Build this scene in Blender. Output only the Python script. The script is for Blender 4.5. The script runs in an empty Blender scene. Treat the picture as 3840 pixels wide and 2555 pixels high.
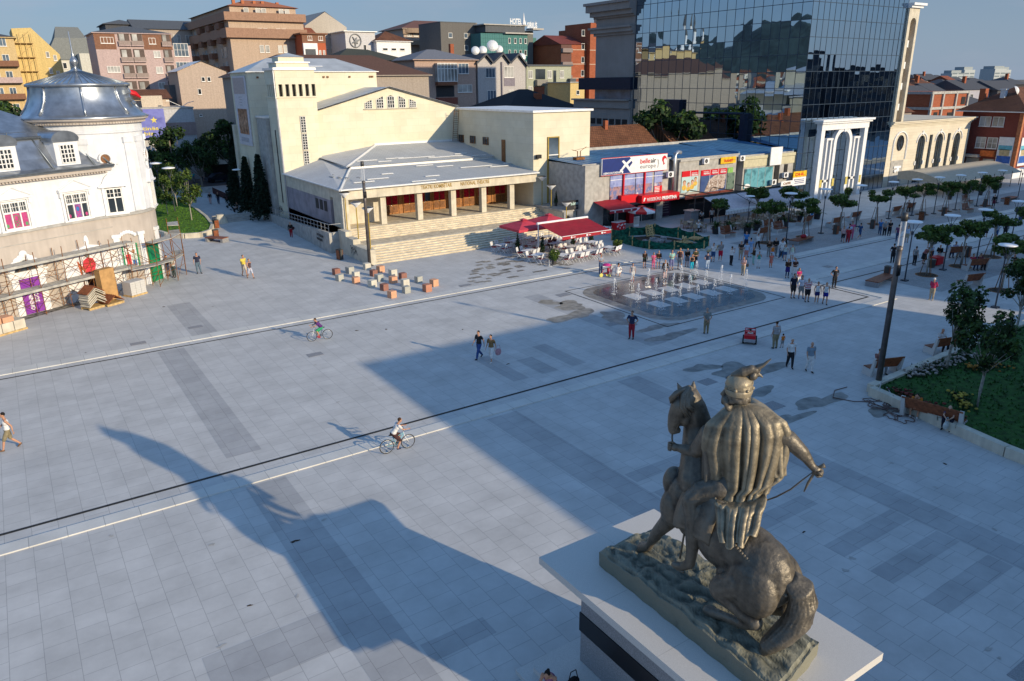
import bpy,math,random,bmesh
from mathutils import Vector,Matrix,Euler

rnd = random.Random(11)
R = math.radians
scene = bpy.context.scene
col = scene.collection

# ------------------------------------------------------------------ materials
def nd(nt,t,**k):
    n = nt.nodes.new(t)
    for a,b in k.items():
        setattr(n,a,b)
    return n

def mat(name,c,rough=.75,metal=0.,var=.14,scale=3.,bump=0.,bscale=20.,spec=.3,c2=None,streak=0.,trans=0.):
    """procedural surface: base colour broken up by two noises in world space, optional bump and vertical streaks"""
    m = bpy.data.materials.new(name); m.use_nodes = True
    nt = m.node_tree; b = nt.nodes['Principled BSDF']; L = nt.links.new
    g = nd(nt,'ShaderNodeNewGeometry')
    n = nd(nt,'ShaderNodeTexNoise'); n.inputs['Scale'].default_value = scale; n.inputs['Detail'].default_value = 6
    L(g.outputs['Position'],n.inputs['Vector'])
    r = nd(nt,'ShaderNodeValToRGB')
    d = c2 if c2 else tuple(x * (1 - 2.2 * var) for x in c)
    hi = tuple(min(1,x * (1 + var)) for x in c)
    r.color_ramp.elements[0].position = .3; r.color_ramp.elements[0].color = (*[max(0,x) for x in d],1)
    r.color_ramp.elements[1].position = .68; r.color_ramp.elements[1].color = (*hi,1)
    L(n.outputs['Fac'],r.inputs['Fac'])
    out = r.outputs['Color']
    if streak:
        mp = nd(nt,'ShaderNodeMapping'); mp.inputs['Scale'].default_value = (3.,3.,.12)
        L(g.outputs['Position'],mp.inputs['Vector'])
        s = nd(nt,'ShaderNodeTexNoise'); s.inputs['Scale'].default_value = 1.3; s.inputs['Detail'].default_value = 5
        L(mp.outputs[0],s.inputs['Vector'])
        rr = nd(nt,'ShaderNodeValToRGB'); rr.color_ramp.elements[0].position = .35; rr.color_ramp.elements[1].position = .6
        rr.color_ramp.elements[0].color = (1 - streak,) * 3 + (1,); rr.color_ramp.elements[1].color = (1,1,1,1)
        L(s.outputs['Fac'],rr.inputs['Fac'])
        mx = nd(nt,'ShaderNodeMixRGB',blend_type='MULTIPLY'); mx.inputs['Fac'].default_value = 1
        L(out,mx.inputs[1]); L(rr.outputs[0],mx.inputs[2]); out = mx.outputs[0]
    L(out,b.inputs['Base Color'])
    b.inputs['Roughness'].default_value = rough; b.inputs['Metallic'].default_value = metal
    b.inputs['Specular IOR Level'].default_value = spec
    if bump:
        n2 = nd(nt,'ShaderNodeTexNoise'); n2.inputs['Scale'].default_value = bscale; n2.inputs['Detail'].default_value = 5
        L(g.outputs['Position'],n2.inputs['Vector'])
        bp = nd(nt,'ShaderNodeBump'); bp.inputs['Strength'].default_value = bump; bp.inputs['Distance'].default_value = .05
        L(n2.outputs['Fac'],bp.inputs['Height']); L(bp.outputs[0],b.inputs['Normal'])
    if trans:
        tr = nd(nt,'ShaderNodeBsdfTranslucent'); L(out,tr.inputs['Color'])
        ms = nd(nt,'ShaderNodeMixShader'); ms.inputs[0].default_value = trans
        L(b.outputs[0],ms.inputs[1]); L(tr.outputs[0],ms.inputs[2])
        L(ms.outputs[0],nt.nodes['Material Output'].inputs['Surface'])
    return m

def pattern_mat(name,base,ca,cb,mortar,bw,rh,msize,swap=False,rough=.75,off=.5,bump=.2,plane='xy',rot=0.,blotch=.25,bias=0.):
    """bricks / tiles / pavers / roof tiles laid in world space"""
    m = bpy.data.materials.new(name); m.use_nodes = True
    nt = m.node_tree; b = nt.nodes['Principled BSDF']; L = nt.links.new
    g = nd(nt,'ShaderNodeNewGeometry'); sx = nd(nt,'ShaderNodeSeparateXYZ')
    src = g.outputs['Position']
    if rot:
        vr = nd(nt,'ShaderNodeVectorRotate',rotation_type='Z_AXIS'); vr.inputs['Angle'].default_value = rot
        L(src,vr.inputs['Vector']); src = vr.outputs[0]
    L(src,sx.inputs[0]); cx = nd(nt,'ShaderNodeCombineXYZ')
    if plane == 'xy':
        a,c = ('Y','X') if swap else ('X','Y')
        L(sx.outputs[a],cx.inputs[0]); L(sx.outputs[c],cx.inputs[1])
    else:                       # walls: horizontal run x+y, height z
        ad = nd(nt,'ShaderNodeMath',operation='ADD'); L(sx.outputs['X'],ad.inputs[0]); L(sx.outputs['Y'],ad.inputs[1])
        L(ad.outputs[0],cx.inputs[0]); L(sx.outputs['Z'],cx.inputs[1])
    br = nd(nt,'ShaderNodeTexBrick'); br.offset = off
    L(cx.outputs[0],br.inputs['Vector'])
    br.inputs['Color1'].default_value = (*ca,1); br.inputs['Color2'].default_value = (*cb,1); br.inputs['Mortar'].default_value = (*mortar,1)
    br.inputs['Scale'].default_value = 1; br.inputs['Brick Width'].default_value = bw; br.inputs['Row Height'].default_value = rh
    br.inputs['Mortar Size'].default_value = msize; br.inputs['Mortar Smooth'].default_value = .1; br.inputs['Bias'].default_value = bias
    n = nd(nt,'ShaderNodeTexNoise'); n.inputs['Scale'].default_value = .55; n.inputs['Detail'].default_value = 9; n.inputs['Roughness'].default_value = .65
    L(g.outputs['Position'],n.inputs['Vector'])
    r = nd(nt,'ShaderNodeValToRGB'); r.color_ramp.elements[0].position = .3; r.color_ramp.elements[1].position = .7
    r.color_ramp.elements[0].color = (1 - blotch,) * 3 + (1,); r.color_ramp.elements[1].color = (1.05,1.05,1.05,1)
    L(n.outputs['Fac'],r.inputs[0])
    mx = nd(nt,'ShaderNodeMixRGB',blend_type='MULTIPLY'); mx.inputs[0].default_value = 1
    L(br.outputs['Color'],mx.inputs[1]); L(r.outputs[0],mx.inputs[2])
    L(mx.outputs[0],b.inputs['Base Color']); b.inputs['Roughness'].default_value = rough; b.inputs['Specular IOR Level'].default_value = .25
    if bump:
        bp = nd(nt,'ShaderNodeBump'); bp.inputs['Strength'].default_value = bump; bp.inputs['Distance'].default_value = .02; bp.invert = True
        L(br.outputs['Fac'],bp.inputs['Height']); L(bp.outputs[0],b.inputs['Normal'])
    return m

_mc = {}
def paint(c,rough=.6,**k):
    key = (tuple(round(x,3) for x in c),rough,tuple(sorted(k.items())))
    if key not in _mc:
        k.setdefault('var',.08); k.setdefault('scale',4.)
        _mc[key] = mat('paint',c,rough,**k)
    return _mc[key]

def glass(name,c,rough=.05,spec=.8,var=.3):
    return mat(name,c,rough,0,var,.35,spec=spec)

M = {}
M['white'] = mat('white_paint',(.74,.75,.77),.6,var=.05)
M['stucco'] = mat('white_stucco',(.68,.70,.74),.85,var=.05,scale=1.2,bump=.1,bscale=60,streak=.06)
M['beige'] = mat('beige_stucco',(.47,.42,.38),.85,var=.06,scale=.8,bump=.1,bscale=60,streak=.08)
M['cream'] = pattern_mat('cream_cladding',0,(.66,.60,.45),(.69,.64,.50),(.58,.52,.39),1.6,.8,.012,plane='wall',bump=.05,blotch=.12,bias=.2)
M['dirty'] = mat('dirty_grey_render',(.33,.30,.34),.9,var=.12,scale=.9,streak=.15)
M['stone'] = mat('pale_stone',(.60,.55,.45),.8,var=.08,scale=1.5,streak=.12)
M['step'] = mat('worn_limestone',(.60,.52,.39),.8,var=.16,scale=1.7,bump=.1)
M['zinc'] = mat('zinc_sheet',(.36,.39,.43),.30,.75,var=.16,scale=1.3,bump=.03,bscale=3,spec=.5)
M['zinc_dark'] = mat('zinc_seam',(.24,.27,.30),.4,.7,var=.1)
M['roofmetal'] = mat('light_metal_roof',(.50,.52,.53),.45,.35,var=.07,scale=.8)
M['roofwhite'] = mat('white_metal_flashing',(.74,.75,.76),.45,.2,var=.05)
M['frame'] = mat('white_window_frame',(.75,.74,.72),.5,var=.03)
M['pane'] = glass('dark_window_glass',(.035,.045,.055))
M['pane_blue'] = glass('sky_window_glass',(.10,.14,.19))
M['pane_pale'] = glass('curtained_window_glass',(.38,.38,.37),.25,.5)
M['wood'] = mat('varnished_wood',(.36,.15,.04),.45,var=.2,scale=5,spec=.4)
M['wood_dark'] = mat('dark_wood',(.20,.085,.03),.5,var=.2,scale=5)
M['bench'] = mat('bench_slats',(.24,.075,.03),.5,var=.2,scale=6)
M['lumber'] = mat('raw_timber',(.55,.38,.17),.8,var=.18,scale=5)
M['granite'] = mat('pale_granite',(.54,.53,.51),.6,var=.09,scale=55,spec=.4)
M['granite_dark'] = mat('grey_granite',(.28,.28,.29),.6,var=.2,scale=55)
M['black_stone'] = mat('black_polished_stone',(.008,.009,.012),.35,var=.1,spec=.4)
M['concrete'] = mat('concrete',(.40,.39,.37),.85,var=.12,scale=2,bump=.1)
M['steel'] = mat('dark_grey_steel',(.10,.095,.09),.45,.6,var=.1)
M['steel_blue'] = mat('blue_grey_pole',(.055,.065,.085),.45,.4,var=.1)
M['alu'] = mat('aluminium',(.55,.57,.60),.35,.7,var=.08)
M['lampwhite'] = mat('white_lamp_disc',(.85,.86,.88),.3,var=.02)
M['yellowpole'] = mat('mustard_pole',(.38,.26,.04),.5,var=.1)
M['rust'] = mat('rusty_tube',(.26,.11,.035),.8,.3,var=.3,scale=8)
M['plank'] = mat('weathered_plank',(.42,.41,.38),.85,var=.15,scale=3)
M['bark'] = mat('bark',(.22,.19,.16),.9,var=.2,scale=9)
M['bark_pale'] = mat('pale_bark',(.36,.34,.30),.9,var=.2,scale=9)
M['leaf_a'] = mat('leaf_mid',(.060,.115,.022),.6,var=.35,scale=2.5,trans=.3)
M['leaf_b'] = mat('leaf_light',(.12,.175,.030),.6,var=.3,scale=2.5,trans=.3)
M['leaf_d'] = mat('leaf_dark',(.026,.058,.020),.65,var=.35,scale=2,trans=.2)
M['needle'] = mat('needle_dark',(.016,.034,.018),.75,var=.4,scale=3,trans=.1)
M['red'] = mat('red_canvas',(.32,.012,.025),.7,var=.1,scale=2)
M['redpink'] = mat('faded_red_canvas',(.52,.05,.08),.7,var=.08,scale=2)
M['redgloss'] = mat('red_sign',(.56,.01,.02),.4,var=.04)
M['blue_roof'] = mat('blue_sheet_roof',(.075,.20,.37),.5,.2,var=.1,scale=.7,streak=.05)
M['ink'] = mat('dark_ink',(.03,.03,.035),.6,var=.05)
M['black'] = mat('matt_black',(.015,.015,.017),.6,var=.1)
M['skin'] = mat('skin',(.47,.25,.16),.55,var=.07,scale=8)
M['skin_pale'] = mat('pale_skin',(.55,.33,.23),.55,var=.07,scale=8)
M['rubber'] = mat('black_rubber',(.02,.02,.02),.8,var=.1)
M['tile_brown'] = pattern_mat('brown_roof_tiles',0,(.16,.065,.035),(.22,.095,.05),(.07,.035,.02),.35,.3,.03,plane='xy',bump=.5,blotch=.35)
M['tile_red'] = pattern_mat('red_roof_tiles',0,(.30,.085,.04),(.34,.11,.055),(.14,.05,.03),.35,.3,.03,plane='xy',bump=.5,blotch=.3)
M['brick'] = pattern_mat('orange_brick',0,(.30,.075,.03),(.36,.10,.045),(.26,.12,.08),.5,.16,.012,plane='wall',bump=.2,blotch=.2)
M['brickdark'] = pattern_mat('red_brick',0,(.20,.045,.035),(.23,.055,.04),(.13,.05,.04),.3,.1,.01,plane='wall',bump=.2,blotch=.2)

# ------------------------------------------------------------------ mesh builder
class MB:
    def __init__(s):
        s.v = []; s.f = []; s.m = []; s.T = Matrix.Identity(4)
    def add(s,vs,fs,m=0):
        o = len(s.v); T = s.T
        s.v += [tuple(T @ Vector(p)) for p in vs]
        for f in fs:
            s.f.append([i + o for i in f]); s.m.append(m)
        return s
    def box(s,x0,y0,z0,x1,y1,z1,m=0):
        v = [(x,y,z) for z in (z0,z1) for y in (y0,y1) for x in (x0,x1)]
        return s.add(v,[(0,2,3,1),(4,5,7,6),(0,1,5,4),(2,6,7,3),(0,4,6,2),(1,3,7,5)],m)
    def cbox(s,c,size,rz=0,m=0,rx=0,ry=0):
        T = s.T; s.T = T @ Matrix.Translation(c) @ Euler((rx,ry,rz)).to_matrix().to_4x4()
        a,b,d = (q / 2 for q in size); s.box(-a,-b,-d,a,b,d,m); s.T = T
        return s
    def quad(s,a,b,c,d,m=0):
        return s.add([a,b,c,d],[(0,1,2,3)],m)
    def tube(s,pts,rad,n=8,m=0,caps=True,sq=1.,ref=(0,0,1)):
        P = [Vector(p) for p in pts]
        if not hasattr(rad,'__len__'): rad = [rad] * len(P)
        vs = []; fs = []
        for i,p in enumerate(P):
            d = (P[min(i + 1,len(P) - 1)] - P[max(i - 1,0)]).normalized()
            u = Vector(ref).cross(d)
            if u.length < .05: u = Vector((0,1,0)).cross(d)
            u.normalize(); w = d.cross(u)
            for k in range(n):
                a = 2 * math.pi * (k + .5) / n
                vs.append(p + u * (math.cos(a) * rad[i]) + w * (math.sin(a) * rad[i] * sq))
        for i in range(len(P) - 1):
            for k in range(n):
                fs.append((i * n + k,i * n + (k + 1) % n,(i + 1) * n + (k + 1) % n,(i + 1) * n + k))
        if caps:
            fs.append(tuple(range(n - 1,-1,-1))); fs.append(tuple((len(P) - 1) * n + k for k in range(n)))
        return s.add(vs,fs,m)
    def ball(s,c,r,n=10,m=0,k=6):
        rx,ry,rz = (r,r,r) if not hasattr(r,'__len__') else r
        vs = [(c[0],c[1],c[2] - rz)]
        for i in range(1,k):
            t = math.pi * i / k - math.pi / 2
            for j in range(n):
                a = 2 * math.pi * j / n
                vs.append((c[0] + rx * math.cos(t) * math.cos(a),c[1] + ry * math.cos(t) * math.sin(a),c[2] + rz * math.sin(t)))
        vs.append((c[0],c[1],c[2] + rz)); top = len(vs) - 1
        fs = [(0,1 + (j + 1) % n,1 + j) for j in range(n)]
        for i in range(k - 2):
            for j in range(n):
                a = 1 + i * n; fs.append((a + j,a + (j + 1) % n,a + n + (j + 1) % n,a + n + j))
        a = 1 + (k - 2) * n
        fs += [(a + j,a + (j + 1) % n,top) for j in range(n)]
        return s.add(vs,fs,m)
    def cap(s,p,q,r1,r2,n=8,m=0):
        s.tube([p,q],[r1,r2],n,m); s.ball(p,r1,n,m,5); s.ball(q,r2,n,m,5)
        return s
    def prism(s,poly,z0,z1,m=0,mside=None):
        n = len(poly); a = sum(poly[i][0] * poly[(i + 1) % n][1] - poly[(i + 1) % n][0] * poly[i][1] for i in range(n))
        if a < 0: poly = poly[::-1]
        vs = [(p[0],p[1],z0) for p in poly] + [(p[0],p[1],z1) for p in poly]
        s.add(vs,[tuple(range(n - 1,-1,-1)),tuple(range(n,2 * n))],m)
        return s.add(vs,[(i,(i + 1) % n,n + (i + 1) % n,n + i) for i in range(n)],m if mside is None else mside)
    def wallpoly(s,poly,y0,y1,m=0):
        """polygon in x,z extruded along y"""
        n = len(poly); vs = [(p[0],y0,p[1]) for p in poly] + [(p[0],y1,p[1]) for p in poly]
        return s.add(vs,[tuple(range(n)),tuple(range(2 * n - 1,n - 1,-1))] + [((i + 1) % n,i,n + i,n + (i + 1) % n) for i in range(n)],m)
    def lathe(s,prof,c=(0,0,0),n=24,m=0,a0=0.,a1=2 * math.pi):
        full = abs(a1 - a0 - 2 * math.pi) < 1e-6; k = n if full else n + 1
        vs = []; fs = []
        for r,z in prof:
            for j in range(k):
                a = a0 + (a1 - a0) * j / n; vs.append((c[0] + r * math.cos(a),c[1] + r * math.sin(a),c[2] + z))
        for i in range(len(prof) - 1):
            for j in range(n):
                fs.append((i * k + j,i * k + (j + 1) % k,(i + 1) * k + (j + 1) % k,(i + 1) * k + j))
        return s.add(vs,fs,m)
    def grid(s,rows,m=0,close=False):
        n = len(rows[0]); vs = [p for r in rows for p in r]; fs = []
        for i in range(len(rows) - 1):
            for j in range(n if close else n - 1):
                fs.append((i * n + j,i * n + (j + 1) % n,(i + 1) * n + (j + 1) % n,(i + 1) * n + j))
        return s.add(vs,fs,m)
    def mesh(s,name,mats,smooth=False):
        me = bpy.data.meshes.new(name); me.from_pydata(s.v,[],s.f)
        for a in (mats if isinstance(mats,(list,tuple)) else [mats]): me.materials.append(a)
        me.polygons.foreach_set('material_index',s.m)
        if smooth: me.polygons.foreach_set('use_smooth',[True] * len(s.f))
        me.update()
        return me
    def build(s,name,mats,parent=None,smooth=False):
        return link(name,s.mesh(name,mats,smooth),parent)

def link(name,me,parent=None,loc=None,rz=None):
    o = bpy.data.objects.new(name,me); col.objects.link(o)
    if parent: o.parent = parent
    if loc is not None: o.location = loc
    if rz is not None: o.rotation_euler = (0,0,rz)
    return o

def tag(o,label=None,cat=None,group=None,kind=None):
    if label: o['label'] = label
    if cat: o['category'] = cat
    if group: o['group'] = group
    if kind: o['kind'] = kind
    return o

def thing(name,label,cat,loc=(0,0,0),rz=0.,group=None):
    o = bpy.data.objects.new(name,None); col.objects.link(o)
    o.empty_display_size = .3; o.location = loc; o.rotation_euler = (0,0,rz)
    return tag(o,label,cat,group)

def struct(name,mb,m,label=None,smooth=False):
    o = mb.build(name,m,None,smooth)
    return tag(o,label,None,None,'structure')

_kids = {}
def copy_tree(o,loc=None,rz=None,label=None,scale=None,group=None,parent=None):
    c = o.copy(); col.objects.link(c)
    if parent: c.parent = parent
    if loc is not None: c.location = loc
    if rz is not None: c.rotation_euler = (0,0,rz)
    if scale is not None: c.scale = (scale,) * 3 if not hasattr(scale,'__len__') else scale
    if label: c['label'] = label
    if group: c['group'] = group
    for ch in list(o.children): copy_tree(ch,parent=c)
    return c

def evaluated(o):
    col.objects.link(o); dg = bpy.context.evaluated_depsgraph_get(); dg.update()
    out = bpy.data.meshes.new_from_object(o.evaluated_get(dg)); bpy.data.objects.remove(o)
    return out
def remeshed(mb,voxel,smooth=2,name='body'):
    """weld overlapping volumes into one continuous skin"""
    me = mb.mesh(name,[]); o = bpy.data.objects.new(name,me)
    r = o.modifiers.new('r','REMESH'); r.mode = 'VOXEL'; r.voxel_size = voxel
    if smooth:
        s = o.modifiers.new('s','SMOOTH'); s.iterations = smooth; s.factor = .5
    out = evaluated(o); bpy.data.meshes.remove(me)
    out.materials.clear(); out.name = name
    out.polygons.foreach_set('use_smooth',[True] * len(out.polygons))
    return out

_font = {}
def text(s,size,depth=.02,bold=0.):
    """letters as a flat extruded mesh in the x-z plane, facing -y, left aligned at the origin"""
    key = (s,size,depth,bold)
    if key not in _font:
        cu = bpy.data.curves.new('t','FONT'); cu.body = s; cu.size = size; cu.extrude = depth / 2; cu.offset = bold
        cu.resolution_u = 2
        me = evaluated(bpy.data.objects.new('t',cu))
        me.transform(Matrix.Rotation(R(90),4,'X')); me.materials.clear()
        _font[key] = me
    return _font[key].copy()

def letter(s,size,m,parent,loc,rz=0.,width=None,bold=0.,depth=.02,name='lettering',tilt=0.):
    me = text(s,size,depth,bold)
    if width:
        xs = [v.co.x for v in me.vertices]; k = width / max(.01,max(xs) - min(xs)); x0 = min(xs)
        for v in me.vertices: v.co.x = (v.co.x - x0) * k
    me.materials.append(m)
    o = link(name,me,parent,loc,rz)
    if tilt: o.rotation_euler = (0,tilt,rz)
    return o

# windows shared by size and style --------------------------------------------------
_win = {}
def window_mesh(w,h,style):
    key = (round(w,2),round(h,2),style)
    if key in _win: return _win[key]
    b = MB(); pane = {'d': 'pane','b': 'pane_blue','p': 'pane_pale'}[style[0]]; nx = int(style[1]); ny = int(style[2])
    t = .07;
    b.box(t,-.02,t,w - t,.02,h - t,1)                      # glass, set back inside the frame
    b.box(0,-.07,0,w,.02,t); b.box(0,-.07,h - t,w,.02,h); b.box(0,-.07,t,t,.02,h - t); b.box(w - t,-.07,t,w,.02,h - t)
    for i in range(1,nx): b.box(w * i / nx - .03,-.06,t,w * i / nx + .03,.02,h - t)
    for i in range(1,ny): b.box(t,-.055,h * i / ny - .025,w - t,.02,h * i / ny + .025)
    b.box(-.06,-.14,-.07,w + .06,.02,0)
    _win[key] = b.mesh('window',[M['frame'],M[pane]])
    return _win[key]

def window(parent,x,y,z,w,h,style='d21',face='F',label=None):
    rz = {'F': 0,'L': -R(90),'R': R(90)}[face]
    o = link('window',window_mesh(w,h,style),parent,(x,y,z),rz)
    if label: o['label'] = label
    return o
SKY_STRENGTH = .15
# ------------------------------------------------------------------ the square
M['pave'] = pattern_mat('pale_paving',0,(.50,.495,.485),(.535,.53,.52),(.34,.34,.34),.72,.84,.009,swap=True,bump=.12,blotch=.2)
M['pave_dark'] = pattern_mat('dark_paving',0,(.385,.385,.39),(.43,.43,.43),(.28,.28,.28),.72,.84,.009,swap=True,bump=.15,blotch=.22)
M['pave_light'] = pattern_mat('light_kerb_stone',0,(.60,.59,.56),(.56,.555,.53),(.34,.34,.33),1.2,2.,.012,bump=.1,blotch=.16)
M['setts'] = pattern_mat('grey_setts',0,(.34,.34,.345),(.39,.39,.39),(.19,.19,.19),.2,.2,.014,bump=.2,blotch=.2)
M['asphalt'] = mat('asphalt',(.075,.075,.08),.9,var=.2,scale=1.2,bump=.1)
M['dust'] = mat('bare_ground',(.20,.17,.14),.95,var=.25,scale=.2)
M['wet'] = mat('wet_paving',(.105,.095,.09),.14,var=.35,scale=.9,spec=.6)
M['wetrim'] = mat('damp_stone',(.20,.19,.17),.3,var=.25,scale=2,spec=.5)
M['drain'] = mat('drain_slot',(.03,.03,.03),.7,var=.3,scale=9)
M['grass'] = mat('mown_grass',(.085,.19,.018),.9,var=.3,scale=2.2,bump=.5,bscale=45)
M['grass_shade'] = mat('park_grass_shaded',(.03,.10,.016),.9,var=.3,scale=3,bump=.5,bscale=45)  # darker copy of the lawn grass; the bed's shade is in the colour
M['soil'] = mat('soil',(.07,.045,.03),.95,var=.3,scale=8,bump=.4)

def sheet(name,x0,y0,x1,y1,z,m):
    return struct(name,MB().quad((x0,y0,z),(x1,y0,z),(x1,y1,z),(x0,y1,z)),m)

sheet('ground',-3000,-3000,4000,4000,-.03,M['dust'])
sheet('plaza_paving',-60,-60,190,128,0,M['pave'])
sheet('street',-5,128,60,136,-.02,M['asphalt'])
Z1 = .004
for a in [(5.6,30.9,7.1,47.4),(8.0,49.4,9.6,58),(5.6,-8,7.2,27.9),(16.9,14,18.6,27.8),(25.1,-6,26.6,27.8),
          (30.5,30.9,31.9,44.5),(22.5,31,23.6,33.6),(20.6,31,21.6,35.2),(24.6,31,25.6,35)]:
    sheet('paving_band',*a,Z1,M['pave_dark'])
for k in range(3): sheet('paving_band',21.0 ,8.2 + 1.72 * k,25.05,9.0 + 1.72 * k,Z1,M['pave_dark'])
for k in range(4): sheet('paving_band',18.7,14.2 + 1.7 * k,23.2 - .4 * k,14.95 + 1.7 * k,Z1,M['pave_dark'])
sheet('paving_band',7.3,15.2,9.4,16.0,Z1,M['pave_dark'])
sheet('paving_band',2.0,17.2,5.5,19.0,Z1,M['pave_dark'])
# kerb bands and drains round the sunken strip
def slab(name,x0,y0,x1,y1,z0,z1,m):
    return struct(name,MB().box(x0,y0,z0,x1,y1,z1),m)
slab('kerb_band',-60,28.05,52.2,28.75,-.02,.05,M['pave_light'])
slab('kerb_band',51.5,28.752,52.2,35.9,-.02,.05,M['pave_light'])
slab('kerb_band',52.202,34.9,160,35.9,-.02,.05,M['pave_light'])
slab('kerb_band',-60,48.35,45,49.25,-.02,.05,M['pave_light'])
slab('kerb_band',56,40.9,160,41.8,-.02,.05,M['pave_light'])
for a in [(-60,29.5,51.1,29.66),(50.94,29.664,51.1,33.6),(51.104,33.44,160,33.6),(-60,47.6,48,47.74),(57,40.3,160,40.44),
          (34.0,33.0,46.1,33.1),(34.0,43.9,46.1,44.0),(34.0,33.104,34.1,43.896),(46.0,33.104,46.1,43.896)]:
    sheet('drain_channel',*a,Z1 * 2,M['drain'])
sheet('setts_strip',58,41.804,120,48.6,Z1,M['setts'])
sheet('setts_strip',56.6,27.2,120,32.4,Z1,M['setts'])
for x,y,w,h in [(8.6,51.3,.9,.6),(4.9,49.9,.9,.6),(13.3,41.4,.9,.6),(28.7,50.0,.9,.6),(33.3,43.2,1.1,.8),(31.5,35.6,.8,.6),(20.3,5.6,1.0,.9),
                   (29.0,25.0,.9,.7),(29.2,21.0,1.1,.8),(53.7,37.6,.8,.7),(57.0,37.0,.8,.7),(33.0,35.6,.7,.6)]:
    o = MB().box(-w / 2,-h / 2,0,w / 2,h / 2,.012).build('drain_cover',M['granite_dark']); o.location = (x,y,.0)
    tag(o,'grey rectangular drain cover set in the pale paving','drain cover','drain covers set in the paving')

# fountain floor, wet and shining, with its pale slabs
def rrect(x0,y0,x1,y1,r,n=6):
    p = []
    for cx,cy,a in ((x1 - r,y1 - r,0),(x0 + r,y1 - r,90),(x0 + r,y0 + r,180),(x1 - r,y0 + r,270)):
        for k in range(n + 1):
            t = R(a + 90 * k / n); p.append((cx + r * math.cos(t),cy + r * math.sin(t)))
    return p
def flat(name,poly,z,m):
    b = MB(); b.add([(p[0],p[1],z) for p in poly],[tuple(range(len(poly)))]); return struct(name,b,m)
flat('fountain_rim',rrect(34.4,33.4,45.8,43.7,2.2),Z1,M['wetrim'])
flat('fountain_floor',rrect(35.2,34.2,46.0 - .8,43.0,1.6),Z1 * 2,M['wet'])
for k in range(5):
    for y0,y1 in ((38.95,40.45),(36.4,37.95)):
        x = 36.72 + 1.78 * k
        flat('fountain_slab',[(x,y0),(x + 1.16,y0),(x + 1.16,y1),(x,y1)],Z1 * 3,mat('wet_white_slab',(.50,.50,.49),.2,var=.05) if k == 0 and y0 > 38 else bpy.data.materials['wet_white_slab'])
# damp stains with ragged outlines
def stain(x,y,rx,ry,seed,m='wetrim',name='wet_patch',z=Z1 * 1.6,rough=.45):
    q = random.Random(seed); n = 44; ph = [q.uniform(0,6.3) for _ in range(5)]
    p = []
    for k in range(n):
        t = 2 * math.pi * k / n; r = 1 + sum(rough / (i + 1.3) * math.sin((i + 2) * t + ph[i]) for i in range(5)) * .8
        p.append((x + rx * max(.15,r) * math.cos(t),y + ry * max(.15,r) * math.sin(t)))
    flat(name,p,z,M[m])
for i,a in enumerate([(31.9,40.6,1.3,.9),(30.6,38.6,1.8,.8),(32.6,36.4,.9,1.6),(33.4,33.4,1.3,.5),(32.9,31.6,1.6,.6),(31.2,42.2,.7,.7),
                       (31.4,25.2,1.6,.8),(32.6,24.4,1.8,.6),(30.0,22.5,1.0,.5),(31.6,20.0,1.6,.55),(28.3,19.6,1.8,.35),(33.4,17.5,1.2,.5),(30.3,26.6,1.0,.5)]):
    stain(*a,seed=i)
q = random.Random(5)
for k in range(95):                      # paving beside the cafe, darkened slab by slab
    x = q.uniform(27.5,40.5); y = q.uniform(49.5,56.5)
    if x < 27.5 + (y - 49.5) * .9 or q.random() < .1: continue
    w = q.uniform(.45,1.0)
    flat('wet_patch',[(x,y),(x + w,y + q.uniform(-.03,.03)),(x + w + q.uniform(-.15,.15),y + .38),(x + q.uniform(-.15,.15),y + .38)],Z1 * 1.5 + k * .00002,M['wetrim'])
for i in range(40):
    a = q.choice([(20,31,6,15),(-2,12,49,60),(2,24,30,47),(-3,9,17,28)])
    stain(q.uniform(a[0],a[1]),q.uniform(a[2],a[3]),q.uniform(.04,.14),q.uniform(.03,.1),100 + i,'concrete' if i % 3 else 'soil','paving_stain',Z1 * 2.5 + i * .00003)

# ------------------------------------------------------------------ sun, sky, camera
sun_az,sun_el = R(-70),R(17.7)
w = bpy.data.worlds.new('World'); scene.world = w; w.use_nodes = True
nt = w.node_tree; bg = nt.nodes['Background']
sky = nd(nt,'ShaderNodeTexSky',sky_type='NISHITA'); sky.sun_disc = False; sky.sun_elevation = sun_el
sky.sun_rotation = R(90) - sun_az; sky.air_density = 1.; sky.dust_density = .6; sky.ozone_density = 3.0; sky.altitude = 600
# thin high cloud drifting through the physical sky
tc = nd(nt,'ShaderNodeTexCoord'); mp = nd(nt,'ShaderNodeMapping'); mp.inputs['Scale'].default_value = (1.6,1.6,7.)
cn = nd(nt,'ShaderNodeTexNoise'); cn.inputs['Scale'].default_value = 2.2; cn.inputs['Detail'].default_value = 9; cn.inputs['Roughness'].default_value = .62
rp = nd(nt,'ShaderNodeValToRGB'); rp.color_ramp.elements[0].position = .50; rp.color_ramp.elements[1].position = .78
rp.color_ramp.elements[1].color = (.34,.34,.34,1)
mx = nd(nt,'ShaderNodeMixRGB'); mx.inputs[2].default_value = (3.0,3.1,3.6,1)
nt.links.new(tc.outputs['Generated'],mp.inputs[0]); nt.links.new(mp.outputs[0],cn.inputs['Vector']); nt.links.new(cn.outputs['Fac'],rp.inputs[0])
nt.links.new(rp.outputs[0],mx.inputs[0]); sz = nd(nt,'ShaderNodeSeparateXYZ'); nt.links.new(tc.outputs['Generated'],sz.inputs[0])
hz = nd(nt,'ShaderNodeValToRGB'); hz.color_ramp.interpolation = 'EASE'      # hazy, dimmer low sky under a deep blue vault
hz.color_ramp.elements[0].position = .06; hz.color_ramp.elements[0].color = (.45,.5,.55,1); hz.color_ramp.elements[1].position = .55; hz.color_ramp.elements[1].color = (1.45,1.7,1.75,1)
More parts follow.
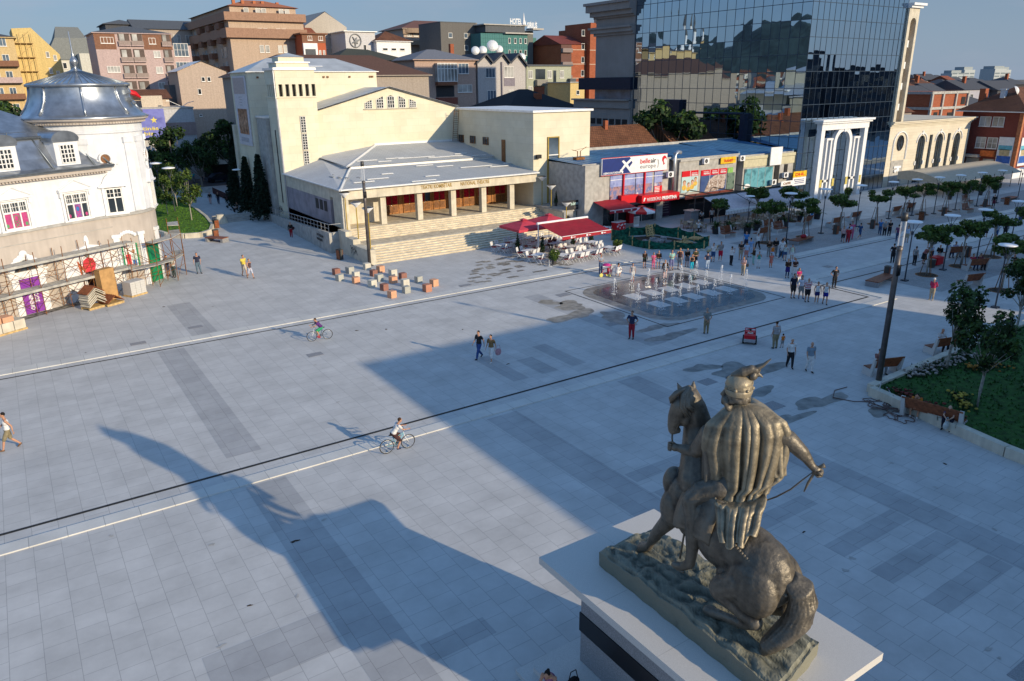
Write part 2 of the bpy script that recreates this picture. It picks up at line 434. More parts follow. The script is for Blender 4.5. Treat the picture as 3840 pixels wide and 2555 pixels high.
nt.links.new(sz.outputs['Z'],hz.inputs[0]); tn = nd(nt,'ShaderNodeMixRGB',blend_type='MULTIPLY'); tn.inputs[0].default_value = 1
nt.links.new(sky.outputs[0],tn.inputs[1]); nt.links.new(hz.outputs[0],tn.inputs[2]);
hf = nd(nt,'ShaderNodeMapRange'); hf.inputs[1].default_value = -.02; hf.inputs[2].default_value = .30; hf.inputs[3].default_value = .85; hf.inputs[4].default_value = 0; nt.links.new(sz.outputs['Z'],hf.inputs[0])
hm_ = nd(nt,'ShaderNodeMixRGB'); hm_.inputs[2].default_value = (1.9,2.5,3.5,1); nt.links.new(hf.outputs[0],hm_.inputs[0]); nt.links.new(tn.outputs[0],hm_.inputs[1]); nt.links.new(hm_.outputs[0],mx.inputs[1]); nt.links.new(mx.outputs[0],bg.inputs[0])
bg.inputs[1].default_value = SKY_STRENGTH
l = bpy.data.lights.new('sun','SUN'); l.energy = 5.0; l.angle = R(.53); l.color = (1.,.82,.56)
lo = bpy.data.objects.new('sun',l); col.objects.link(lo)
d = Vector((math.cos(sun_az) * math.cos(sun_el),math.sin(sun_az) * math.cos(sun_el),math.sin(sun_el)))
lo.rotation_euler = d.to_track_quat('Z','Y').to_euler(); lo.location = (0,-40,60)

cam = bpy.data.cameras.new('camera'); co = bpy.data.objects.new('camera',cam); col.objects.link(co)
cam.sensor_width = 36; cam.lens = 36 * 2800 / 3840; cam.clip_start = .1; cam.clip_end = 6000
th,pit,rol = R(33.5),R(19.06),R(-.7)
f = Vector((math.sin(th) * math.cos(pit),math.cos(th) * math.cos(pit),-math.sin(pit)))
r0 = Vector((math.cos(th),-math.sin(th),0)); u0 = r0.cross(f)
rt = r0 * math.cos(rol) + u0 * math.sin(rol); up = -r0 * math.sin(rol) + u0 * math.cos(rol)
co.matrix_world = Matrix(((rt.x,up.x,-f.x,0),(rt.y,up.y,-f.y,0),(rt.z,up.z,-f.z,15.2),(0,0,0,1)))
scene.camera = co
scene.view_settings.view_transform = 'Standard'; scene.view_settings.look = 'None'; scene.view_settings.exposure = 0
scene.cycles.max_bounces = 6; scene.cycles.diffuse_bounces = 3; scene.cycles.glossy_bounces = 3; scene.cycles.transparent_max_bounces = 8
scene.cycles.use_denoising = True
# ------------------------------------------------------------------ the theatre
T = thing('theatre','cream theatre with square tower, pillared porch and long stone steps','theatre',(0,0,0))
b = MB()                                                   # tower
b.box(25.9,84.5,0,30.3,88.1,13.9)
b.box(25.8,84.4,13.9,30.4,88.2,14.05)
for x in [25.9 + .73 * k for k in range(7)]: b.box(x,84.5,14.05,x + .32 if x < 30 else 30.3,84.9,15.3)
for y in [84.92 + .65 * k for k in range(5)]: b.box(25.9,y,14.05,26.3,y + .3,15.3)
b.box(26.3,84.92,14.05,30.3,88.1,15.3,1)
b.box(25.9,84.5,15.3,30.3,88.1,16.75)
b.box(25.75,84.35,16.75,30.45,88.25,17.0,2)
b.box(26.35,84.95,17.0,29.9,87.7,17.5,0); b.box(26.2,84.8,17.5,30.05,87.85,17.6,2)
b.box(26.7,85.2,17.6,29.5,87.4,18.1,0)
b.add([(26.6,85.1,18.1),(29.6,85.1,18.1),(29.6,87.5,18.1),(26.6,87.5,18.1),(28.1,86.3,18.55)],[(0,1,4),(1,2,4),(2,3,4),(3,0,4)],3)
b.build('tower',[M['cream'],M['black'],M['roofwhite'],M['roofmetal']],T)
b = MB()                                                   # tower slit windows
for z in (6.5,8.35,10.2):
    b.box(28.25,84.42,z,28.75,84.6,z + 1.75,1)
    for i in range(7): b.box(28.2,84.38,z + .28 * i,28.8,84.5,z + .28 * i + .05)
    for x in (28.2,28.48,28.75): b.box(x,84.38,z,x + .05,84.5,z + 1.73)
b.build('slit_window',[M['frame'],M['pane']],T)
MB().box(25.84,86.2,2.5,25.95,86.4,10.5).build('slit_window',M['ink'],T)
b = MB()                                                   # gabled auditorium front
b.wallpoly([(30.3,0),(48.4,0),(48.4,12.35),(39.3,14.75),(30.3,12.45)],85,85.5)
b.build('gable_wall',M['cream'],T)
b = MB()
b.add([(30.2,84.8,12.5),(39.3,84.8,14.87),(39.3,104,14.87),(30.2,104,12.5)],[(0,1,2,3)])
b.add([(39.3,84.8,14.87),(48.6,84.8,12.42),(48.6,104,12.42),(39.3,104,14.87)],[(0,1,2,3)])
for s in (1,-1):
    for k in range(2):
        x0,x1,z0,z1 = ((30.2,39.3,12.5,14.87),(39.3,48.6,14.87,12.42))[k]
    b.tube([(30.2,84.75,12.5),(39.3,84.75,14.87),(48.6,84.75,12.42)],.09,6,1)
b.build('auditorium_roof',[M['roofmetal'],M['roofwhite']],T)
for i,(x,h,tl) in enumerate(((36.2,.62,.3),(37.65,.95,.35),(39.05,1.25,0),(40.5,.95,-.35),(41.9,.62,-.3))):
    b = MB(); z = 12.55; w = .85
    b.wallpoly([(x,z),(x + w,z),(x + w,z + h + max(0,tl)),(x + (w / 2 if tl == 0 else w if tl > 0 else 0),z + h + (abs(tl) if tl else .15)),(x,z + h + max(0,-tl))],84.94,85.02,1)
    for k in range(4): b.box(x + w * k / 3 - .03,84.9,z,x + w * k / 3 + .03,85,z + h + (tl * k / 3 if tl > 0 else -tl * (1 - k / 3)))
    for k in range(4): b.box(x,84.9,z + h * k / 3 - .025,x + w,85,z + h * k / 3 + .025)
    b.build('gable_window',[M['frame'],M['pane']],T)
MB().box(36.0,84.8,12.42,42.9,85,12.5).build('sill',M['stone'],T)
b = MB(); b.box(48.4,68.45,0,56.3,86,12.1); b.build('right_wing',M['cream'],T)
b = MB(); b.box(46,86.01,0,54.5,106,8.2); b.box(41.1,95,0,46,106,13.2); b.build('rear_wing',M['cream'],T)
b = MB(); b.quad((45.8,86,10.2),(55,86,8.1),(55,106.4,8.1),(45.8,106.4,10.2)); b.box(41,94.8,13.2,46.2,106.4,13.5); b.build('rear_roof',M['roofwhite'],T)
for y in (89,93,97,101): window(T,54.52,y,5.2,1.6,1.7,'d21','R')
b = MB(); b.box(48.2,68.2,12.1,56.55,86.2,12.32); b.build('wing_coping',M['roofwhite'],T)
b = MB();
for z0,z1 in ((2.3,3.7),(3.8,5.6),(5.7,7.5),(7.6,9.4)): b.box(50.4,68.36,z0,51.75,68.5,z1,1)
for z in (2.2,3.7,5.6,7.5,9.4): b.box(50.33,68.32,z,51.82,68.5,z + .1,0 if z < 9 else 2)
b.box(50.28,68.3,2.2,50.4,68.5,9.5,2); b.box(51.75,68.3,2.2,51.87,68.5,9.5,2)
b.build('tall_window',[M['frame'],M['pane_blue'],M['yellowpole']],T)
for y in (84.0,81.2,78.2):
    b = MB(); b.box(48.3,y - .55,8.3,48.45,y + .55,9.1,1); b.box(48.26,y - .6,8.22,48.46,y + .6,8.3);
    for k in range(3): b.box(48.26,y - .58 + .54 * k,8.3,48.46,y - .5 + .54 * k,9.1)
    b.build('roof_window',[M['wood_dark'],M['pane']],T)
MB().box(48.3,74.0,6.5,48.45,74.7,9.0).build('roof_door',M['wood_dark'],T)
b = MB(); b.box(25.1,92,0,41,99.5,16.7); b.build('fly_tower',M['cream'],T)      # back block
b = MB()
b.add([(24.9,91.8,16.7),(41.2,91.8,16.7),(41.2,99.7,16.7),(24.9,99.7,16.7),(28.6,95.7,18.3),(37.2,95.7,18.3)],
      [(0,1,5,4),(1,2,5),(2,3,4,5),(3,0,4)],0)
b.box(24.85,91.75,16.66,41.25,99.75,16.72,1)
for x,y,z in ((36.5,92.6,16.93),(33.5,93.4,17.3),(38.3,93.1,17.1),(31,93.0,17.1)): b.cbox((x,y,z + .06),(2.2,.22,.05),0,1,rx=R(22))
b.build('fly_tower_roof',[M['roofmetal'],M['roofwhite']],T)
for x in (26.1,34.0,34.5,37.3,40.0,40.3): MB().box(x,91.85,16.0,x + .22,92.02,16.2).build('floodlight',M['wood_dark'],T)
b = MB(); b.box(25.5,88.2,0,30.0,91.9,11.7); b.box(25.4,88.15,11.7,30.0,91.95,11.9,1); b.build('side_block',[M['concrete'],M['roofwhite']],T)
b = MB(); b.box(24.8,99.5,0,26.5,100.6,10.6,0); b.build('side_wall',M['stone'],T)
# hanging poster on the side of the back block
b = MB(); b.box(24.98,92.9,8.4,25.07,98.4,16.3,0); b.box(24.95,93.6,9.7,24.98,97.5,12.6,1); b.box(24.95,93.4,14.3,24.98,98.2,16.1,2)
for k in range(6): b.box(24.95,94.2 + .55 * k,8.8,24.98,94.5 + .55 * k,9.3,3)
for k in range(4): b.box(24.95,95.2,13.0 + .3 * k,24.98,96.2 + .2 * (k % 2),13.08 + .3 * k,3)
for k in range(9): b.ball((24.94,94.0 + .42 * k,11.0 + .5 * math.sin(k * 2.1)),(.02,.22,.7),8,4)
b.build('poster',[paint((.58,.57,.62)),mat('poster_picture',(.34,.17,.10),.6,var=.4,scale=2.2),paint((.42,.36,.36)),paint((.40,.39,.42)),mat('poster_hands',(.50,.30,.20),.6,var=.3,scale=3)],T)
# porch: floor, steps, pillars, doors, fascia and its low double roof
b = MB()
b.prism([(25.95,68.0),(51.4,68.0),(51.4,73.3),(25.95,85)],0,2.1)
b.build('porch_floor',M['step'],T)
b = MB(); nose = []
def flight(x0,x1,y0,n,tr,z0,mi=0):
    for i in range(n):
        b.box(x0,y0 + tr * i,0,x1,y0 + tr * (i + 1) + .001 * i,z0 + .15 * (i + 1) - .03,mi)
        b.box(x0,y0 + tr * i - .03,z0 + .15 * (i + 1) - .03,x1,y0 + tr * (i + 1) - .03,z0 + .15 * (i + 1),1)
flight(26.0,47.5,61.05,8,.36,0)
b.box(26.0,63.93,0,49.2,66.2,1.2,0); flight(26.2,48.9,66.2,6,.3,1.2)
b.build('steps',[M['step'],mat('step_nosing',(.70,.63,.50),.8,var=.08)],T)
b = MB(); b.box(25.3,61.0,0,26.0,67.9,1.3); b.box(25.3,64.4,1.3,26.0,67.9,1.75); b.box(25.25,61.0,1.3,26.02,62.0,1.36)
b.box(25.3,66.2,1.75,25.95,68.0,2.2); b.build('stair_wall',M['stone'],T)
for i,x in enumerate((30.0,34.0,37.9,41.6,45.2)):
    b = MB(); b.box(x,68.35,2.1,x + .58,68.9,4.9)
    for k in range(4): b.box(x - .004,68.346,2.7 + .6 * k,x + .584,68.904,2.71 + .6 * k,1)
    b.build('pillar',[M['stone'],M['concrete']],T)
b = MB(); b.box(25.9,67.8,4.88,48.4,68.6,5.86); b.box(25.9,68.6,4.88,26.5,74,5.86); b.box(26.0,68.6,4.84,51.2,73.3,4.88,1)
for x in (29.5,33,36.8,40.5,44.4): b.box(x,67.796,4.88,x + .012,67.8,5.86,1)
b.build('fascia',[M['stone'],M['concrete']],T)
letter('TEATRI KOMBËTAR',.52,mat('bronze_letter',(.30,.20,.06),.5,.3),T,(34.2,67.79,5.22),width=3.55,bold=.012)
letter('NATIONAL THEATRE',.52,bpy.data.materials['bronze_letter'],T,(38.75,67.79,5.22),width=3.5,bold=.012)
b = MB(); b.box(25.95,68.65,0,26.5,70.4,4.86); b.box(26.5,70.3,2.1,31.0,70.4,4.86)
b.box(25.9,71.0,2.2,26.2,85,4.55,1); b.box(25.95,70.4,0,26.6,85,2.2,1); b.box(25.87,71.0,4.55,26.2,85,5.86); b.box(25.9,67.81,0,26.5,68.64,4.87)
for y in (72.0,73.2,74.4): b.box(25.86,y,3.3,25.92,y + .8,4.3,2)
b.build('side_wall',[M['stone'],M['dirty'],M['ink']],T)
b = MB(); b.box(31.0,73.2,2.1,51.4,73.5,4.86); b.box(51.2,68.5,2.1,51.4,73.2,4.86,0)
for k in range(26): b.box(31.05 + .78 * k,73.15,2.1,31.09 + .78 * k,73.2,4.84,1)
b.build('panelled_wall',[M['wood'],M['wood_dark']],T)
curt = mat('red_curtain',(.40,.004,.03),.8,var=.3,scale=6)
for x in (32.6,34.7,36.5,38.3,40.2,42.1,43.9,46.2):
    b = MB(); b.box(x,73.08,2.15,x + 1.5,73.19,4.2,0); b.box(x + .09,73.05,3.15,x + .68,73.1,4.1,1); b.box(x + .82,73.05,3.15,x + 1.41,73.1,4.1,1 if rnd.random() < .6 else 2)
    b.box(x + .735,73.03,2.15,x + .765,73.1,4.2,3); b.box(x + .1,73.05,2.3,x + .66,73.09,3.0,3); b.box(x + .84,73.05,2.3,x + 1.4,73.09,3.0,3)
    b.ball((x + .68,73.0,3.05),.035,6,4)
    o = b.build('door',[M['wood'],curt,M['pane'],M['wood_dark'],M['alu']],T)
ribs = pattern_mat('ribbed_metal_roof',0,(.46,.48,.49),(.50,.52,.53),(.30,.31,.32),90,.28,.05,swap=True,bump=.5,blotch=.12)
ribs2 = pattern_mat('ribbed_metal_roof_side',0,(.56,.57,.58),(.58,.59,.60),(.36,.37,.38),90,.28,.05,bump=.5,blotch=.1)
b = MB()
F0 = [(25.7,67.5,5.9),(48.6,67.5,5.9),(48.4,76.6,6.75),(30.4,76.6,6.75)]
b.quad(*F0,0); b.quad((25.7,67.5,5.9),(30.4,76.6,6.75),(30.4,85,7.3),(25.7,84.5,5.95),1)
b.box(30.2,76.5,6.7,48.4,76.75,7.0,2); b.box(30.2,76.5,6.7,30.45,85,7.02,2)
b.quad((30.0,76.3,7.02),(48.4,76.3,7.02),(48.4,84.98,8.35),(37.2,84.98,8.35),0); b.quad((30.0,76.3,7.02),(37.2,84.98,8.35),(30.3,84.98,7.5),(30.0,84.98,7.4),1)
b.tube([(25.7,67.5,5.93),(30.4,76.6,6.8)],.12,6,2); b.tube([(30,76.3,7.05),(37.2,84.9,8.4)],.12,6,2)
b.tube([(25.65,67.45,5.86),(48.5,67.45,5.86)],.09,6,2); b.tube([(25.62,67.5,5.86),(25.62,84.5,5.9)],.09,6,2)
b.box(37.0,84.9,8.3,48.4,85,8.55,2)
q = random.Random(3)
for k in range(11):
    x = 29 + 1.9 * k; t = q.uniform(.05,.85); b.cbox((x,67.5 + 9.1 * t,5.99 + .85 * t),(q.uniform(1.2,3),.18,.06),0,2,rx=R(5.3))
for k in range(9):
    x = 33 + 1.7 * k; t = q.uniform(.04,.25); b.cbox((x,76.3 + 8.7 * t,7.1 + 1.33 * t),(q.uniform(1.5,3),.18,.06),0,2,rx=R(8.7))
for k in range(11):
    t = q.uniform(.1,.8); y = 70 + 1.3 * k; b.cbox((26.3 + 3 * t,y,6.02 + .25 + .7 * t * .6),(.16,q.uniform(.7,1.3),.05),0,3,ry=-R(12))
b.build('porch_roof',[ribs,ribs2,M['roofwhite'],M['concrete']],T)
b = MB()
for z in range(14): b.tube([(47.3,84.3 - .05 * z,8.5 + .26 * z),(47.95,84.3 - .05 * z,8.5 + .26 * z)],.025,5)
for x in (47.3,47.95): b.tube([(x,84.35,8.35),(x,83.65,12.2)],.035,5)
tag(b.build('ladder',M['rust']),'rusty iron ladder leaning on the cream wall above the porch roof','ladder')
b = MB(); b.tube([(25.82,67.7,5.8),(25.8,67.72,.05)],.07,8); b.tube([(25.83,84.4,13.8),(25.83,84.4,.9)],.08,8); b.tube([(25.76,84.45,16.7),(25.76,84.45,6)],.07,8)
b.build('drainpipe',M['alu'],T)
b = MB(); b.box(48.6,68.0,7.3,49.2,68.3,7.7); b.tube([(48.9,68.4,7.5),(48.9,68.1,7.4)],.05); b.build('floodlight',M['black'],T)
# ramp wall with railing, graffiti on its end panel
RW = thing('ramp_wall','long concrete ramp wall with metal railing and black graffiti beside the theatre','wall')
b = MB()
for i in range(11):
    t0,t1 = i / 11,(i + 1) / 11; y0,y1 = 68.2 + 30 * t0,68.2 + 30 * t1 - .08
    x0,x1 = 24.35 + 1.0 * t0,24.35 + 1.0 * t1; z0,z1 = 1.95 - 1.55 * t0,1.95 - 1.55 * t1
    b.add([(x0,y0,0),(x1,y1,0),(x1,y1,z1),(x0,y0,z0),(x0 + .3,y0,0),(x1 + .3,y1,0),(x1 + .3,y1,z1),(x0 + .3,y0,z0)],
          [(0,3,2,1),(4,5,6,7),(3,7,6,2),(0,4,7,3),(1,2,6,5)])
b.box(24.35,67.9,0,25.9,68.15,1.95)
b.build('panel',M['concrete'],RW)
b = MB()
for i in range(28):
    t = i / 27; x,y,z = 24.5 + t,68.3 + 30 * t,1.95 - 1.55 * t; b.tube([(x,y,z),(x,y,z + .75)],.025,5)
b.tube([(24.5,68.3,2.7),(25.5,98.3,1.15)],.035,6); b.tube([(24.5,68.3,2.3),(25.5,98.3,.75)],.02,6)
b.tube([(24.5,68.1,2.7),(25.8,68.05,2.7)],.03,6)
b.build('railing',M['alu'],RW)
letter('KU DOKAN',.34,M['ink'],RW,(24.33,71.3,1.25),-R(90) - .033,width=1.9,bold=.01); letter('DERTE KETI ?',.3,M['ink'],RW,(24.33,71.4,.85),-R(90) - .033,width=1.7,bold=.01)
for z,t in ((.6,'Zd4'),(.75,'mek')): pass
b = MB()
q = random.Random(8)
for cx,cy,cz,ax in ((26.2,60.98,.6,0),):
    pass
for k in range(9):
    y = 63.6 + .16 * k; z = .45 + .45 * abs(math.sin(k * 1.7)); b.tube([(25.285,y,z),(25.285,y + .2,z + .35 * math.cos(k * 2.3)),(25.285,y + .05,z + .3)],.018,4)
for k in range(9):
    y = 87.0 + .15 * k; z = 1.1 + .6 * abs(math.sin(k * 1.9)); b.tube([(25.885,y,z),(25.885,y - .25,z + .4 * math.cos(k * 2.3)),(25.885,y - .05,z + .3)],.022,4)
b.build('graffiti',M['ink'],T)
# ------------------------------------------------------------------ white corner building with zinc dome
P = thing('palace','white and beige ornate corner building with domed zinc roof and dormers','building',(8.8,66.73,0),R(29.5))
b = MB(); b.box(-24,0,0,-2.9,12,5.8,0); b.box(-24,.04,5.8,-2.9,12,9.1,1)
b.box(-24,-.12,5.72,-2.95,.1,5.9,2)
for z in (4.95,): b.box(-24,-.03,z,-3,.02,z + .05,2)
b.box(-24,-.2,9.08,-2.75,.1,9.26,0); b.box(-24,-.42,9.26,-2.55,.1,9.5,0); b.box(-24,-.55,9.5,-2.4,.1,9.62,3)
for k in range(92): b.box(-24 + .23 * k,-.34,9.14,-23.87 + .23 * k,-.2,9.25,0)
b.build('wall',[M['beige'],M['stucco'],M['concrete'],M['zinc_dark']],P)
# mansard roof: lower steep slope, upper slope
b = MB()
prof = [(-.55,9.63),(-.1,9.85),(.45,10.5),(.95,11.3),(1.25,11.85)]
for (y0,z0),(y1,z1) in zip(prof,prof[1:]):
    b.quad((-24,y0,z0),(-2.35 - y0 * .3 - .2,y0,z0),(-2.35 - y1 * 1.3 - .2,y1,z1),(-24,y1,z1),0)
    b.quad((-2.35 - y0 * 1.0 - .2,y0,z0),(-2.2,y0 + 4,z0),(-2.4,y1 + 4,z1),(-2.35 - y1 * 1.3 - .2,y1,z1),0)
b.quad((-24,1.15,11.88),(-3.7,1.15,11.88),(-6.5,6.2,13.9),(-24,6.2,14.3),0)
b.quad((-3.7,1.15,11.88),(-2.5,6.2,11.9),(-4.0,6.2,12.9),(-6.5,6.2,13.9),0)
b.tube([(-24,1.15,11.9),(-3.7,1.15,11.9)],.1,6,1); b.tube([(-3.7,1.15,11.9),(-2.6,-.5,9.7)],.07,6,1)
for x in (-7.1,-3.95): b.tube([(x,1.2,11.85),(x + .1,.9,11.2),(x + .2,-.3,9.75)],.06,6,1)
for k in range(8): b.tube([(-24 + 2.2 * k,1.5,12.1),(-24 + 2.2 * k,1.5,12.35)],.03,4,1)
b.tube([(-24,1.5,12.3),(-7.2,1.5,12.3)],.025,4,1)
b.tube([(-24,-.6,9.66),(-2.4,-.6,9.66)],.08,6,1)
b.build('mansard_roof',[M['zinc'],M['zinc_dark']],P,True)
def dormer(x):
    b = MB(); b.box(x,-.05,9.9,x + 1.8,2.4,11.6,1); b.box(x - .1,-.12,11.55,x + 1.9,2.4,11.72,0)
    pts = [(x + .9 + 1.05 * math.cos(R(a)),11.7 + .62 * math.sin(R(a))) for a in range(0,181,15)]
    b.wallpoly(pts,-.15,2.6,0)
    d = b.build('dormer',[M['zinc'],M['stucco']],P)
    b = MB(); b.box(x + .4,-.10,10.12,x + 1.4,-.04,11.35,1)
    for i in range(5): b.box(x + .4 + .25 * i - .03,-.15,10.1,x + .4 + .25 * i + .03,-.05,11.38)
    for i in range(5): b.box(x + .38,-.14,10.1 + .31 * i - .03,x + 1.42,-.05,10.1 + .31 * i + .03)
    b.box(x + .86,-.17,10.1,x + .94,-.05,11.38); b.build('window',[M['frame'],M['pane']],d)
for x in (-10.9,-6.45,-15.4): dormer(x)
# first-floor windows under pediments, with the bright panels seen in the panes
pinks = [mat('pink_panel',(.45,.06,.20),.6,var=.1),mat('green_motif',(.10,.30,.13),.6),mat('blue_panel',(.05,.16,.42),.6,var=.15),mat('mauve_panel',(.26,.10,.34),.6)]
def bigwin(x,kind):
    b = MB(); b.box(x,-.03,6.0,x + 1.7,.05,7.88,1)
    for xx in (0,.53,1.12,1.63): b.box(x + xx,-.12,6.0,x + xx + .09,.05,7.88)
    for z in (6.0,7.1,7.8): b.box(x,-.1,z,x + 1.7,.05,z + .12)
    for xx in (.2,.36,.74,.93,1.31,1.47): b.box(x + xx,-.08,7.2,x + xx + .03,.03,7.85)
    b.box(x,-.08,7.5,x + 1.7,.03,7.53)
    w = b.build('window',[M['frame'],M['pane']],P)
    b = MB()
    for i,(xx,ww) in enumerate(((.1,.42),(.63,.47),(1.22,.4))):
        if kind == 2 and i != 1: continue
        b.box(x + xx,-.045,6.12,x + xx + ww,-.03,7.1,0)
    cx = x + .865; n = 14
    for k in range(n):
        a = 2 * math.pi * k / n; c = 2 * math.pi * (k + 1) / n
        b.tube([(cx + .17 * math.cos(a),-.05,6.75 + .22 * math.sin(a)),(cx + .17 * math.cos(c),-.05,6.75 + .22 * math.sin(c))],.03,4,1)
    for s in (-1,1): b.tube([(cx + .18 * s,-.05,6.5),(cx - .15 * s,-.05,6.15)],.03,4,1)
    for xx in (.2,1.5): b.ball((x + xx,-.05,6.3),(.1,.02,.14),8,1)
    if kind == 2: b.ball((cx,-.045,6.75),(.15,.02,.2),10,2)
    b.build('window_panel',[pinks[0],pinks[1],pinks[2]] if kind == 1 else [pinks[3],pinks[0],pinks[2]],w)
    b = MB(); b.box(x - .3,-.16,5.9,x + 2.0,.05,6.0); b.box(x - .26,-.1,6.0,x - .08,.05,7.95); b.box(x + 1.78,-.1,6.0,x + 1.96,.05,7.95)
    b.box(x - .42,-.3,8.08,x + 2.12,.05,8.2); b.box(x - .35,-.14,7.95,x + 2.05,.05,8.08)
    b.wallpoly([(x - .42,8.2),(x + 2.12,8.2),(x + .85,8.82)],-.16,.05)
    b.tube([(x - .45,-.2,8.22),(x + .85,-.2,8.86),(x + 2.15,-.2,8.22)],.07,5)
    for s in (-.36,1.86): b.box(x + s,-.22,7.7,x + s + .2,.05,8.08)
    b.build('window_surround',M['white'],P)
for x,k in ((-10.95,1),(-6.47,2),(-15.6,1)): bigwin(x,k)
# ground floor: ornate door cases behind the scaffold
b = MB()
for x in (-11.4,-16.2):
    b.box(x,-.12,0,x + .45,.05,2.9); b.box(x + 1.9,-.12,0,x + 2.35,.05,2.9)
    b.box(x - .15,-.2,2.6,x + 2.5,.05,3.0); b.box(x - .25,-.28,3.0,x + 2.6,.05,3.12)
    for a in range(-4,5):
        t = a / 4; b.ball((x + 1.18 + 1.0 * t,-.05,4.05 - .75 * t * t),(.26,.12,.24),8)
    b.ball((x + 1.18,-.08,4.25),(.3,.14,.3),8)
b.box(-7.6,-.1,0,-7.15,.05,3.5); b.box(-3.75,-.1,0,-3.3,.05,3.5); b.box(-7.7,-.2,3.5,-3.2,.05,3.7)
b.wallpoly([(-7.0,3.7),(-3.9,3.7),(-5.45,4.05)],-.18,.05); b.ball((-5.45,-.05,4.3),(.2,.1,.45),8)
b.build('door_case',M['white'],P)
b = MB()
for x in (-11.4,-16.2):
    pts = [(x + 1.18 + .85 * math.cos(R(a)),3.35 + .62 * math.sin(R(a))) for a in range(0,360,20)]; b.wallpoly(pts,-.08,.03)
b.build('oval_window',M['pane'],P)
b = MB(); b.box(-10.85,-.05,.02,-9.5,.03,2.55,0)
o = b.build('banner',mat('purple_banner',(.23,.045,.36),.6,var=.05),P); o['label'] = 'purple banner lettered OPENING SOON'
for s,x,z in (('OPENING',-10.18,.25),('SOON',-9.78,.75)):
    letter(s,.42,M['white'],o,(x,-.06,z),0,width=1.45 if s[0] == 'O' else .9,bold=.012,tilt=-R(90))
b = MB(); b.box(-7.15,-.06,.02,-3.75,.03,3.5)
hb = b.build('hoarding',mat('white_hoarding',(.72,.73,.78),.6,var=.03),P)
b = MB(); q = -.08                                             # printed figure seen from behind, flat on the hoarding
def blob(pts,m): b.wallpoly(pts,-.075 - .004 * m,-.06,m)
blob([(-6.05,2.0),(-5.2,1.95),(-5.05,2.5),(-5.2,2.95),(-5.6,3.1),(-6.0,2.9),(-6.15,2.4)],0)
blob([(-6.15,2.5),(-6.35,1.8),(-6.5,2.9),(-6.4,2.95),(-6.05,2.0),(-5.9,2.2)],3)
blob([(-5.9,.15),(-5.65,.15),(-5.55,1.2),(-5.45,.2),(-5.2,.2),(-5.2,2.0),(-6.0,2.0)],1)
blob([(-5.75,3.1),(-5.45,3.1),(-5.4,3.4),(-5.6,3.46),(-5.8,3.4)],2)
blob([(-5.4,.5),(-5.25,.5),(-5.2,1.7),(-5.4,1.8)],4)
b.build('printed_figure',[mat('print_red',(.62,.05,.07),.6,var=.15),mat('print_brown',(.10,.05,.045),.6),mat('print_grey',(.18,.24,.26),.6),mat('print_orange',(.60,.16,.08),.6),mat('print_teal',(.06,.24,.26),.6)],hb)
# round corner tower
C = (-1.3,3.45); rr = 3.9
def cyl(r0,z0,z1,r1=None): return [(r0,z0),(r1 or r0,z1)]
b = MB()
b.lathe([(rr,0),(rr,5.75)],(*C,0),48,0); b.lathe([(rr + .14,5.72),(rr + .14,5.92),(rr,5.93)],(*C,0),48,2); b.lathe([(rr,5.93),(rr,11.9),(rr + .1,11.95),(rr + .1,12.1),(rr + .04,12.12),(rr + .04,12.55)],(*C,0),48,1)
b.lathe([(rr + .05,12.55),(rr + .3,12.62),(rr + .32,12.75),(rr + .6,12.9),(rr + .62,13.0)],(*C,0),48,0)
for k in range(120):
    a = R(3 * k); T0 = b.T; b.T = T0 @ Matrix.Translation((*C,0)) @ Matrix.Rotation(a,4,'Z'); b.box(rr + .05,-.06,12.63,rr + .36,.06,12.76,0); b.T = T0
for a in (-132,-84,-66,-24):                      # flat pilasters
    T0 = b.T; b.T = Matrix.Translation((*C,0)) @ Matrix.Rotation(R(a),4,'Z'); b.box(rr - .1,-.32,6.0,rr + .1,.32,11.5,1); b.box(rr - .1,-.42,11.2,rr + .18,.42,11.6,1); b.T = T0
b.build('tower_wall',[M['beige'],M['stucco'],M['concrete']],P)
b = MB()
b.lathe([(rr + .62,13.0),(rr + .7,13.08),(rr + .45,13.2),(4.15,13.3),(3.78,13.75),(3.52,14.25),(3.37,14.8),(3.33,15.3)],(*C,0),8 * 6,0)
b.lathe([(3.33,15.28),(3.56,15.3),(3.6,15.48),(3.46,15.52),(1.8,15.98),(.6,16.35),(.18,16.6)],(*C,0),48,0)
for k in range(8):
    a = R(45 * k + 12); ca,sa = math.cos(a),math.sin(a)
    b.tube([(C[0] + r_ * ca,C[1] + r_ * sa,z) for r_,z in ((4.16,13.32),(3.8,13.78),(3.54,14.27),(3.39,14.82),(3.35,15.3))],.09,6,0)
for k in range(48):
    a = R(7.5 * k); ca,sa = math.cos(a),math.sin(a)
    b.tube([(C[0] + r_ * ca,C[1] + r_ * sa,z) for r_,z in ((3.46,15.53),(1.8,16.0),(.5,16.4))],.03,4,1)
b.build('dome',[M['zinc'],M['zinc_dark']],P,True)
b = MB(); b.lathe([(.2,16.5),(.12,16.7),(.14,16.8),(.26,16.95),(.3,17.1),(.22,17.3),(.1,17.45),(.12,17.6),(.05,17.75),(.035,19.2),(0,19.25)],(*C,0),12)
b.build('spire',M['zinc'],P,True)
T0 = MB()
for a in (-55,):
    b = MB(); b.T = Matrix.Translation((*C,0)) @ Matrix.Rotation(R(a),4,'Z') @ Matrix.Translation((3.58,0,14.45)) @ Euler((0,R(70),0)).to_matrix().to_4x4()
    b.lathe([(.34,-.2),(.34,.12),(.24,.16),(.24,-.1)],(0,0,0),16,0); b.lathe([(0,-.02),(.24,-.02)],(0,0,0),16,1)
    b.box(-.6,-.18,-.1,-.3,.18,.25,0); b.ball((.45,0,.1),(.2,.28,.14),8,0)
    b.build('dome_oculus',[M['zinc'],M['wood_dark']],P)
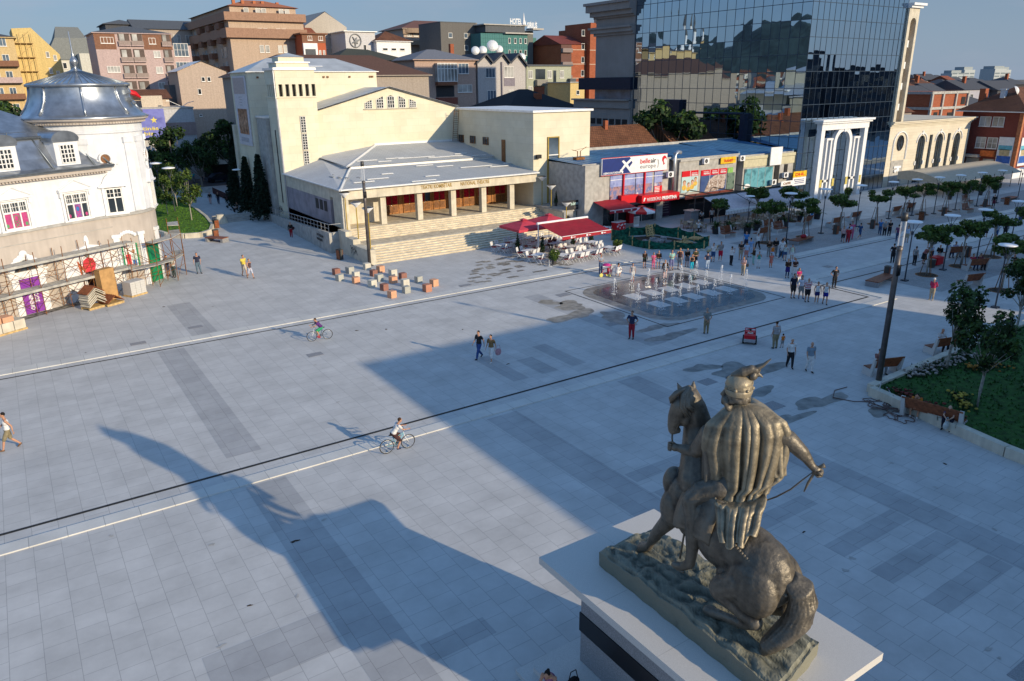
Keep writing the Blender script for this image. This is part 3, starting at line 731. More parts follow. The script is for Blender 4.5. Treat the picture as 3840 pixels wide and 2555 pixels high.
def onwall(b,a,z):                                  # frame facing out of the round wall: x across, y outwards-in, z up
    b.T = Matrix.Translation((*C,z)) @ Matrix.Rotation(R(a + 90),4,'Z') @ Matrix.Translation((0,-rr,0))
for a in (-110,-48):
    b = MB(); onwall(b,a,6.0)
    b.box(-.5,-.06,0,.5,.3,1.9,1)
    for x in (-.58,-.04,.5): b.box(x,-.14,0,x + .08,.3,1.9)
    for z in (0,1.15,1.82): b.box(-.58,-.12,z,.58,.3,z + .09)
    for x in (-.28,.25): b.box(x,-.1,1.2,x + .03,.2,1.85)
    b.box(-.5,-.1,1.5,.5,.2,1.53)
    w = b.build('window',[M['frame'],M['pane']],P)
    b = MB(); onwall(b,a,6.0)
    b.box(-.85,-.2,-.12,.85,.3,0); b.box(-.8,-.14,0,-.6,.3,2.0); b.box(.6,-.14,0,.8,.3,2.0)
    pts = [(-1.0,2.05),(1.0,2.05),(.75,2.3),(.5,2.75),(.25,2.95),(-.25,2.95),(-.5,2.75),(-.75,2.3)]
    b.wallpoly(pts,-.2,.2); b.box(-1.05,-.3,2.0,1.05,.2,2.12)
    b.build('window_surround',M['white'],w)
    b = MB(); onwall(b,a - 2,10.1)
    ring = [(.36 * math.cos(R(t)),.36 * math.sin(R(t))) for t in range(0,360,18)]
    b.wallpoly(ring,-.03,.2,1)
    for k in range(20):
        p,p2 = ring[k],ring[(k + 1) % 20]; b.tube([(p[0] * 1.15,-.06,p[1] * 1.15),(p2[0] * 1.15,-.06,p2[1] * 1.15)],.09,6,0,False)
    for s in (-1,1): b.ball((.55 * s,-.02,-.35),(.16,.06,.3),8,0)
    b.ball((0,-.03,-.75),(.14,.06,.25),8,0)
    b.build('round_window',[M['white'],M['wood_dark']],P)
# green shop panels on the tower foot
for a,lab,k in ((-104,0,0),(-72,1,1)):
    b = MB(); onwall(b,a,1.7 if k == 0 else 0.05)
    h = 1.8 if k == 0 else 3.3
    b.box(-.5,-.06,0,.5,.1,h,1 if k == 0 else 0); b.box(-.62,-.12,0,-.5,.1,h,0); b.box(.5,-.12,0,.62,.1,h,0)
    if k == 0:
        b.box(-.35,-.09,.1,.0,.02,1.0,2); b.ball((-.18,-.08,1.1),(.1,.02,.12),8,3); b.box(.1,-.09,.05,.4,.02,.5,4); b.ball((.25,-.08,1.2),(.13,.02,.15),8,3); b.box(.08,-.09,.5,.42,.02,1.0,1)
        for z in range(5): b.box(.08,-.095,.52 + .1 * z,.42,.02,.56 + .1 * z,0)
    else: b.box(-.42,-.09,1.9,.42,.02,3.0,5)
    b.build('shop_panel',[mat('green_panel',(.01,.24,.10),.5),M['white'],bpy.data.materials['print_red'],M['skin'],bpy.data.materials['blue_panel'],mat('green_dark',(.01,.15,.08),.4)],P)
b = MB()
for a in (-116,-88,-58):
    onwall(b,a,0); b.box(-.22,-.14,0,.22,.2,4.3); b.box(-.32,-.2,4.1,.32,.2,4.35)
b.T = Matrix.Identity(4)
for k in range(-3,4): onwall(b,-104,4.0); b.ball((.2 * k,-.05,.45 - .03 * k * k),(.15,.1,.16),8)
b.build('pilaster',M['white'],P)
# ------------------------------------------------------------------ scaffold
S = thing('scaffold','rusty tube scaffold with grey plank decks along the ornate white building','scaffold',(8.8,66.73,0),R(29.5))
xs = [-14.4,-12.3,-10.2,-8.2,-6.3,-4.5,-2.6]; q = random.Random(4)
for x in xs:
    for y in (-1.25,-.2):
        h = 4.15 + q.uniform(-.05,.45)
        MB().tube([(x,y,0),(x + q.uniform(-.08,.08),y + q.uniform(-.05,.05),h * .5),(x + q.uniform(-.06,.06),y,h)],.026,6).build('standard',M['rust'],S)
b = MB()
for i,x in enumerate(xs[:-1]):
    x2 = xs[i + 1]
    for y in (-1.25,-.2):
        for z in (.95,1.85,2.7,3.7): b.tube([(x,y,z),(x2,y,z + q.uniform(-.05,.05))],.016,5)
        for z in (0.1,2.0): b.tube([(x,y - .03,z),(x2,y - .03,z + 1.7)],.014,5); b.tube([(x2,y + .03,z),(x,y + .03,z + 1.7)],.014,5)
for x in xs:
    for z in (1.8,3.65): b.tube([(x,-1.25,z),(x,-.2,z)],.025,5)
b.build('brace',M['rust'],S)
for z in (1.88,3.75):
    b = MB()
    for k in range(3): b.box(-15.2,-1.3 + .38 * k,z,-2.4,-.96 + .38 * k,z + .05);
    b.box(-15.2,-1.32,z - .12,-2.4,-1.29,z + .05)
    b.build('deck',M['plank'],S)
S2 = thing('scaffold','rusty tube scaffold turning round the foot of the corner tower','scaffold',(8.8,66.73,0),R(29.5))
ring = []
for k in range(5):
    a = R(-112 + 21 * k)
    for r_ in (4.7,5.6):
        x,y = C[0] + r_ * math.cos(a),C[1] + r_ * math.sin(a); ring.append((x,y))
        MB().tube([(x,y,0),(x + .05,y,2.2),(x,y + .05,3.9 + .7 * (k > 2))],.026,6).build('standard',M['rust'],S2)
b = MB()
for k in range(4):
    for j in (0,1):
        p,p2 = ring[2 * k + j],ring[2 * k + 2 + j]
        for z in (1.0,2.0,3.5): b.tube([(*p,z),(*p2,z)],.016,5)
        b.tube([(*p,.1),(*p2,1.8)],.02,5); b.tube([(*p2,1.9),(*p,3.4)],.02,5)
for k in range(5):
    for z in (1.7,3.45): b.tube([(*ring[2 * k],z),(*ring[2 * k + 1],z)],.025,5)
b.build('brace',M['rust'],S2)
for z,ks in ((1.72,(0,1,2,3)),(3.5,(1,2,3)),(4.2,(3,))):
    b = MB()
    for k in ks:
        p,p2,p3,p4 = ring[2 * k],ring[2 * k + 2],ring[2 * k + 3],ring[2 * k + 1]
        b.prism([p,p2,p3,p4],z + .01 * k,z + .05 + .01 * k)
    b.build('deck',M['plank'],S2)
# ------------------------------------------------------------------ mirror-glass tower
def mirror(name,c,ro=.015):
    m = bpy.data.materials.new(name); m.use_nodes = True; nt = m.node_tree; b = nt.nodes['Principled BSDF']; L = nt.links.new
    g = nd(nt,'ShaderNodeNewGeometry'); n = nd(nt,'ShaderNodeTexNoise'); n.inputs['Scale'].default_value = .35; L(g.outputs['Position'],n.inputs['Vector'])
    r = nd(nt,'ShaderNodeValToRGB'); r.color_ramp.elements[0].color = (*[x * .85 for x in c],1); r.color_ramp.elements[1].color = (*c,1); L(n.outputs['Fac'],r.inputs[0])
    L(r.outputs[0],b.inputs['Base Color']); b.inputs['Metallic'].default_value = 1; b.inputs['Roughness'].default_value = ro
    return m
GT = thing('glass_tower','tall blue mirror-glass office tower reflecting the town and hills','tower',(85.8,62.2,0))
b = MB(); q = random.Random(21)
H0 = 34.2; nz = 17; dz = H0 / nz
def panel(p,du,dn):                       # one pane, slightly tilted and bowed so that reflections break from pane to pane
    a,c2 = q.gauss(0,.0045),q.gauss(0,.0035); bow = q.gauss(0,.006)
    rows = []
    for j in range(4):
        row = []
        for i in range(4):
            u,v = i / 3,j / 3
            off = a * (u - .5) * du.length + c2 * (v - .5) * dz + bow * (4 * u * (1 - u) * 4 * v * (1 - v) - .5)
            row.append(tuple(p + du * u + Vector((0,0,dz * v)) + dn * off))
        rows.append(row)
    b.grid(rows)
for k in range(nz):
    for i in range(21): panel(Vector((0,31.4 - 31.4 * i / 21,dz * k)),Vector((0,-31.4 / 21,0)),Vector((-1,0,0)))
    for i in range(18): panel(Vector((20.7 * i / 18,0,dz * k)),Vector((20.7 / 18,0,0)),Vector((0,-1,0)))
g = b.build('glass_facade',mirror('mirror_glass',(.42,.53,.64)),GT,True)
b = MB()
for k in range(nz + 1):
    b.box(-.03,0,dz * k - .035,.01,31.4,dz * k + .035); b.box(0,-.03,dz * k - .035,20.7,.01,dz * k + .035)
for i in range(22): y = 31.4 * i / 21; b.box(-.028,y - .022,0,.01,y + .022,H0)
for i in range(19): x = 20.7 * i / 18; b.box(x - .022,-.028,0,x + .022,.01,H0)
b.build('mullion',mat('dark_mullion',(.03,.05,.08),.4,var=.1),GT)
b = MB(); b.box(.1,.1,0,20.6,31.3,H0 - .1); b.build('core',M['black'],GT)
b = MB(); b.box(-.75,20.6,9.0,0,25.0,12.5); b.tube([(-.7,22,10.7),(-.7,8.6,10.8)],.13,6); b.box(-.9,8.3,7.0,0,9.0,10.8)
b.build('service_duct',mat('navy_duct',(.012,.018,.04),.4,var=.1),GT)
# stone side slab of the tower, with its arch and balconies
b = MB(); b.box(20.7,-.3,9,21.3,12,24.2); b.box(22.7,-.3,9,23.2,12,24.2); b.box(21.3,.8,9,22.7,12,24.2,2)
b.wallpoly([(21.3,22.2)] + [(22 + .7 * math.cos(R(a)),22.2 + .75 * math.sin(R(a))) for a in range(180,-1,-15)][1:] + [(22.7,24.2),(21.3,24.2)],-.3,.8)
b.box(20.6,-.6,24.2,23.5,12,24.5,1); b.box(20.6,-.9,24.5,23.8,12,24.8,1)
for z in (10.8,13.6,16.4,19.2): b.box(21.3,.1,z,22.3,.8,z + .9,1); b.box(21.4,.7,z + .9,21.9,.85,z + 2,3)
b.build('stone_slab',[M['stone'],M['white'],mat('ochre_reveal',(.42,.29,.12),.8,var=.1),M['wood_dark']],GT)
# free-standing classical portal in front of the tower
PT = thing('portal','tall pale stone portal with central arch in front of the glass tower','portal',(88.2,60.6,0))
b = MB()
b.box(0,0,0,.75,.7,9.3); b.box(9.5,0,0,10.25,.7,9.3); b.box(-.05,-.05,8.9,10.3,.75,9.7); b.box(-.35,-.3,9.7,10.6,.9,9.95); b.box(-.6,-.5,9.95,10.85,1.0,10.2)
b.build('portal_frame',M['white'],PT)
b = MB()
n = 14; cx,ro,ri,zc = 5.1,2.0,1.45,7.2
for s in (-1,1): x = cx + s * (ro + ri) / 2; b.box(x - .28,.1,0,x + .28,.6,zc)
for k in range(n):
    a0,a1 = math.pi * k / n,math.pi * (k + 1) / n
    v = [(cx + r_ * math.cos(a),y,zc + r_ * math.sin(a)) for y in (.1,.6) for r_,a in ((ro,a0),(ro,a1),(ri,a1),(ri,a0))]
    b.add(v,[(0,1,2,3),(7,6,5,4),(0,4,5,1),(2,6,7,3),(0,3,7,4),(1,5,6,2)])
b.box(cx - .14,0,zc + ri - .1,cx + .14,.6,zc + ro + .15)
b.build('arch',M['white'],PT)
for x in (1.5,7.5):
    b = MB(); b.box(x,.1,0,x + .3,.5,7.6); b.box(x + .9,.1,0,x + 1.2,.5,7.6); b.box(x - .08,.05,7.6,x + 1.28,.55,7.85); b.box(x,.1,2.2,x + 1.2,.5,2.5); b.build('side_frame',M['white'],PT)
for x in (.8,3.5,6.5,9.6): MB().box(x,-.03,1.6,x + .45,0,2.6).build('notice',paint((.55,.45,.12)),PT)
# stone wing with arched windows
WG = thing('stone_wing','low cream stone building with three arched windows and a round one','building',(106.5,62.2,0))
def holed(b,x0,x1,z1,holes,t=.35):
    """wall strip by strip, leaving the openings free"""
    xs = sorted({x0,x1} | {h[0] for h in holes} | {h[1] for h in holes})
    for a,c2 in zip(xs,xs[1:]):
        hh = [h for h in holes if h[0] <= a + 1e-6 and h[1] >= c2 - 1e-6]
        if not hh: b.box(a,0,0,c2,t,z1)
        else:
            h = hh[0]
            if h[2] > 0: b.box(a,0,0,c2,t,h[2])
            if h[4]:
                n = 12; r_ = (h[1] - h[0]) / 2; cx = (h[0] + h[1]) / 2; zc = h[3] - r_
                arc = [(cx - r_ * math.cos(math.pi * k / n),zc + r_ * math.sin(math.pi * k / n)) for k in range(n + 1)]
                for (xa,za),(xb,zb) in zip(arc,arc[1:]): b.wallpoly([(xa,za),(xb,zb),(xb,z1),(xa,z1)],0,t)
            else: b.box(a,0,h[3],c2,t,z1)
b = MB(); ar = [(7.9,9.9,0,7.0,1),(13.0,15.0,0,7.05,1),(18.2,20.2,0,6.95,1),(11.0,11.9,0,7.0,0),(16.2,17.1,0,7.0,0)]
holed(b,0,22.6,8.4,ar); b.box(0,.35,0,.4,14,8.4); b.box(22.2,.35,0,22.6,14,8.4)
for z,p in ((8.4,.08),(8.62,.22),(8.85,.45)): b.box(-.05,-p,z,22.65 + p,14,z + .24)
b.box(-.05,-.6,9.09,23.4,14,9.25); b.quad((0,0,9.28),(22.6,0,9.28),(22.6,14,9.28),(0,14,9.28))
b.build('wall',pattern_mat('stone_courses',0,(.62,.56,.45),(.65,.60,.49),(.52,.46,.37),2.2,.42,.015,plane='wall',bump=.15,blotch=.1),WG)
for h in ar:
    b = MB(); b.box(h[0],.3,0,h[1],.34,h[3],1)
    for k in range(1,3): x = h[0] + (h[1] - h[0]) * k / 3; b.box(x - .03,.24,0,x + .03,.34,h[3])
    for z in (1.3,2.6,4.4,5.9): b.box(h[0],.25,z,h[1],.34,z + .06)
    b.build('window',[M['ink'],M['pane']],WG)
    if h[4]:
        b = MB(); cx = (h[0] + h[1]) / 2; n = 12
        for k in range(n):
            a0,a1 = math.pi * k / n,math.pi * (k + 1) / n
            b.tube([(cx + 1.35 * math.cos(a0),-.04,6.0 + 1.35 * math.sin(a0)),(cx + 1.35 * math.cos(a1),-.04,6.0 + 1.35 * math.sin(a1))],.11,5)
        b.box(cx - .14,-.12,7.1,cx + .14,.1,7.7);
        for s in (-1.25,1.0): b.box(cx + s,-.14,2.7,cx + s + .25,.05,3.3)
        b.build('arch_trim',M['white'],WG)
b = MB(); n = 20; cx,cz = 3.1,6.2
b.wallpoly([(cx + .72 * math.cos(2 * math.pi * k / n),cz + 1.0 * math.sin(2 * math.pi * k / n)) for k in range(n)],-.06,.05,1)
for k in range(n):
    a0,a1 = 2 * math.pi * k / n,2 * math.pi * (k + 1) / n; b.tube([(cx + .75 * math.cos(a0),-.08,cz + 1.03 * math.sin(a0)),(cx + .75 * math.cos(a1),-.08,cz + 1.03 * math.sin(a1))],.09,5,0,False)
for k in range(3): a = math.pi * k / 3; b.tube([(cx - .7 * math.cos(a),-.08,cz - .95 * math.sin(a)),(cx + .7 * math.cos(a),-.08,cz + .95 * math.sin(a))],.03,4)
b.build('round_window',[M['ink'],M['pane']],WG)
b = MB(); n = 12
for k in range(n):
    a0,a1 = math.pi * k / n,math.pi * (k + 1) / n; b.tube([(cx + 1.75 * math.cos(a0),-.05,6.2 + 1.6 * math.sin(a0)),(cx + 1.75 * math.cos(a1),-.05,6.2 + 1.6 * math.sin(a1))],.13,5)
for s in (-1.75,1.75): b.tube([(cx + s,-.05,3.8),(cx + s,-.05,6.2)],.13,5)
b.box(1.4,-.08,0,4.6,.0,3.7,1); b.box(2.2,-.2,2.6,4.0,-.05,2.9,2); b.ball((2.6,-.2,2.2),(.35,.1,.25),8,2); b.ball((3.2,-.2,2.35),(.4,.1,.3),8,2)
b.build('niche',[M['white'],M['concrete'],M['lampwhite']],WG)
# fabric canopy of the restaurant before the wing
CN = thing('canopy','long beige barrel-roofed fabric canopy over the restaurant terrace','canopy',(103,51.5,0))
b = MB(); rows = []
for i in range(9):
    x = 21.5 * i / 8; rows.append([(x,6.6 - 6.6 * k / 10,2.25 - .06 * abs(math.sin(i * math.pi / 1)) + .95 * math.sin(math.pi * min(1,k / 10 * .75 + .25)) - (.35 * (k / 10) ** 2)) for k in range(11)])
b.grid(rows); b.add([rows[0][k] for k in range(11)] + [(0,0,1.9),(0,6.6,1.9)],[tuple(range(11)) + (11,12)]); b.add([rows[8][k] for k in range(11)] + [(21.5,0,1.9),(21.5,6.6,1.9)],[tuple(range(11)) + (11,12)])
b.build('fabric',mat('beige_fabric',(.46,.40,.31),.8,var=.06),CN,True)
b = MB()
for i in range(9):
    for y in (.1,6.5): b.tube([(.2 + 2.64 * i,y,0),(.2 + 2.64 * i,y,2.2)],.05,6)
b.build('post',M['steel'],CN)
# ------------------------------------------------------------------ row of shops with blue sheet roofs
SH = thing('shop_row','row of low shops with blue sheet roofs and big window posters','shops',(0,0,0))
b = MB()
b.box(53.0,62,2.2,62.6,72,6.9); b.box(54,63.2,0,62.6,72,2.2,2)
b.box(62.6,63.2,0,64.3,72,6.6,1); b.box(64.3,62,2.2,74.0,72,6.62); b.box(64.3,63.4,0,74,72,2.2,2)
b.box(74.0,63.0,0,75.3,72,6.2,1); b.box(75.3,62,2.2,85.0,72,6.3); b.box(75.3,63.4,0,85,72,2.2,2); b.box(64.3,61.85,6.4,74.1,62,6.66); b.box(75.2,61.85,5.95,85.1,62,6.32,3)
b.box(50.4,61.9,0,53,69,6.9); b.box(75.25,61.9,5.0,85.05,62,5.9,3)
b.build('wall',[M['concrete'],mat('grey_panel',(.27,.27,.28),.7,var=.1),M['black'],mat('cream_band',(.52,.48,.33),.7,var=.06)],SH)
b = MB()
for x0,x1,za,zb in ((50.3,63.4,6.95,7.3),(63.4,74.8,6.7,7.3),(74.8,85.2,6.4,7.45)):
    b.quad((x0,62.3,za),(x1,62.3,za),(x1,72.5,zb),(x0,72.5,zb)); b.box(x0,62.25,za - .12,x1,62.35,za + .05,1); b.box(x1 - .2,62.3,za,x1,72.4,za + .25,0)
    for k in range(int(x1 - x0)): b.tube([(x0 + k + .5,62.3,za + .01),(x0 + k + .5,72.5,zb + .01)],.018,4)
b.box(50.3,72.4,7.0,85.2,72.6,7.6,1)
b.build('roof',[M['blue_roof'],M['concrete']],SH)
# air-conditioning units, flue
for x,y,z in ((67.7,61.7,6.0),(74.2,61.9,5.9),(61.9,61.6,4.9),(82.6,61.7,3.3),(80.2,61.6,2.6)):
    t = thing('air_conditioner','white air-conditioning unit fixed to the shop fronts','air conditioner',(x,y,z),0,'air-conditioning units on the shop fronts')
    b = MB(); b.box(0,-.3,0,.85,.05,.62); b.build('casing',M['white'],t)
    b = MB(); b.lathe([(.24,0),(.2,-.02),(.05,-.02),(.05,0)],(0,0,0),14); o = b.build('fan_guard',M['ink'],t); o.rotation_euler = (R(-90),0,0); o.location = (.36,-.31,.31)
b = MB(); b.tube([(63.4,61.8,2.6),(63.4,61.8,6.9),(63.5,62.0,7.35),(64.2,62.3,7.5),(64.7,62.3,7.4)],.22,10); tag(b.build('flue',M['alu'],None,True),'fat silver flue pipe rising between two shops','flue')
b = MB()
for x in (52.6,53.0): b.tube([(x,66,7.2),(x,66,8.0)],.05,6)
b.box(52.2,65.7,7.1,53.4,66.3,7.35); b.tube([(52.6,66,8),(51.8,66,8.2)],.03,5); b.tube([(53,66,8),(54,66.2,8.4)],.03,5); b.tube([(52,66,8.1),(54.2,66,8.35)],.02,4)
tag(b.build('antenna',M['rust']),'small aerial mast on the blue roof','antenna')
# billboard
BB = thing('billboard','wide white and blue airline billboard on the shop roof edge','billboard',(52.4,61.6,5.75))
b = MB(); b.box(0,0,0,9.5,.18,1.75,0); b.box(-.05,-.01,-.05,9.55,.16,0,2); b.box(-.05,-.01,1.75,9.55,.16,1.8,2); b.build('board',[M['white'],M['white'],M['redgloss']],BB)
navy = mat('navy_print',(.012,.03,.17),.45,var=.05)
b = MB(); b.wallpoly([(.05,.03),(4.1,.03),(3.8,.6),(4.3,1.1),(3.9,1.72),(.05,1.72)],-.012,0,0)
b.wallpoly([(2.45,.25),(2.62,.18),(3.3,.75),(4.2,1.35),(4.15,1.5),(3.95,1.5),(3.1,.95)],-.02,-.013,1)
b.wallpoly([(2.75,1.35),(3.0,1.45),(3.6,1.0),(4.15,.2),(4.0,.12),(3.35,.75)],-.026,-.021,1); b.wallpoly([(2.5,.45),(2.6,.5),(3.0,.3),(2.95,.08),(2.85,.08)],-.03,-.027,1)
b.ball((9.05,-.01,1.2),(.36,.02,.38),14,2); b.ball((9.15,-.025,1.0),(.2,.02,.28),12,3); b.wallpoly([(8.85,1.0),(8.95,.55),(9.2,.75)],-.03,-.02,2)
b.build('print',[navy,M['white'],M['redgloss'],M['white']],BB)
letter('belle',.72,M['redgloss'],BB,(5.45,-.012,.92),width=1.45,bold=.01); letter('air',.72,M['ink'],BB,(6.98,-.012,.92),width=.82,bold=.01)
letter('europe',.66,mat('grey_letter',(.22,.22,.23),.5),BB,(5.45,-.012,.38),width=2.35); letter('}',.95,bpy.data.materials['grey_letter'],BB,(7.98,-.012,.52))
letter('AGJENCI E AUTORIZUAR',.26,M['white'],BB,(.2,-.016,.12),width=2.4,bold=.008)
# poster windows: left shop, middle shop, right shop
def picture(name,cols,scale,seed=0):
    m = bpy.data.materials.new(name); m.use_nodes = True; nt = m.node_tree; b = nt.nodes['Principled BSDF']; L = nt.links.new
    g = nd(nt,'ShaderNodeNewGeometry'); n = nd(nt,'ShaderNodeTexNoise'); n.noise_dimensions = '4D'; n.inputs['W'].default_value = seed; n.inputs['Scale'].default_value = scale; n.inputs['Detail'].default_value = 7
    L(g.outputs['Position'],n.inputs['Vector']); r = nd(nt,'ShaderNodeValToRGB'); r.color_ramp.interpolation = 'EASE'
    while len(r.color_ramp.elements) < len(cols): r.color_ramp.elements.new(.5)
    for i,c in enumerate(cols): r.color_ramp.elements[i].position = .3 + .4 * i / max(1,len(cols) - 1); r.color_ramp.elements[i].color = (*c,1)
    L(n.outputs['Fac'],r.inputs[0]); L(r.outputs[0],b.inputs['Base Color']); b.inputs['Roughness'].default_value = .35
    return m
pic_city = picture('city_picture',[(.08,.05,.08),(.35,.22,.25),(.12,.16,.35),(.55,.5,.55)],1.6,1)
pic_sky = picture('sky_picture',[(.10,.13,.36),(.3,.35,.6),(.18,.22,.5)],.8,2)
pic_sea = picture('sea_picture',[(.02,.05,.14),(.05,.09,.22),(.03,.06,.2)],.7,3)
pic_town = picture('old_town_picture',[(.14,.10,.09),(.5,.42,.38),(.22,.15,.12),(.75,.7,.66)],2.6,4)
pic_teal = picture('teal_picture',[(.05,.16,.2),(.12,.35,.42),(.04,.1,.12)],1.1,5)
pic_green = picture('green_picture',[(.03,.06,.05),(.14,.2,.16),(.05,.08,.08)],1.6,6)
pic_beach = picture('beach_picture',[(.25,.45,.5),(.45,.6,.62),(.3,.5,.55)],.6,7)
b = MB()
for x in (53.9,55.75,57.6,58.85,60.4): b.box(x,61.9,3.0 - .05 * (x - 53.9),x + (1.7 if x < 57 else 1.2),62,4.4,0); b.box(x,61.9,4.4,x + (1.7 if x < 57 else 1.2),62,5.7,1)
b.box(53.9,61.88,5.1,62,62,5.16,2); b.box(60.4,61.87,3.3,61.6,61.9,4.0,3)
for z in range(4): b.box(60.45,61.86,3.35 + .16 * z,61.2,61.88,3.42 + .16 * z,2)
b.build('poster',[pic_city,pic_sky,M['white'],M['redgloss']],SH)
for x in (55.6,58.7): MB().box(x,61.7,2.6,x + .16,61.9,5.74).build('red_pillar',M['redgloss'],SH)
b = MB(); b.box(64.75,61.92,2.85,67.4,62,4.65,0); b.box(64.75,61.91,4.65,67.4,62,5.3,1)
for i,(x,z,r_) in enumerate(((65.2,3.9,.3),(65.9,3.65,.26),(66.5,3.9,.28),(67.0,4.2,.26))):
    b.ball((x,61.91,z),(r_ * .8,.03,r_),10,2); b.ball((x,61.92,z + .12),(r_ * .9,.03,r_ * .9),10,3); b.ball((x,61.91,z - r_ * 1.6),(r_ * 1.3,.03,r_ * 1.1),10,4)
b.box(66.05,61.9,2.85,66.1,61.93,5.3,5); b.build('poster',[pic_beach,M['redgloss'],M['skin_pale'],M['wood_dark'],mat('yellow_print',(.65,.42,.08),.5),M['white']],SH)
b = MB(); b.box(67.9,61.92,2.6,72.3,62,4.55,0); b.box(67.9,61.91,4.55,72.3,62,5.2,1); b.wallpoly([(68.6,2.65),(69.3,4.0),(70.2,4.5),(72.25,4.5),(72.0,2.9),(70.5,2.65)],61.9,61.92,2)
for x in (69.35,70.8): b.box(x,61.89,2.6,x + .04,61.92,5.2,3)
b.box(72.5,61.92,2.6,73.8,62,4.6,4); b.box(72.5,61.91,4.6,73.4,62,5.2,5)
b.build('poster',[pic_sea,M['redgloss'],pic_town,M['white'],pic_green,mat('green_print',(.25,.5,.12),.5)],SH)
for i,(x,wd) in enumerate(((66.3,1.0),(68.3,.95),(69.75,.95),(71.2,.95))): letter('PRISHTINA',.26,M['white'],SH,(x,61.9,4.7),width=wd,bold=.008); letter('REISEBÜRO',.18,M['white'],SH,(x,61.9,4.95),width=wd * .9)
b = MB(); b.box(75.6,61.9,2.4,80.9,62,4.8,0); b.ball((76.2,61.9,2.7),(.55,.03,.3),10,1)
for x in (76.8,78.1,79.4): b.box(x,61.88,2.4,x + .04,61.92,4.8,2)
b.box(81.3,61.9,2.6,82.2,62,4.9,3); b.box(83.2,61.9,3.0,83.8,62,4.9,3)
b.build('poster',[pic_teal,M['white'],M['concrete'],M['black']],SH)
def signboard(name,label,x,y,z,w,h,m,s,sm,size,width,d=.12,dz=.25,group=None):
    t = thing(name,label,'sign',(x,y,z),0,group); b = MB(); b.box(0,0,0,w,d,h); b.build('board',m,t)
    if s: letter(s,size,sm,t,((w - width) / 2,-.012,h * dz),width=width,bold=.012)
    return t
RS = thing('shop_sign','red box canopy sign lettered REISEBÜRO PRISHTINA over the entrance','sign',(57.3,60.5,2.5),R(-2.5))
b = MB(); b.box(0,0,0,5.5,2.6,.85); b.box(-2.3,.7,.1,0,3.0,.95); b.build('board',M['redgloss'],RS)
letter('REISEBÜRO',.5,M['white'],RS,(.75,-.012,.2),width=2.0,bold=.002); letter('PRISHTINA',.5,M['white'],RS,(2.9,-.012,.2),width=2.2,bold=.022)
b = MB(); b.wallpoly([(.2,.2),(.35,.2),(.45,.5),(.6,.55),(.3,.62)],-.014,0); b.build('emblem',M['white'],RS)
b = MB(); b.box(57.5,62.6,0,58.2,63.2,2.5,0); b.box(61.6,62.6,0,62.6,63.2,2.5,1); b.box(58.2,63.0,0,61.6,63.19,2.2,2); b.box(62.7,62.9,.2,64.2,63.2,2.2,3)
for k in range(5): b.box(62.95,62.88,.6 + .3 * k,63.9 - .1 * (k % 2),62.9,.66 + .3 * k,4)
b.build('shop_entrance',[M['redgloss'],M['concrete'],M['pane'],mat('dark_violet',(.035,.012,.03),.5),mat('grey_print',(.2,.2,.2),.5)],SH)
for a in (('shop_sign','yellow courier sign with red letters above the middle shop',70.9,61.7,5.75,2.6,.75,mat('courier_yellow',(.75,.46,.02),.45),'TRANSIT',M['redgloss'],.42,1.7),
          ('shop_sign','blank white upright sign board on the third shop roof edge',79.7,61.5,5.0,2.2,2.2,M['white'],'',None,1,1)):
    signboard(*a)
Y1 = signboard('shop_sign','yellow DHL sign over a white panel beside the glass tower',84.2,61.2,3.2,2.7,.75,bpy.data.materials['courier_yellow'],'DHL',M['redgloss'],.5,1.9)
b = MB(); b.box(0,.01,-1.05,2.7,.11,-.02,0); b.box(.3,-.005,-.4,.5,.01,-.2,1)
for k in range(3): b.box(.6 - .2 * (k > 0),-.005,-.35 - .22 * k,2.3,.01,-.27 - .22 * k,1)
b.build('panel',[M['white'],navy],Y1)
signboard('shop_sign','small white café sign with dark letters under the courier sign',81.5,60.9,2.35,2.3,.6,M['white'],'CAFFE',M['wood_dark'],.4,1.5)
SO = signboard('shop_sign','dark box sign lettered simoni OPTIKA over a small kiosk',48.8,62.95,2.3,3.1,.98,M['ink'],'simoni',mat('mint_letter',(.45,.62,.58),.5),.5,2.0,dz=.5)
letter('OPTIKA',.28,bpy.data.materials['grey_print'],SO,(1.0,-.012,.12),width=1.2)
# kiosk and terrace in front of the wing
KI = thing('kiosk','low grey kiosk with glazed fronts beneath the planted theatre terrace','kiosk',(0,0,0))
b = MB(); b.box(48.5,63.3,0,57.2,68.3,2.1,0); b.box(48.4,63.1,2.1,52,68.3,2.3,1); b.box(48.6,63.05,0,48.8,63.3,2.3,3); b.box(51.6,63.0,0,51.8,63.3,3.2,3)
b.box(48.85,63.2,.1,49.9,63.3,2.1,2); b.box(50.4,63.2,.1,51.5,63.3,2.1,2); b.box(52,62.6,2.25,57,68.2,2.45,1); b.box(52.0,62.5,0,52.2,62.7,2.3,3); b.box(55.5,62.5,0,55.7,62.7,2.3,3); b.box(52.2,62.9,.1,55.5,63.28,2.0,4)
b.build('wall',[M['stone'],M['concrete'],M['pane_pale'],M['alu'],M['pane']],KI)
b = MB()
for k in range(15): b.tube([(52.3 + .3 * k,62.7,2.45),(52.3 + .3 * k,62.7,3.2)],.03,5)
b.tube([(52.3,62.7,3.2),(56.6,62.7,3.2)],.04,6); b.build('railing',M['white'],KI)
letter('Zf',.7,M['lampwhite'],KI,(49.0,63.18,.9),width=.75,bold=.01)
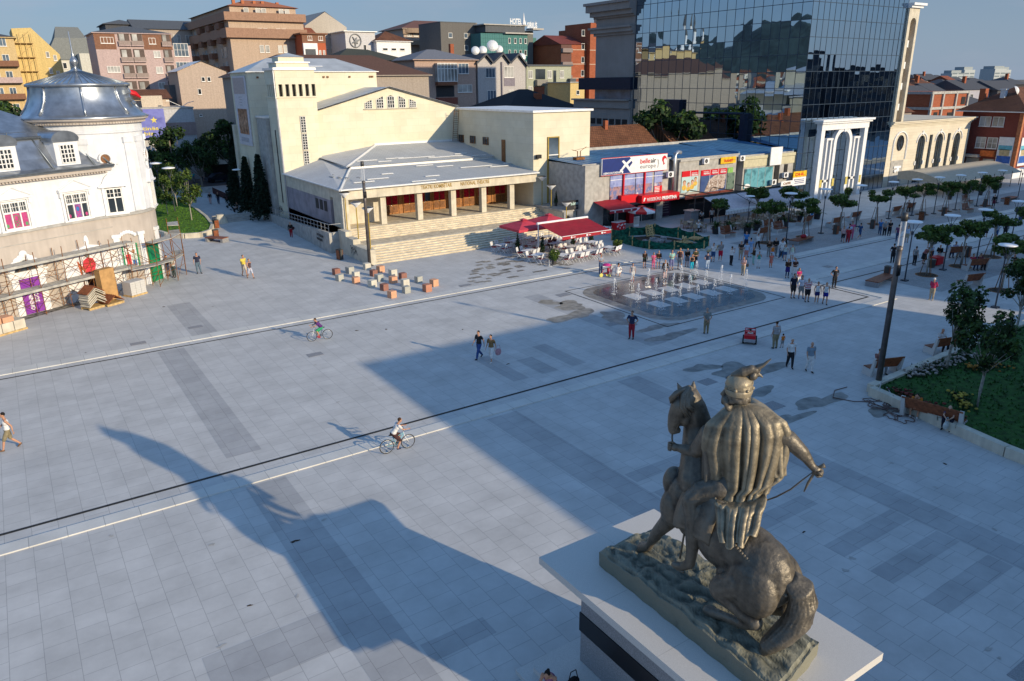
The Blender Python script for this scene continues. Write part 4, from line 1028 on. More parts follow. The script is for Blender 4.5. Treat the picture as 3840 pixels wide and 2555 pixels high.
# tall grey tower beside the glass one
GY = thing('office_tower','grey rendered office tower with heavy cornices left of the glass tower','tower',(85.6,93.7,0))
b = MB(); b.box(0,0,0,14,9.3,27);
for z0,z1,p in ((22.2,22.6,.3),(22.6,23.2,.7),(23.2,23.5,1.0),(24.8,25.1,.35),(25.1,25.8,.8),(25.8,26.8,1.3),(26.8,27.2,1.6)): b.box(-p,-.02,z0,14,9.3 + p,z1)
b.build('wall',mat('taupe_render',(.30,.265,.245),.85,var=.05,scale=.5,streak=.06),GY)
b = MB(); b.box(-.6,-.1,13.9,.0,13.0,15.8,0); b.box(-.1,.3,12.4,0,9,13.9,1); b.box(-.5,.2,11.0,0,14.4,12.3,2); b.box(-.9,.2,12.2,0,14.6,12.45,2); b.box(-.15,.2,7,0,11,11.0,2)
for k in range(6): b.box(-.2,.8 + 1.6 * k,8.4,-.1,2.0 + 1.6 * k,9.3,3)
b.build('balcony',[mat('navy_awning',(.012,.015,.035),.6),M['pane_blue'],bpy.data.materials['taupe_render'],M['black']],GY)
# red corner building far right
RB = thing('red_building','dark red brick corner building with tiled hip roof and posters','building',(131,55.6,0))
b = MB(); b.box(0,0,0,22,9,10.1,0); b.box(-.01,-.02,0,22,9,1.5,1); b.box(-.06,-.06,1.5,.5,.5,10.1,2)
b.build('wall',[M['brickdark'],M['stucco'],mat('orange_render',(.45,.17,.08),.8)],RB)
b = MB(); b.add([(-.8,-.8,10.1),(22.8,-.8,10.1),(22.8,9.8,10.1),(-.8,9.8,10.1),(5.5,4.5,13.6),(18,4.5,13.6)],[(0,1,5,4),(1,2,5),(2,3,4,5),(3,0,4)]); b.box(-.85,-.85,9.95,22.8,9.8,10.09,1)
rf = b.build('roof',[M['tile_brown'],M['roofwhite']],RB)
b = MB(); b.box(2.6,4.4,11,3.3,5.1,13.2); b.box(2.5,4.3,13.2,3.4,5.2,13.35); b.box(2.2,7.2,11,3.2,8.1,13.4,1); b.build('chimney',[M['stucco'],M['brick']],rf)
b = MB(); b.lathe([(0,.25),(.3,.2),(.55,.05),(.7,-.15)],(0,0,0),14); o = b.build('satellite_dish',M['white'],RB); o.location = (3.6,3.2,13.2); o.rotation_euler = (R(65),0,R(20))
for y in (2.55,4.5): window(RB,-.02,y + 1.7,7.75,1.7,1.5,'p21','L')
for y in (2.95,4.7): window(RB,-.02,y + 1.5,4.4,1.5,1.7,'p22','L')
b = MB(); b.box(-.12,.55,2.0,-.02,2.75,6.25,0); b.box(-.14,.65,4.3,-.12,2.65,5.0,1); b.box(-.14,.65,2.3,-.12,2.65,3.4,2); b.box(-.14,.9,3.4,-.12,2.4,4.4,3)
b.box(.9,-.12,1.9,3.6,-.02,6.2,0); b.box(1.0,-.14,4.3,3.5,-.12,5.0,1); b.box(1.0,-.14,2.3,3.5,-.12,3.4,2); b.box(1.3,-.14,3.4,3.1,-.12,4.4,3)
b.build('poster',[M['white'],bpy.data.materials['cyan_print'] if 'cyan_print' in bpy.data.materials else mat('cyan_print',(.12,.42,.55),.5),mat('blue_print',(.03,.12,.45),.5),mat('tan_print',(.5,.42,.25),.5)],RB)
b = MB(); b.box(-1.2,5.0,3.0,-.02,9,3.4,0); b.box(-.1,3.0,.3,-.02,4.6,2.8,1); b.box(-.1,5.2,.3,-.02,7.2,2.8,1); b.box(-.6,2.95,3.2,-.02,5.0,4.1,2)
b.build('shop_front',[M['concrete'],M['pane_pale'],mat('orange_sign',(.55,.13,.03),.5)],RB)
# ------------------------------------------------------------------ buildings on the near side of the square (behind the camera): seen in the mirror glass and as shade
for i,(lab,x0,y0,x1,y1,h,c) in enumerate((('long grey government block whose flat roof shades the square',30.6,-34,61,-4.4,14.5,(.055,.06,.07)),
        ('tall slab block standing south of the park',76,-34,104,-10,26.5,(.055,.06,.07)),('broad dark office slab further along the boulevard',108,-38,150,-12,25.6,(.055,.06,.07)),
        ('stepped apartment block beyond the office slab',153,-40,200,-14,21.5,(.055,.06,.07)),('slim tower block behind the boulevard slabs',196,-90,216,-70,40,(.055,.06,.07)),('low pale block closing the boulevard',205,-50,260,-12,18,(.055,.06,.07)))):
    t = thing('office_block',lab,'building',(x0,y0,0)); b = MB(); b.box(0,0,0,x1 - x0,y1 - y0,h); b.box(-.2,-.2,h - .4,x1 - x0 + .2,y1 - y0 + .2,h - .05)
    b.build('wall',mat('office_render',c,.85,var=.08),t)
    b = MB(); n = int((x1 - x0) / 3); m = int(h / 3.2)
    for k in range(m): b.box(.6,y1 - y0,1 + 3.2 * k,x1 - x0 - .6,y1 - y0 + .05,2.6 + 3.2 * k)
    b.build('window_band',M['pane'],t)
# ------------------------------------------------------------------ the town behind
def bld(label,x,y,w,d,h,wm,roof=None,wins=(),balc=(),rz=0.,name='apartment_block',cat='building',zb=0.):
    """block whose front stands along +x from (x, y); wins: (face, [x..], [z..], w, h, style); balc: (x, z, w, depth, height, material)"""
    t = thing(name,label,cat,(x,y,zb),rz)
    b = MB(); b.box(0,0,0,w,d,h); b.build('wall',wm,t)
    if roof:
        kind,rm = roof[0],roof[1]; o = roof[3] if len(roof) > 3 else .5; b = MB(); rh = roof[2]
        if kind == 'hip':
            k = min(w,d) / 2
            r1,r2 = ((k,d / 2),(w - k,d / 2)) if w > d else ((w / 2,k),(w / 2,d - k))
            v = [(-o,-o,h),(w + o,-o,h),(w + o,d + o,h),(-o,d + o,h),(*r1,h + rh),(*r2,h + rh)]
            b.add(v,[(0,1,5,4),(1,2,5),(2,3,4,5),(3,0,4)] if w > d else [(0,1,4),(1,2,5,4),(2,3,5),(3,0,4,5)]); b.box(-o,-o,h - .15,w + o,d + o,h - .01,1)
        elif kind == 'gable':        # ridge runs back from the front
            b.add([(-o,-o,h - .1),(w / 2,-o,h + rh),(w / 2,d,h + rh),(-o,d,h - .1),(w + o,-o,h - .1),(w + o,d,h - .1)],[(0,1,2,3),(1,4,5,2)])
            b.wallpoly([(0,h),(w,h),(w / 2,h + rh - .15)],0,.3,1)
        elif kind == 'ridge':        # ridge runs along the front
            b.add([(-o,-o,h - .1),(w + o,-o,h - .1),(w + o,d / 2,h + rh),(-o,d / 2,h + rh),(w + o,d + o,h - .1),(-o,d + o,h - .1)],[(0,1,2,3),(3,2,4,5),(1,4,2),(0,3,5)])
        elif kind == 'mansard':
            i = roof[4] if len(roof) > 4 else 1.5; v = [(-o,-o,h),(w + o,-o,h),(w + o,d + o,h),(-o,d + o,h),(i,i,h + rh * .65),(w - i,i,h + rh * .65),(w - i,d - i,h + rh * .65),(i,d - i,h + rh * .65),(w * .3,d / 2,h + rh),(w * .7,d / 2,h + rh)]
            b.add(v,[(0,1,5,4),(1,2,6,5),(2,3,7,6),(3,0,4,7),(4,5,9,8),(5,6,9),(6,7,8,9),(7,4,8)])
        elif kind == 'flat': b.box(-o,-o,h,w + o,d + o,h + rh)
        b.build('roof',[rm,wm],t)
    for face,xs,zs,ww,wh,st in wins:
        for xx in xs:
            for z in zs:
                if face == 'F': window(t,xx,-.02,z,ww,wh,st)
                elif face == 'L': window(t,-.02,xx + ww,z,ww,wh,st,'L')
                else: window(t,w + .02,xx,z,ww,wh,st,'R')
    for bx,z,bw,bd,bh,bm in balc:
        b = MB(); b.box(bx,-bd,z,bx + bw,0,z + .15); b.box(bx,-bd,z + .15,bx + bw,-bd + .1,z + bh); b.box(bx,-bd + .1,z + .15,bx + .1,0,z + bh); b.box(bx + bw - .1,-bd + .1,z + .15,bx + bw,0,z + bh)
        b.build('balcony',bm,t)
    return t
def rows(z0,n,s): return [z0 + s * k for k in range(n)]
def wm(c,**k): return paint(c,.85,streak=.08,**k)
pink,sand,tan,brown = wm((.47,.36,.35)),wm((.45,.36,.30)),wm((.46,.35,.27)),wm((.22,.11,.07))
dgrey = wm((.075,.08,.095)); slate = wm((.10,.11,.125)); lilac = wm((.44,.42,.42)); mint = wm((.36,.38,.30))
yellow = wm((.60,.46,.20))
t = bld('cream apartment block with balconies at the left edge behind a tree',-14,175,20,12,24.2,wm((.56,.42,.22)),('hip',dgrey,1.6),[('F',[15.6,17.6],rows(11,5,2.9),1.1,1.5,'b21')],[(15,13.3,5,1.2,1,brown),(15,16.2,5,1.2,1,pink),(15,19.1,5,1.2,1,brown),(15,10.4,5,1.2,1,pink)])
t = thing('apartment_block','bright yellow building with sloping roof and scaffolded front','building',(6.3,185,0))
b = MB(); b.wallpoly([(0,0),(8.4,0),(7.4,21.6),(3.3,26.5),(0,26.3)],0,14); b.build('wall',yellow,t)
b = MB()
for k in range(7): b.box(-.2,-.9,8 + 2.6 * k,3.2,-.1,8.1 + 2.6 * k)
for x in (0,1,2,3): b.tube([(x,-.8,0),(x,-.8,25.5)],.06,5)
for k in range(7): b.tube([(0,-.8,8 + 2.6 * k),(3,-.8,10.4 + 2.6 * k)],.04,4)
b.build('scaffolding',M['lumber'],t)
for z in (12,15,18,21): window(t,5.0,-.02,z,.6,1.1,'p11'); window(t,6.2,-.02,z - .6,.6,1.1,'p11')
bld('white block under a large grey mansard roof',12.4,205,11.5,14,21.2,wm((.60,.60,.56)),('mansard',wm((.20,.21,.20)),7.3,.3,2.6),[('F',[1.5,3],[12,16.2,19.3],.8,1.3,'d11'),('F',[5.2],[16],.6,1.4,'d11')])
bld('white annexe in front of the mansard block with red balconies',18.6,200,3.6,10,22.4,wm((.56,.56,.52)),None,(),[(2.4,13.5,1.2,.4,1.6,M['redgloss']),(2.4,17,1.2,.4,1.6,M['redgloss'])])
t = bld('pink six-storey apartment block with dark brown top floor and loggias',18.2,165,13.2,12,24.8,pink,('hip',slate,1.5,.3),
        [('F',[1.3],rows(9.3,4,2.85) ,2.2,1.1,'p41'),('F',[9.7],rows(9.1,5,2.85),1.2,1.2,'p21'),('F',[1.0],[22.9],2.2,1.1,'p41'),('F',[9.2],[22.9],1.2,1.1,'p21')])
b = MB(); b.box(-.04,-.06,21.9,3.5,0,24.7); b.box(8.2,-.06,21.9,13.24,0,24.7); b.build('cladding',brown,t)
b = MB()
for z in rows(8.4,6,2.85):
    for x,w_ in ((4.0,1.9),(6.2,1.9),(11.5,1.5)): b.box(x,-.1,z,x + w_,-.02,z + 2.2,0); b.box(x + .2,-.14,z + .2,x + w_ * .55,-.1,z + 2.0,1)
    for x,w_ in ((3.9,2.1),(6.1,2.1),(11.4,1.7)): b.box(x,-.45,z - .15,x + w_,0,z,2); b.box(x,-.45,z,x + w_,-.4,z + .75,3)
b.build('loggia',[wm((.12,.09,.08)),M['pane_pale'],pink,wm((.30,.24,.22))],t)
t = bld('round-fronted pale stair wing with tall glazed bays beside the pink block',31.6,167,3.6,9,22.8,pink,None,[('F',[.4],rows(10.6,4,3.4),2.7,2.4,'b42')])
bld('unfinished grey and orange top-floor block on the hill',32.4,210,15,14,28.5,wm((.40,.34,.30)),('ridge',slate,2.4),[('F',[5.5,8.2,11],[25.2,21.4],1.6,2,'p21')])
bld('dark blue clad penthouse with a row of small windows',26.5,214,7.5,12,29.6,dgrey,('hip',slate,1.2),[('F',[2.5,4.5,6],[26],1,2.3,'b21')])
t = bld('big beige apartment tower with brown cornice bands and orange roof',45.1,175,16.2,39,29.6,tan,None,[('F',[6.0,7.2,10,11.2],rows(18.6,3,3.4),.9,1.5,'p11'),('F',[3.5,6,7.2,11,12.3],[29.75],1,1.1,'p11')])
b = MB(); b.box(-.9,-.9,24.9,16.6,39,26.8); b.box(-.9,-.9,28.3,16.6,39,29.9); b.build('cornice_band',wm((.33,.20,.14)),t)
b = MB(); b.box(.8,.8,29.9,15,38,31.2,1); b.add([(.2,.2,31.2),(15.6,.2,31.2),(15.6,39,31.2),(.2,39,31.2),(6,7,33),(10,7,33),(6,32,33),(10,32,33)],[(0,1,5,4),(1,2,7,5),(2,3,6,7),(3,0,4,6),(4,5,7,6)])
for x in (2,4,6.6,8.5,12): b.box(x,2 + x * .2,31.4,x + .6,2.7 + x * .2,32.6,0)
b.build('roof',[wm((.42,.15,.07)),tan],t)
b = MB()
for k in range(8):
    for j in range(4):
        y = 3.5 + 9 * j; z = 6.5 + 2.9 * k
        if (k + j) % 5: b.box(-1.2,y,z,0,y + 3.2,z + 1.2,0)
        b.box(-.06,y + 3.6,z,0,y + 5.2,z + 1.9,1); b.box(-.06,y + .3,z,0,y + 2.6,z + 2.2,1)
b.build('balcony',[brown,M['pane_pale']],t)
t = bld('peach gable-fronted house with three small white windows',28.8,150,8.4,9,17.8,sand,('gable',M['roofwhite'],1.75,.3),[('F',[3.9,4.9],[16.0],.6,.8,'d11'),('F',[3.0],[13.8],.6,1.0,'d11'),('F',[2.7],[10.0],.45,.4,'d11')])
b = MB(); b.box(-1.0,4,0,0,9,15.5); b.build('annex',slate,t)
t = bld('low flat shop building with white panelled upper wall',19.0,140,9.5,14,11.7,wm((.5,.5,.52)),('flat',M['concrete'],.25,.1),(),name='shop_building')
b = MB(); b.box(-.2,-.1,7.4,9.6,0,9.5); b.build('lower_band',wm((.36,.27,.26)),t)
BE = thing('billboard','blue banner billboard with yellow stars on the shop building','billboard',(19.0,138.6,7.3))
b = MB(); b.box(0,0,0,4.6,.3,4.5); b.build('board',picture('blue_banner',[(.05,.06,.30),(.14,.16,.5),(.08,.09,.4)],.5,9),BE)
b = MB()
for x,z,r_ in ((1.8,3.55,.42),(2.9,2.75,.55),(.6,3.9,.35)):
    pts = [(x + (r_ if k % 2 == 0 else r_ * .42) * math.sin(math.pi * k / 5),z + (r_ if k % 2 == 0 else r_ * .42) * math.cos(math.pi * k / 5)) for k in range(10)]
    for k in range(10): b.add([(x,-.03,z),(pts[k][0],-.03,pts[k][1]),(pts[(k + 1) % 10][0],-.03,pts[(k + 1) % 10][1])],[(0,1,2)])
b.build('star',mat('star_yellow',(.62,.52,.12),.5),BE)
letter('htinës',.8,bpy.data.materials['star_yellow'],BE,(.4,-.02,1.2),width=3.0,bold=.02); letter('obiz',.8,bpy.data.materials['star_yellow'],BE,(.4,-.02,.4),width=2.2,bold=.02)
t = bld('low shop with red arched roof sign behind the banner',17,146,9,8,13.4,wm((.5,.4,.32)),('ridge',M['tile_brown'],1.4),name='shop_building')
letter('DK',1.3,M['ink'],t,(.3,-3,12.2),width=2.0,bold=.03)
b = MB(); b.tube([(.2,-3,13.4),(1.2,-3,14.2),(2.4,-3,14.5),(3.4,-3,14.2),(4.2,-3,13.5)],[.1,.4,.5,.4,.1],8); b.box(4.2,-2.5,11,7.5,-2.3,13.8,1); b.build('sign_arc',[M['redgloss'],wm((.55,.47,.38))],t)
bld('tall pale grey gable-end building with few small openings',70.4,200,11.2,14,29.4,wm((.42,.38,.33)),('gable',wm((.42,.38,.33)),3.6,.0),[('F',[6.5,7.8,5.2],[24.2,26.8],.4,.4,'d11')],[(8.6,22.6,2.6,.6,1.6,wm((.35,.38,.16)))])
bld('orange-roofed house wedged against the pale gable end',62.5,196,9,12,27.2,wm((.4,.35,.3)),('ridge',M['tile_red'],2.6))
t = bld('red and white flats with brown roof storey',59,170,5.2,10,25.6,wm((.42,.11,.05)),('flat',brown,.3),[('F',[1.2,3.6],[24.4],1.0,.9,'p21'),('F',[3.5,4.4],[21.4],.5,1.0,'p11')])
b = MB(); b.box(-.05,-.05,23.9,5.25,0,25.6); b.build('cladding',brown,t)
b = MB(); b.box(-.05,-.5,20.2,3.1,0,23.8,0); b.box(.3,-.55,20.6,2.6,-.5,22.6,1); b.build('loggia',[M['white'],slate],t)
t = bld('white box building with a round metal emblem on its wall',77,190,8,12,27.7,wm((.55,.55,.57)),('flat',M['roofwhite'],.15),[('F',[4.7,4.7],[23.2,20.4],.7,1.5,'d11')])
b = MB(); n = 24
for k in range(n):
    a0,a1 = 2 * math.pi * k / n,2 * math.pi * (k + 1) / n; b.tube([(2.6 + 1.5 * math.cos(a0),-.15,25.6 + 1.55 * math.sin(a0)),(2.6 + 1.5 * math.cos(a1),-.15,25.6 + 1.55 * math.sin(a1))],.14,5)
for a,r_ in ((.3,1.3),(1.2,.9),(2.2,1.2),(3.6,1.0),(4.6,1.3),(5.5,.8)): b.tube([(2.6,-.15,25.4),(2.6 + r_ * math.cos(a),-.15,25.5 + r_ * math.sin(a))],[.3,.12],6)
b.build('emblem',wm((.24,.25,.26)),t)
bld('plain bright white building with brown tiled roof behind',84.4,188,9.6,10,25.6,M['white'],('hip',M['tile_brown'],2.6),[('F',[1.6,4,6.4],[23.3],1.4,.6,'d11')])
t = bld('dark green roofed office with band of glass below the eaves',64.5,150,10,14,17.5,wm((.46,.46,.45)),None,name='office_building')
b = MB(); b.box(-.4,-.4,17.4,9.9,10,18.7,0); b.box(-.2,-.2,18.7,9.6,10,19.8,1)
for k in range(13): b.box(-.2 + .76 * k,-.3,18.7,-.08 + .76 * k,-.2,19.8,2)
b.build('glass_band',[mat('green_glass',(.01,.07,.05),.15,spec=.7),M['pane_blue'],M['white']],t)
b = MB(); b.add([(-6.8,-.8,19.7),(10,-.8,19.8),(10,13,19.8),(-6.8,13,19.7),(-1.5,5,22.2),(3,5,22)],[(0,1,5,4),(1,2,5),(2,3,4,5),(3,0,4)]); b.box(-6.8,-.7,17.5,-.5,10,19.69,1); b.build('roof',[wm((.055,.06,.05)),wm((.09,.09,.085))],t)
letter('ZER',1.9,M['ink'],t,(6.4,-.03,13.3),width=3.6,bold=.05)
b = MB(); b.box(1.7,-.06,14,5.6,0,17,0); b.build('teal_panel',wm((.05,.30,.26)),t)
t = bld('long brown hipped roof building behind the theatre',32,118,30,14,16.6,wm((.35,.3,.26)),('hip',wm((.11,.06,.045)),3.2))
# right-hand hill
t = bld('beige apartment block with curved balconies and brown roof',98,200,27,14,29.6,sand,('hip',wm((.16,.08,.065)),2.6,.8),[('F',[10.2,12],rows(17.5,4,3.2),1,1.6,'p21'),('F',[1,3,20,22.5,24.6],[29.0 - 1.5],1.4,1.4,'p21')])
b = MB()
for z in rows(16,5,3.1):
    pts = [(4.0 + 3.9 * math.sin(R(a)),-1.6 * math.cos(R(a))) for a in range(-80,81,16)] ; b.prism(pts + [(7.8,0),(.2,0)],z,z + 1.2)
    b.box(-.4,-.5,z - .3,2.6,0,z + .9)
b.build('balcony',wm((.30,.22,.16)),t)
t = bld('dark grey cube block with four small square windows',98.6,180,10.4,12,29.8,wm((.135,.13,.125)),('flat',slate,.2,.05),[('F',[2.2,6.8],[23.3,26.2],1.1,1.2,'b11')])
b = MB(); b.box(10.4,.5,0,11.2,10,30.0); b.box(11.2,1.5,0,14.6,10,29.6); b.build('wall',wm((.2,.19,.18)),t)
t = bld('turquoise glass-fronted hotel with sign on its roof',107.4,175,14.5,14,27.2,wm((.07,.20,.20)),None,[('F',[8.4,10.2,11.9,13.5],rows(16.2,4,2.9),.7,1.3,'d11')],name='hotel')
b = MB()
for z in rows(14,14,1): b.box(-.02,-.03,z,14.5,0,z + .05)
for x in rows(.7,20,.7): b.box(x,-.03,8,x + .04,0,27.2)
b.build('tile_grid',wm((.04,.13,.14)),t)
b = MB(); b.box(7.0,-.9,27.2,15.8,12,27.5); b.box(1.6,.2,27.5,13.8,12,29.2,1); b.box(.9,-.2,29.2,14.4,12,29.45,0); b.box(14.5,1.5,0,17.4,13,28.2,2); b.box(17.4,3,20,19.5,12,26.6,3)
b.box(15.5,-1.2,28.3,19,2,28.7,0); b.build('roof',[wm((.45,.43,.40)),slate,wm((.15,.17,.17)),wm((.07,.20,.20))],t)
letter('HOTEL',1.9,M['white'],t,(9.0,-.1,29.6),width=3.6,bold=.04); letter('SIRIUS',1.9,M['white'],t,(14.4,-.1,28.8),width=3.2,bold=.04)
b = MB(); b.tube([(13.3,-.1,29.5),(13.3,-.1,30.6),(13.3,-.1,32.4)],[.6,.3,.04],6)
for k in range(6): b.tube([(9.2 + 1.6 * k,.2,29),(9.2 + 1.6 * k,-.05,30.5)],.05,4)
b.build('sign_frame',M['white'],t)
t = bld('pink house with glazed bay and blue-grey hipped roof',70.6,140,13.9,12,19.7,wm((.42,.30,.25)),('hip',wm((.17,.18,.21)),2.1,.6),[('F',[9.8],[17.0],2.4,2.0,'b31'),('F',[9.5],[13.4],3.4,1.5,'p31')],[(4.4,14.9,4.4,1.2,.6,wm((.22,.09,.05))),(4.4,11.2,4.4,1.2,1.3,wm((.22,.07,.05)))],name='house',cat='house')
b = MB(); b.box(4.4,-1.2,15.5,8.8,0,19.0,1)
for x in rows(4.35,7,.74): b.box(x,-1.28,15.5,x + .12,-1.2,19.0)
for z in (15.5,17.9,18.9): b.box(4.35,-1.27,z,8.85,-1.2,z + .12)
b.box(4.5,-.02,12.6,8.7,0,14.7,2); b.build('bay_window',[M['frame'],M['pane_pale'],M['ink']],t)
b = MB(); b.box(11,5,21,11.8,5.8,22.9); b.build('chimney',M['brick'],t)
t = thing('house','pale lilac house with zigzag dark gables and satellite dishes','house',(85,140,0))
b = MB(); b.wallpoly([(0,0),(12,0),(12,18.6),(9.9,20.7),(7.8,18.9),(6.0,20.8),(3.5,18.9),(1.8,20.6),(0,19.4)],0,9); b.build('wall',lilac,t)
b = MB(); zz = [(-.6,19.2),(1.8,21.0),(3.5,19.3),(6.0,21.2),(7.8,19.3),(9.9,21.1),(12.5,18.5)]
for (xa,za),(xb,zb) in zip(zz,zz[1:]): b.add([(xa,-.7,za),(xb,-.7,zb),(xb,9,zb),(xa,9,za),(xa,-.7,za - .45),(xb,-.7,zb - .45)],[(0,1,2,3),(4,5,1,0)])
b.build('roof',dgrey,t)
for x,z,w_,h_ in ((1.9,16.2,2.3,1.9),(6.5,16.2,2.4,2.2),(2.2,11.6,2.2,2.1),(7.5,11.7,1.3,2.0)): window(t,x,-.02,z,w_,h_,'p31' if x > 3 else 'b31')
b = MB(); b.tube([(5.8,-.2,8),(5.8,-.2,19.3)],.15,6); b.box(6.4,-.06,14.5,9.2,0,16.2); b.build('drainpipe',wm((.22,.2,.24)),t)
for x,z,r_ in ((.8,21.6,.9),(2.6,21.7,.9),(5.0,22.6,1.2),(6.6,21.9,.9),(12.4,20.4,.9)):
    b = MB(); b.lathe([(0,.3),(.4 * r_,.24),(.75 * r_,.1),(r_,-.12)],(0,0,0),14); b.tube([(0,0,.2),(0,.6,-1.2)],.05,5)
    o = b.build('satellite_dish',M['roofwhite'],t); o.location = (x,2,z); o.rotation_euler = (R(70),0,R(-25))
t = bld('pale green three-storey flats with grey balconies',97.2,140,12.2,10,18.5,mint,('flat',slate,.3,.3),[('F',[.5,5.6,9],[16,12.8],1.1,1.6,'p21')],[(2.2,14.5,2.9,1.0,1.2,wm((.25,.24,.22))),(11.2,14.9,1.6,1.0,1.0,slate),(2.2,11.3,2.9,1,1,wm((.25,.24,.22))),(11.2,11.4,1.6,1,1,slate)])
b = MB(); b.box(7.2,-.05,12,8,0,17.6); b.box(2.4,-.06,15.8,5,0,17.9); b.build('stair_glazing',M['pane'],t)
bld('plain pale pink block with aerials on the roof',137.2,190,7.5,12,25,wm((.56,.42,.36)),('flat',wm((.4,.3,.27)),.4))
t = bld('red brick flats with pale floor bands and white windows',125.4,165,8.4,14,24.5,M['brick'],('ridge',M['brickdark'],2.4,.3),[])
b = MB(); b.box(8.4,-1.6,0,14,12,28.4,0); b.box(9,-1,28.4,14,10,29.7,0)
b.build('wall',M['brick'],t)
b = MB()
for z in (16,19.5,23): b.box(-.03,-.06,z,8.4,0,z + .2); b.box(8.35,-1.66,z - .1,14,-1.6,z + .1)
b.box(10.9,-1.65,29.7,12.6,0,31); b.build('floor_band',wm((.50,.36,.28)),t)
for z in rows(16.6,4,3.3): window(t,10.6,-1.62,z,1.9,1.6,'p31'); window(t,6.8,-.02,z,1.0,1.5,'d11')
b = MB(); b.box(0,-.2,14,3.4,.0,24.3,0);
for z in rows(15.8,3,3.3): b.box(0,-1,z,3.2,-.2,z + 1.0,1)
b.build('balcony',[wm((.13,.07,.06)),wm((.25,.2,.19))],t)
bld('small yellow house half hidden below the brick flats',101.4,130,3.8,8,15,wm((.58,.44,.20)),('flat',M['concrete'],.2,.3),[('F',[1.6],[12.6],.8,.9,'d11')],name='house',cat='house')
t = bld('house with black hipped roof and two brick chimneys behind the wing',76,115,16,14,10.6,wm((.3,.27,.25)),('hip',wm((.02,.02,.024)),3.4,.6),name='house',cat='house')
b = MB(); b.box(8.2,3.0,11.2,9.4,4.0,13.3); b.box(10.5,6,12,12.2,7.2,14.4); b.build('chimney',M['brick'],t)
for lab,x,y,w_,d_,h_,rh in (('old brown-tiled roof of a low house behind the shops',62,76,12,7,7.0,2.6),('weathered brown-tiled house against the glass tower',77.5,76,8,7,6.8,2.9),('smaller brown-tiled roof beside the cream wing',57.5,80,8,6,7.4,2.4)):
    t = bld(lab,x,y,w_,d_,h_,wm((.26,.22,.19)),('ridge',M['tile_brown'],rh,.5),name='house',cat='house')
    b = MB(); b.box(w_ * .45,d_ * .4,h_ + rh * .5,w_ * .45 + .5,d_ * .4 + .5,h_ + rh + .7); b.build('chimney',M['brick'],t)
# far right: roofs of the old quarter, unfinished brick building, distant slabs
t = thing('unfinished_building','unfinished brick building with grey concrete frame and empty openings','building',(157.2,84,-.8),0)
b = MB(); b.box(0,.3,0,14.4,14,13.2,0)
for z in (3.2,6.6,9.8,12.8): b.box(-.1,0,z,14.5,.35,z + .5,1); b.box(-.2,0,z,0,14,z + .5,1)
for x in (.2,4.4,9.5,14.2): b.box(x - .25,-.05,0,x + .25,.36,13.2,1)
for x,z,w_ in ((2,7.8,1.3),(7.3,7.6,1.8),(12,10.6,1.5),(7,3.9,1.7)): b.box(x,.2,z,x + w_,.34,z + 1.5,2)
b.build('wall',[M['brick'],M['concrete'],M['black']],t)
R_ = [(146.9,84,3.6,10,11.3,'tile_brown',(0.3,0.26,0.24)),(188.5,108,7.4,10,14.9,'tile_brown',(0.34,0.3,0.27)),(177.9,100,11.6,10,13.4,None,(0.42,0.38,0.33)),(202.5,112,13.5,10,14.8,'tile_brown',(0.38,0.2,0.14)),(196.1,104,5.9,10,13.8,None,(0.07,0.08,0.11)),(216.8,112,9.1,10,14.7,None,(0.24,0.2,0.18)),(213.4,106,18.4,10,14.5,None,(0.38,0.38,0.45)),(187.8,92,11.3,10,11.4,None,(0.5,0.4,0.25)),(227.1,104,13.9,10,14.2,None,(0.07,0.075,0.09)),(270.1,120,10.5,10,15.2,None,(0.05,0.05,0.06)),(296.6,170,7.2,10,17.0,None,(0.06,0.07,0.09)),(285.6,160,7.4,10,16.3,None,(0.42,0.38,0.33)),(329.5,180,11.8,10,16.7,None,(0.22,0.25,0.18)),(377.3,200,12.8,10,16.3,None,(0.08,0.09,0.11)),(331.1,170,5.0,10,15.8,'tile_red',(0.5,0.45,0.3)),(236.6,130,4.0,10,15.1,'tile_red',(0.4,0.3,0.24)),(375.1,190,9.2,10,15.2,None,(0.2,0.2,0.22)),(389.4,190,14.9,10,14.9,None,(0.16,0.16,0.17))]
DSC = ['pale-walled','cream','grey','white','buff','dark','sandy','black-roofed','red-roofed','slate-roofed','whitish','little','stone-grey','flat-topped','rusty-roofed','light-walled','greenish','bright-roofed']
for i,(x,y,w_,d_,h_,rm,c) in enumerate(R_):
    t = bld('%s old-town house among the crowded roofs, %s' % (DSC[i],['by the stone slab','second row back','middle of the slope','with flat pale front','high on the slope','under the skyline','below the twin slabs','right of the brick frame','toward the right edge','near the horizon','beside the brick frame','at the foot of the slope','far up the right','at the right skyline','below the distant slab','under the white towers','touching the horizon','behind the hip roof'][i]),
            x,y,w_,d_,h_ - 2.4,wm(c),('hip' if i % 2 else 'ridge',M[rm] if rm else dgrey,2.4,.5),[('F',[w_ * .2,w_ * .6],[h_ - 5],1.4,1.4,'p21' if i % 2 else 'd21')],name='house',cat='house')
    if i % 3 == 0: b = MB(); b.box(w_ * .3,d_ * .3,h_ - 1.6,w_ * .3 + .8,d_ * .3 + .8,h_ + .9); b.build('chimney',M['brick'],t)
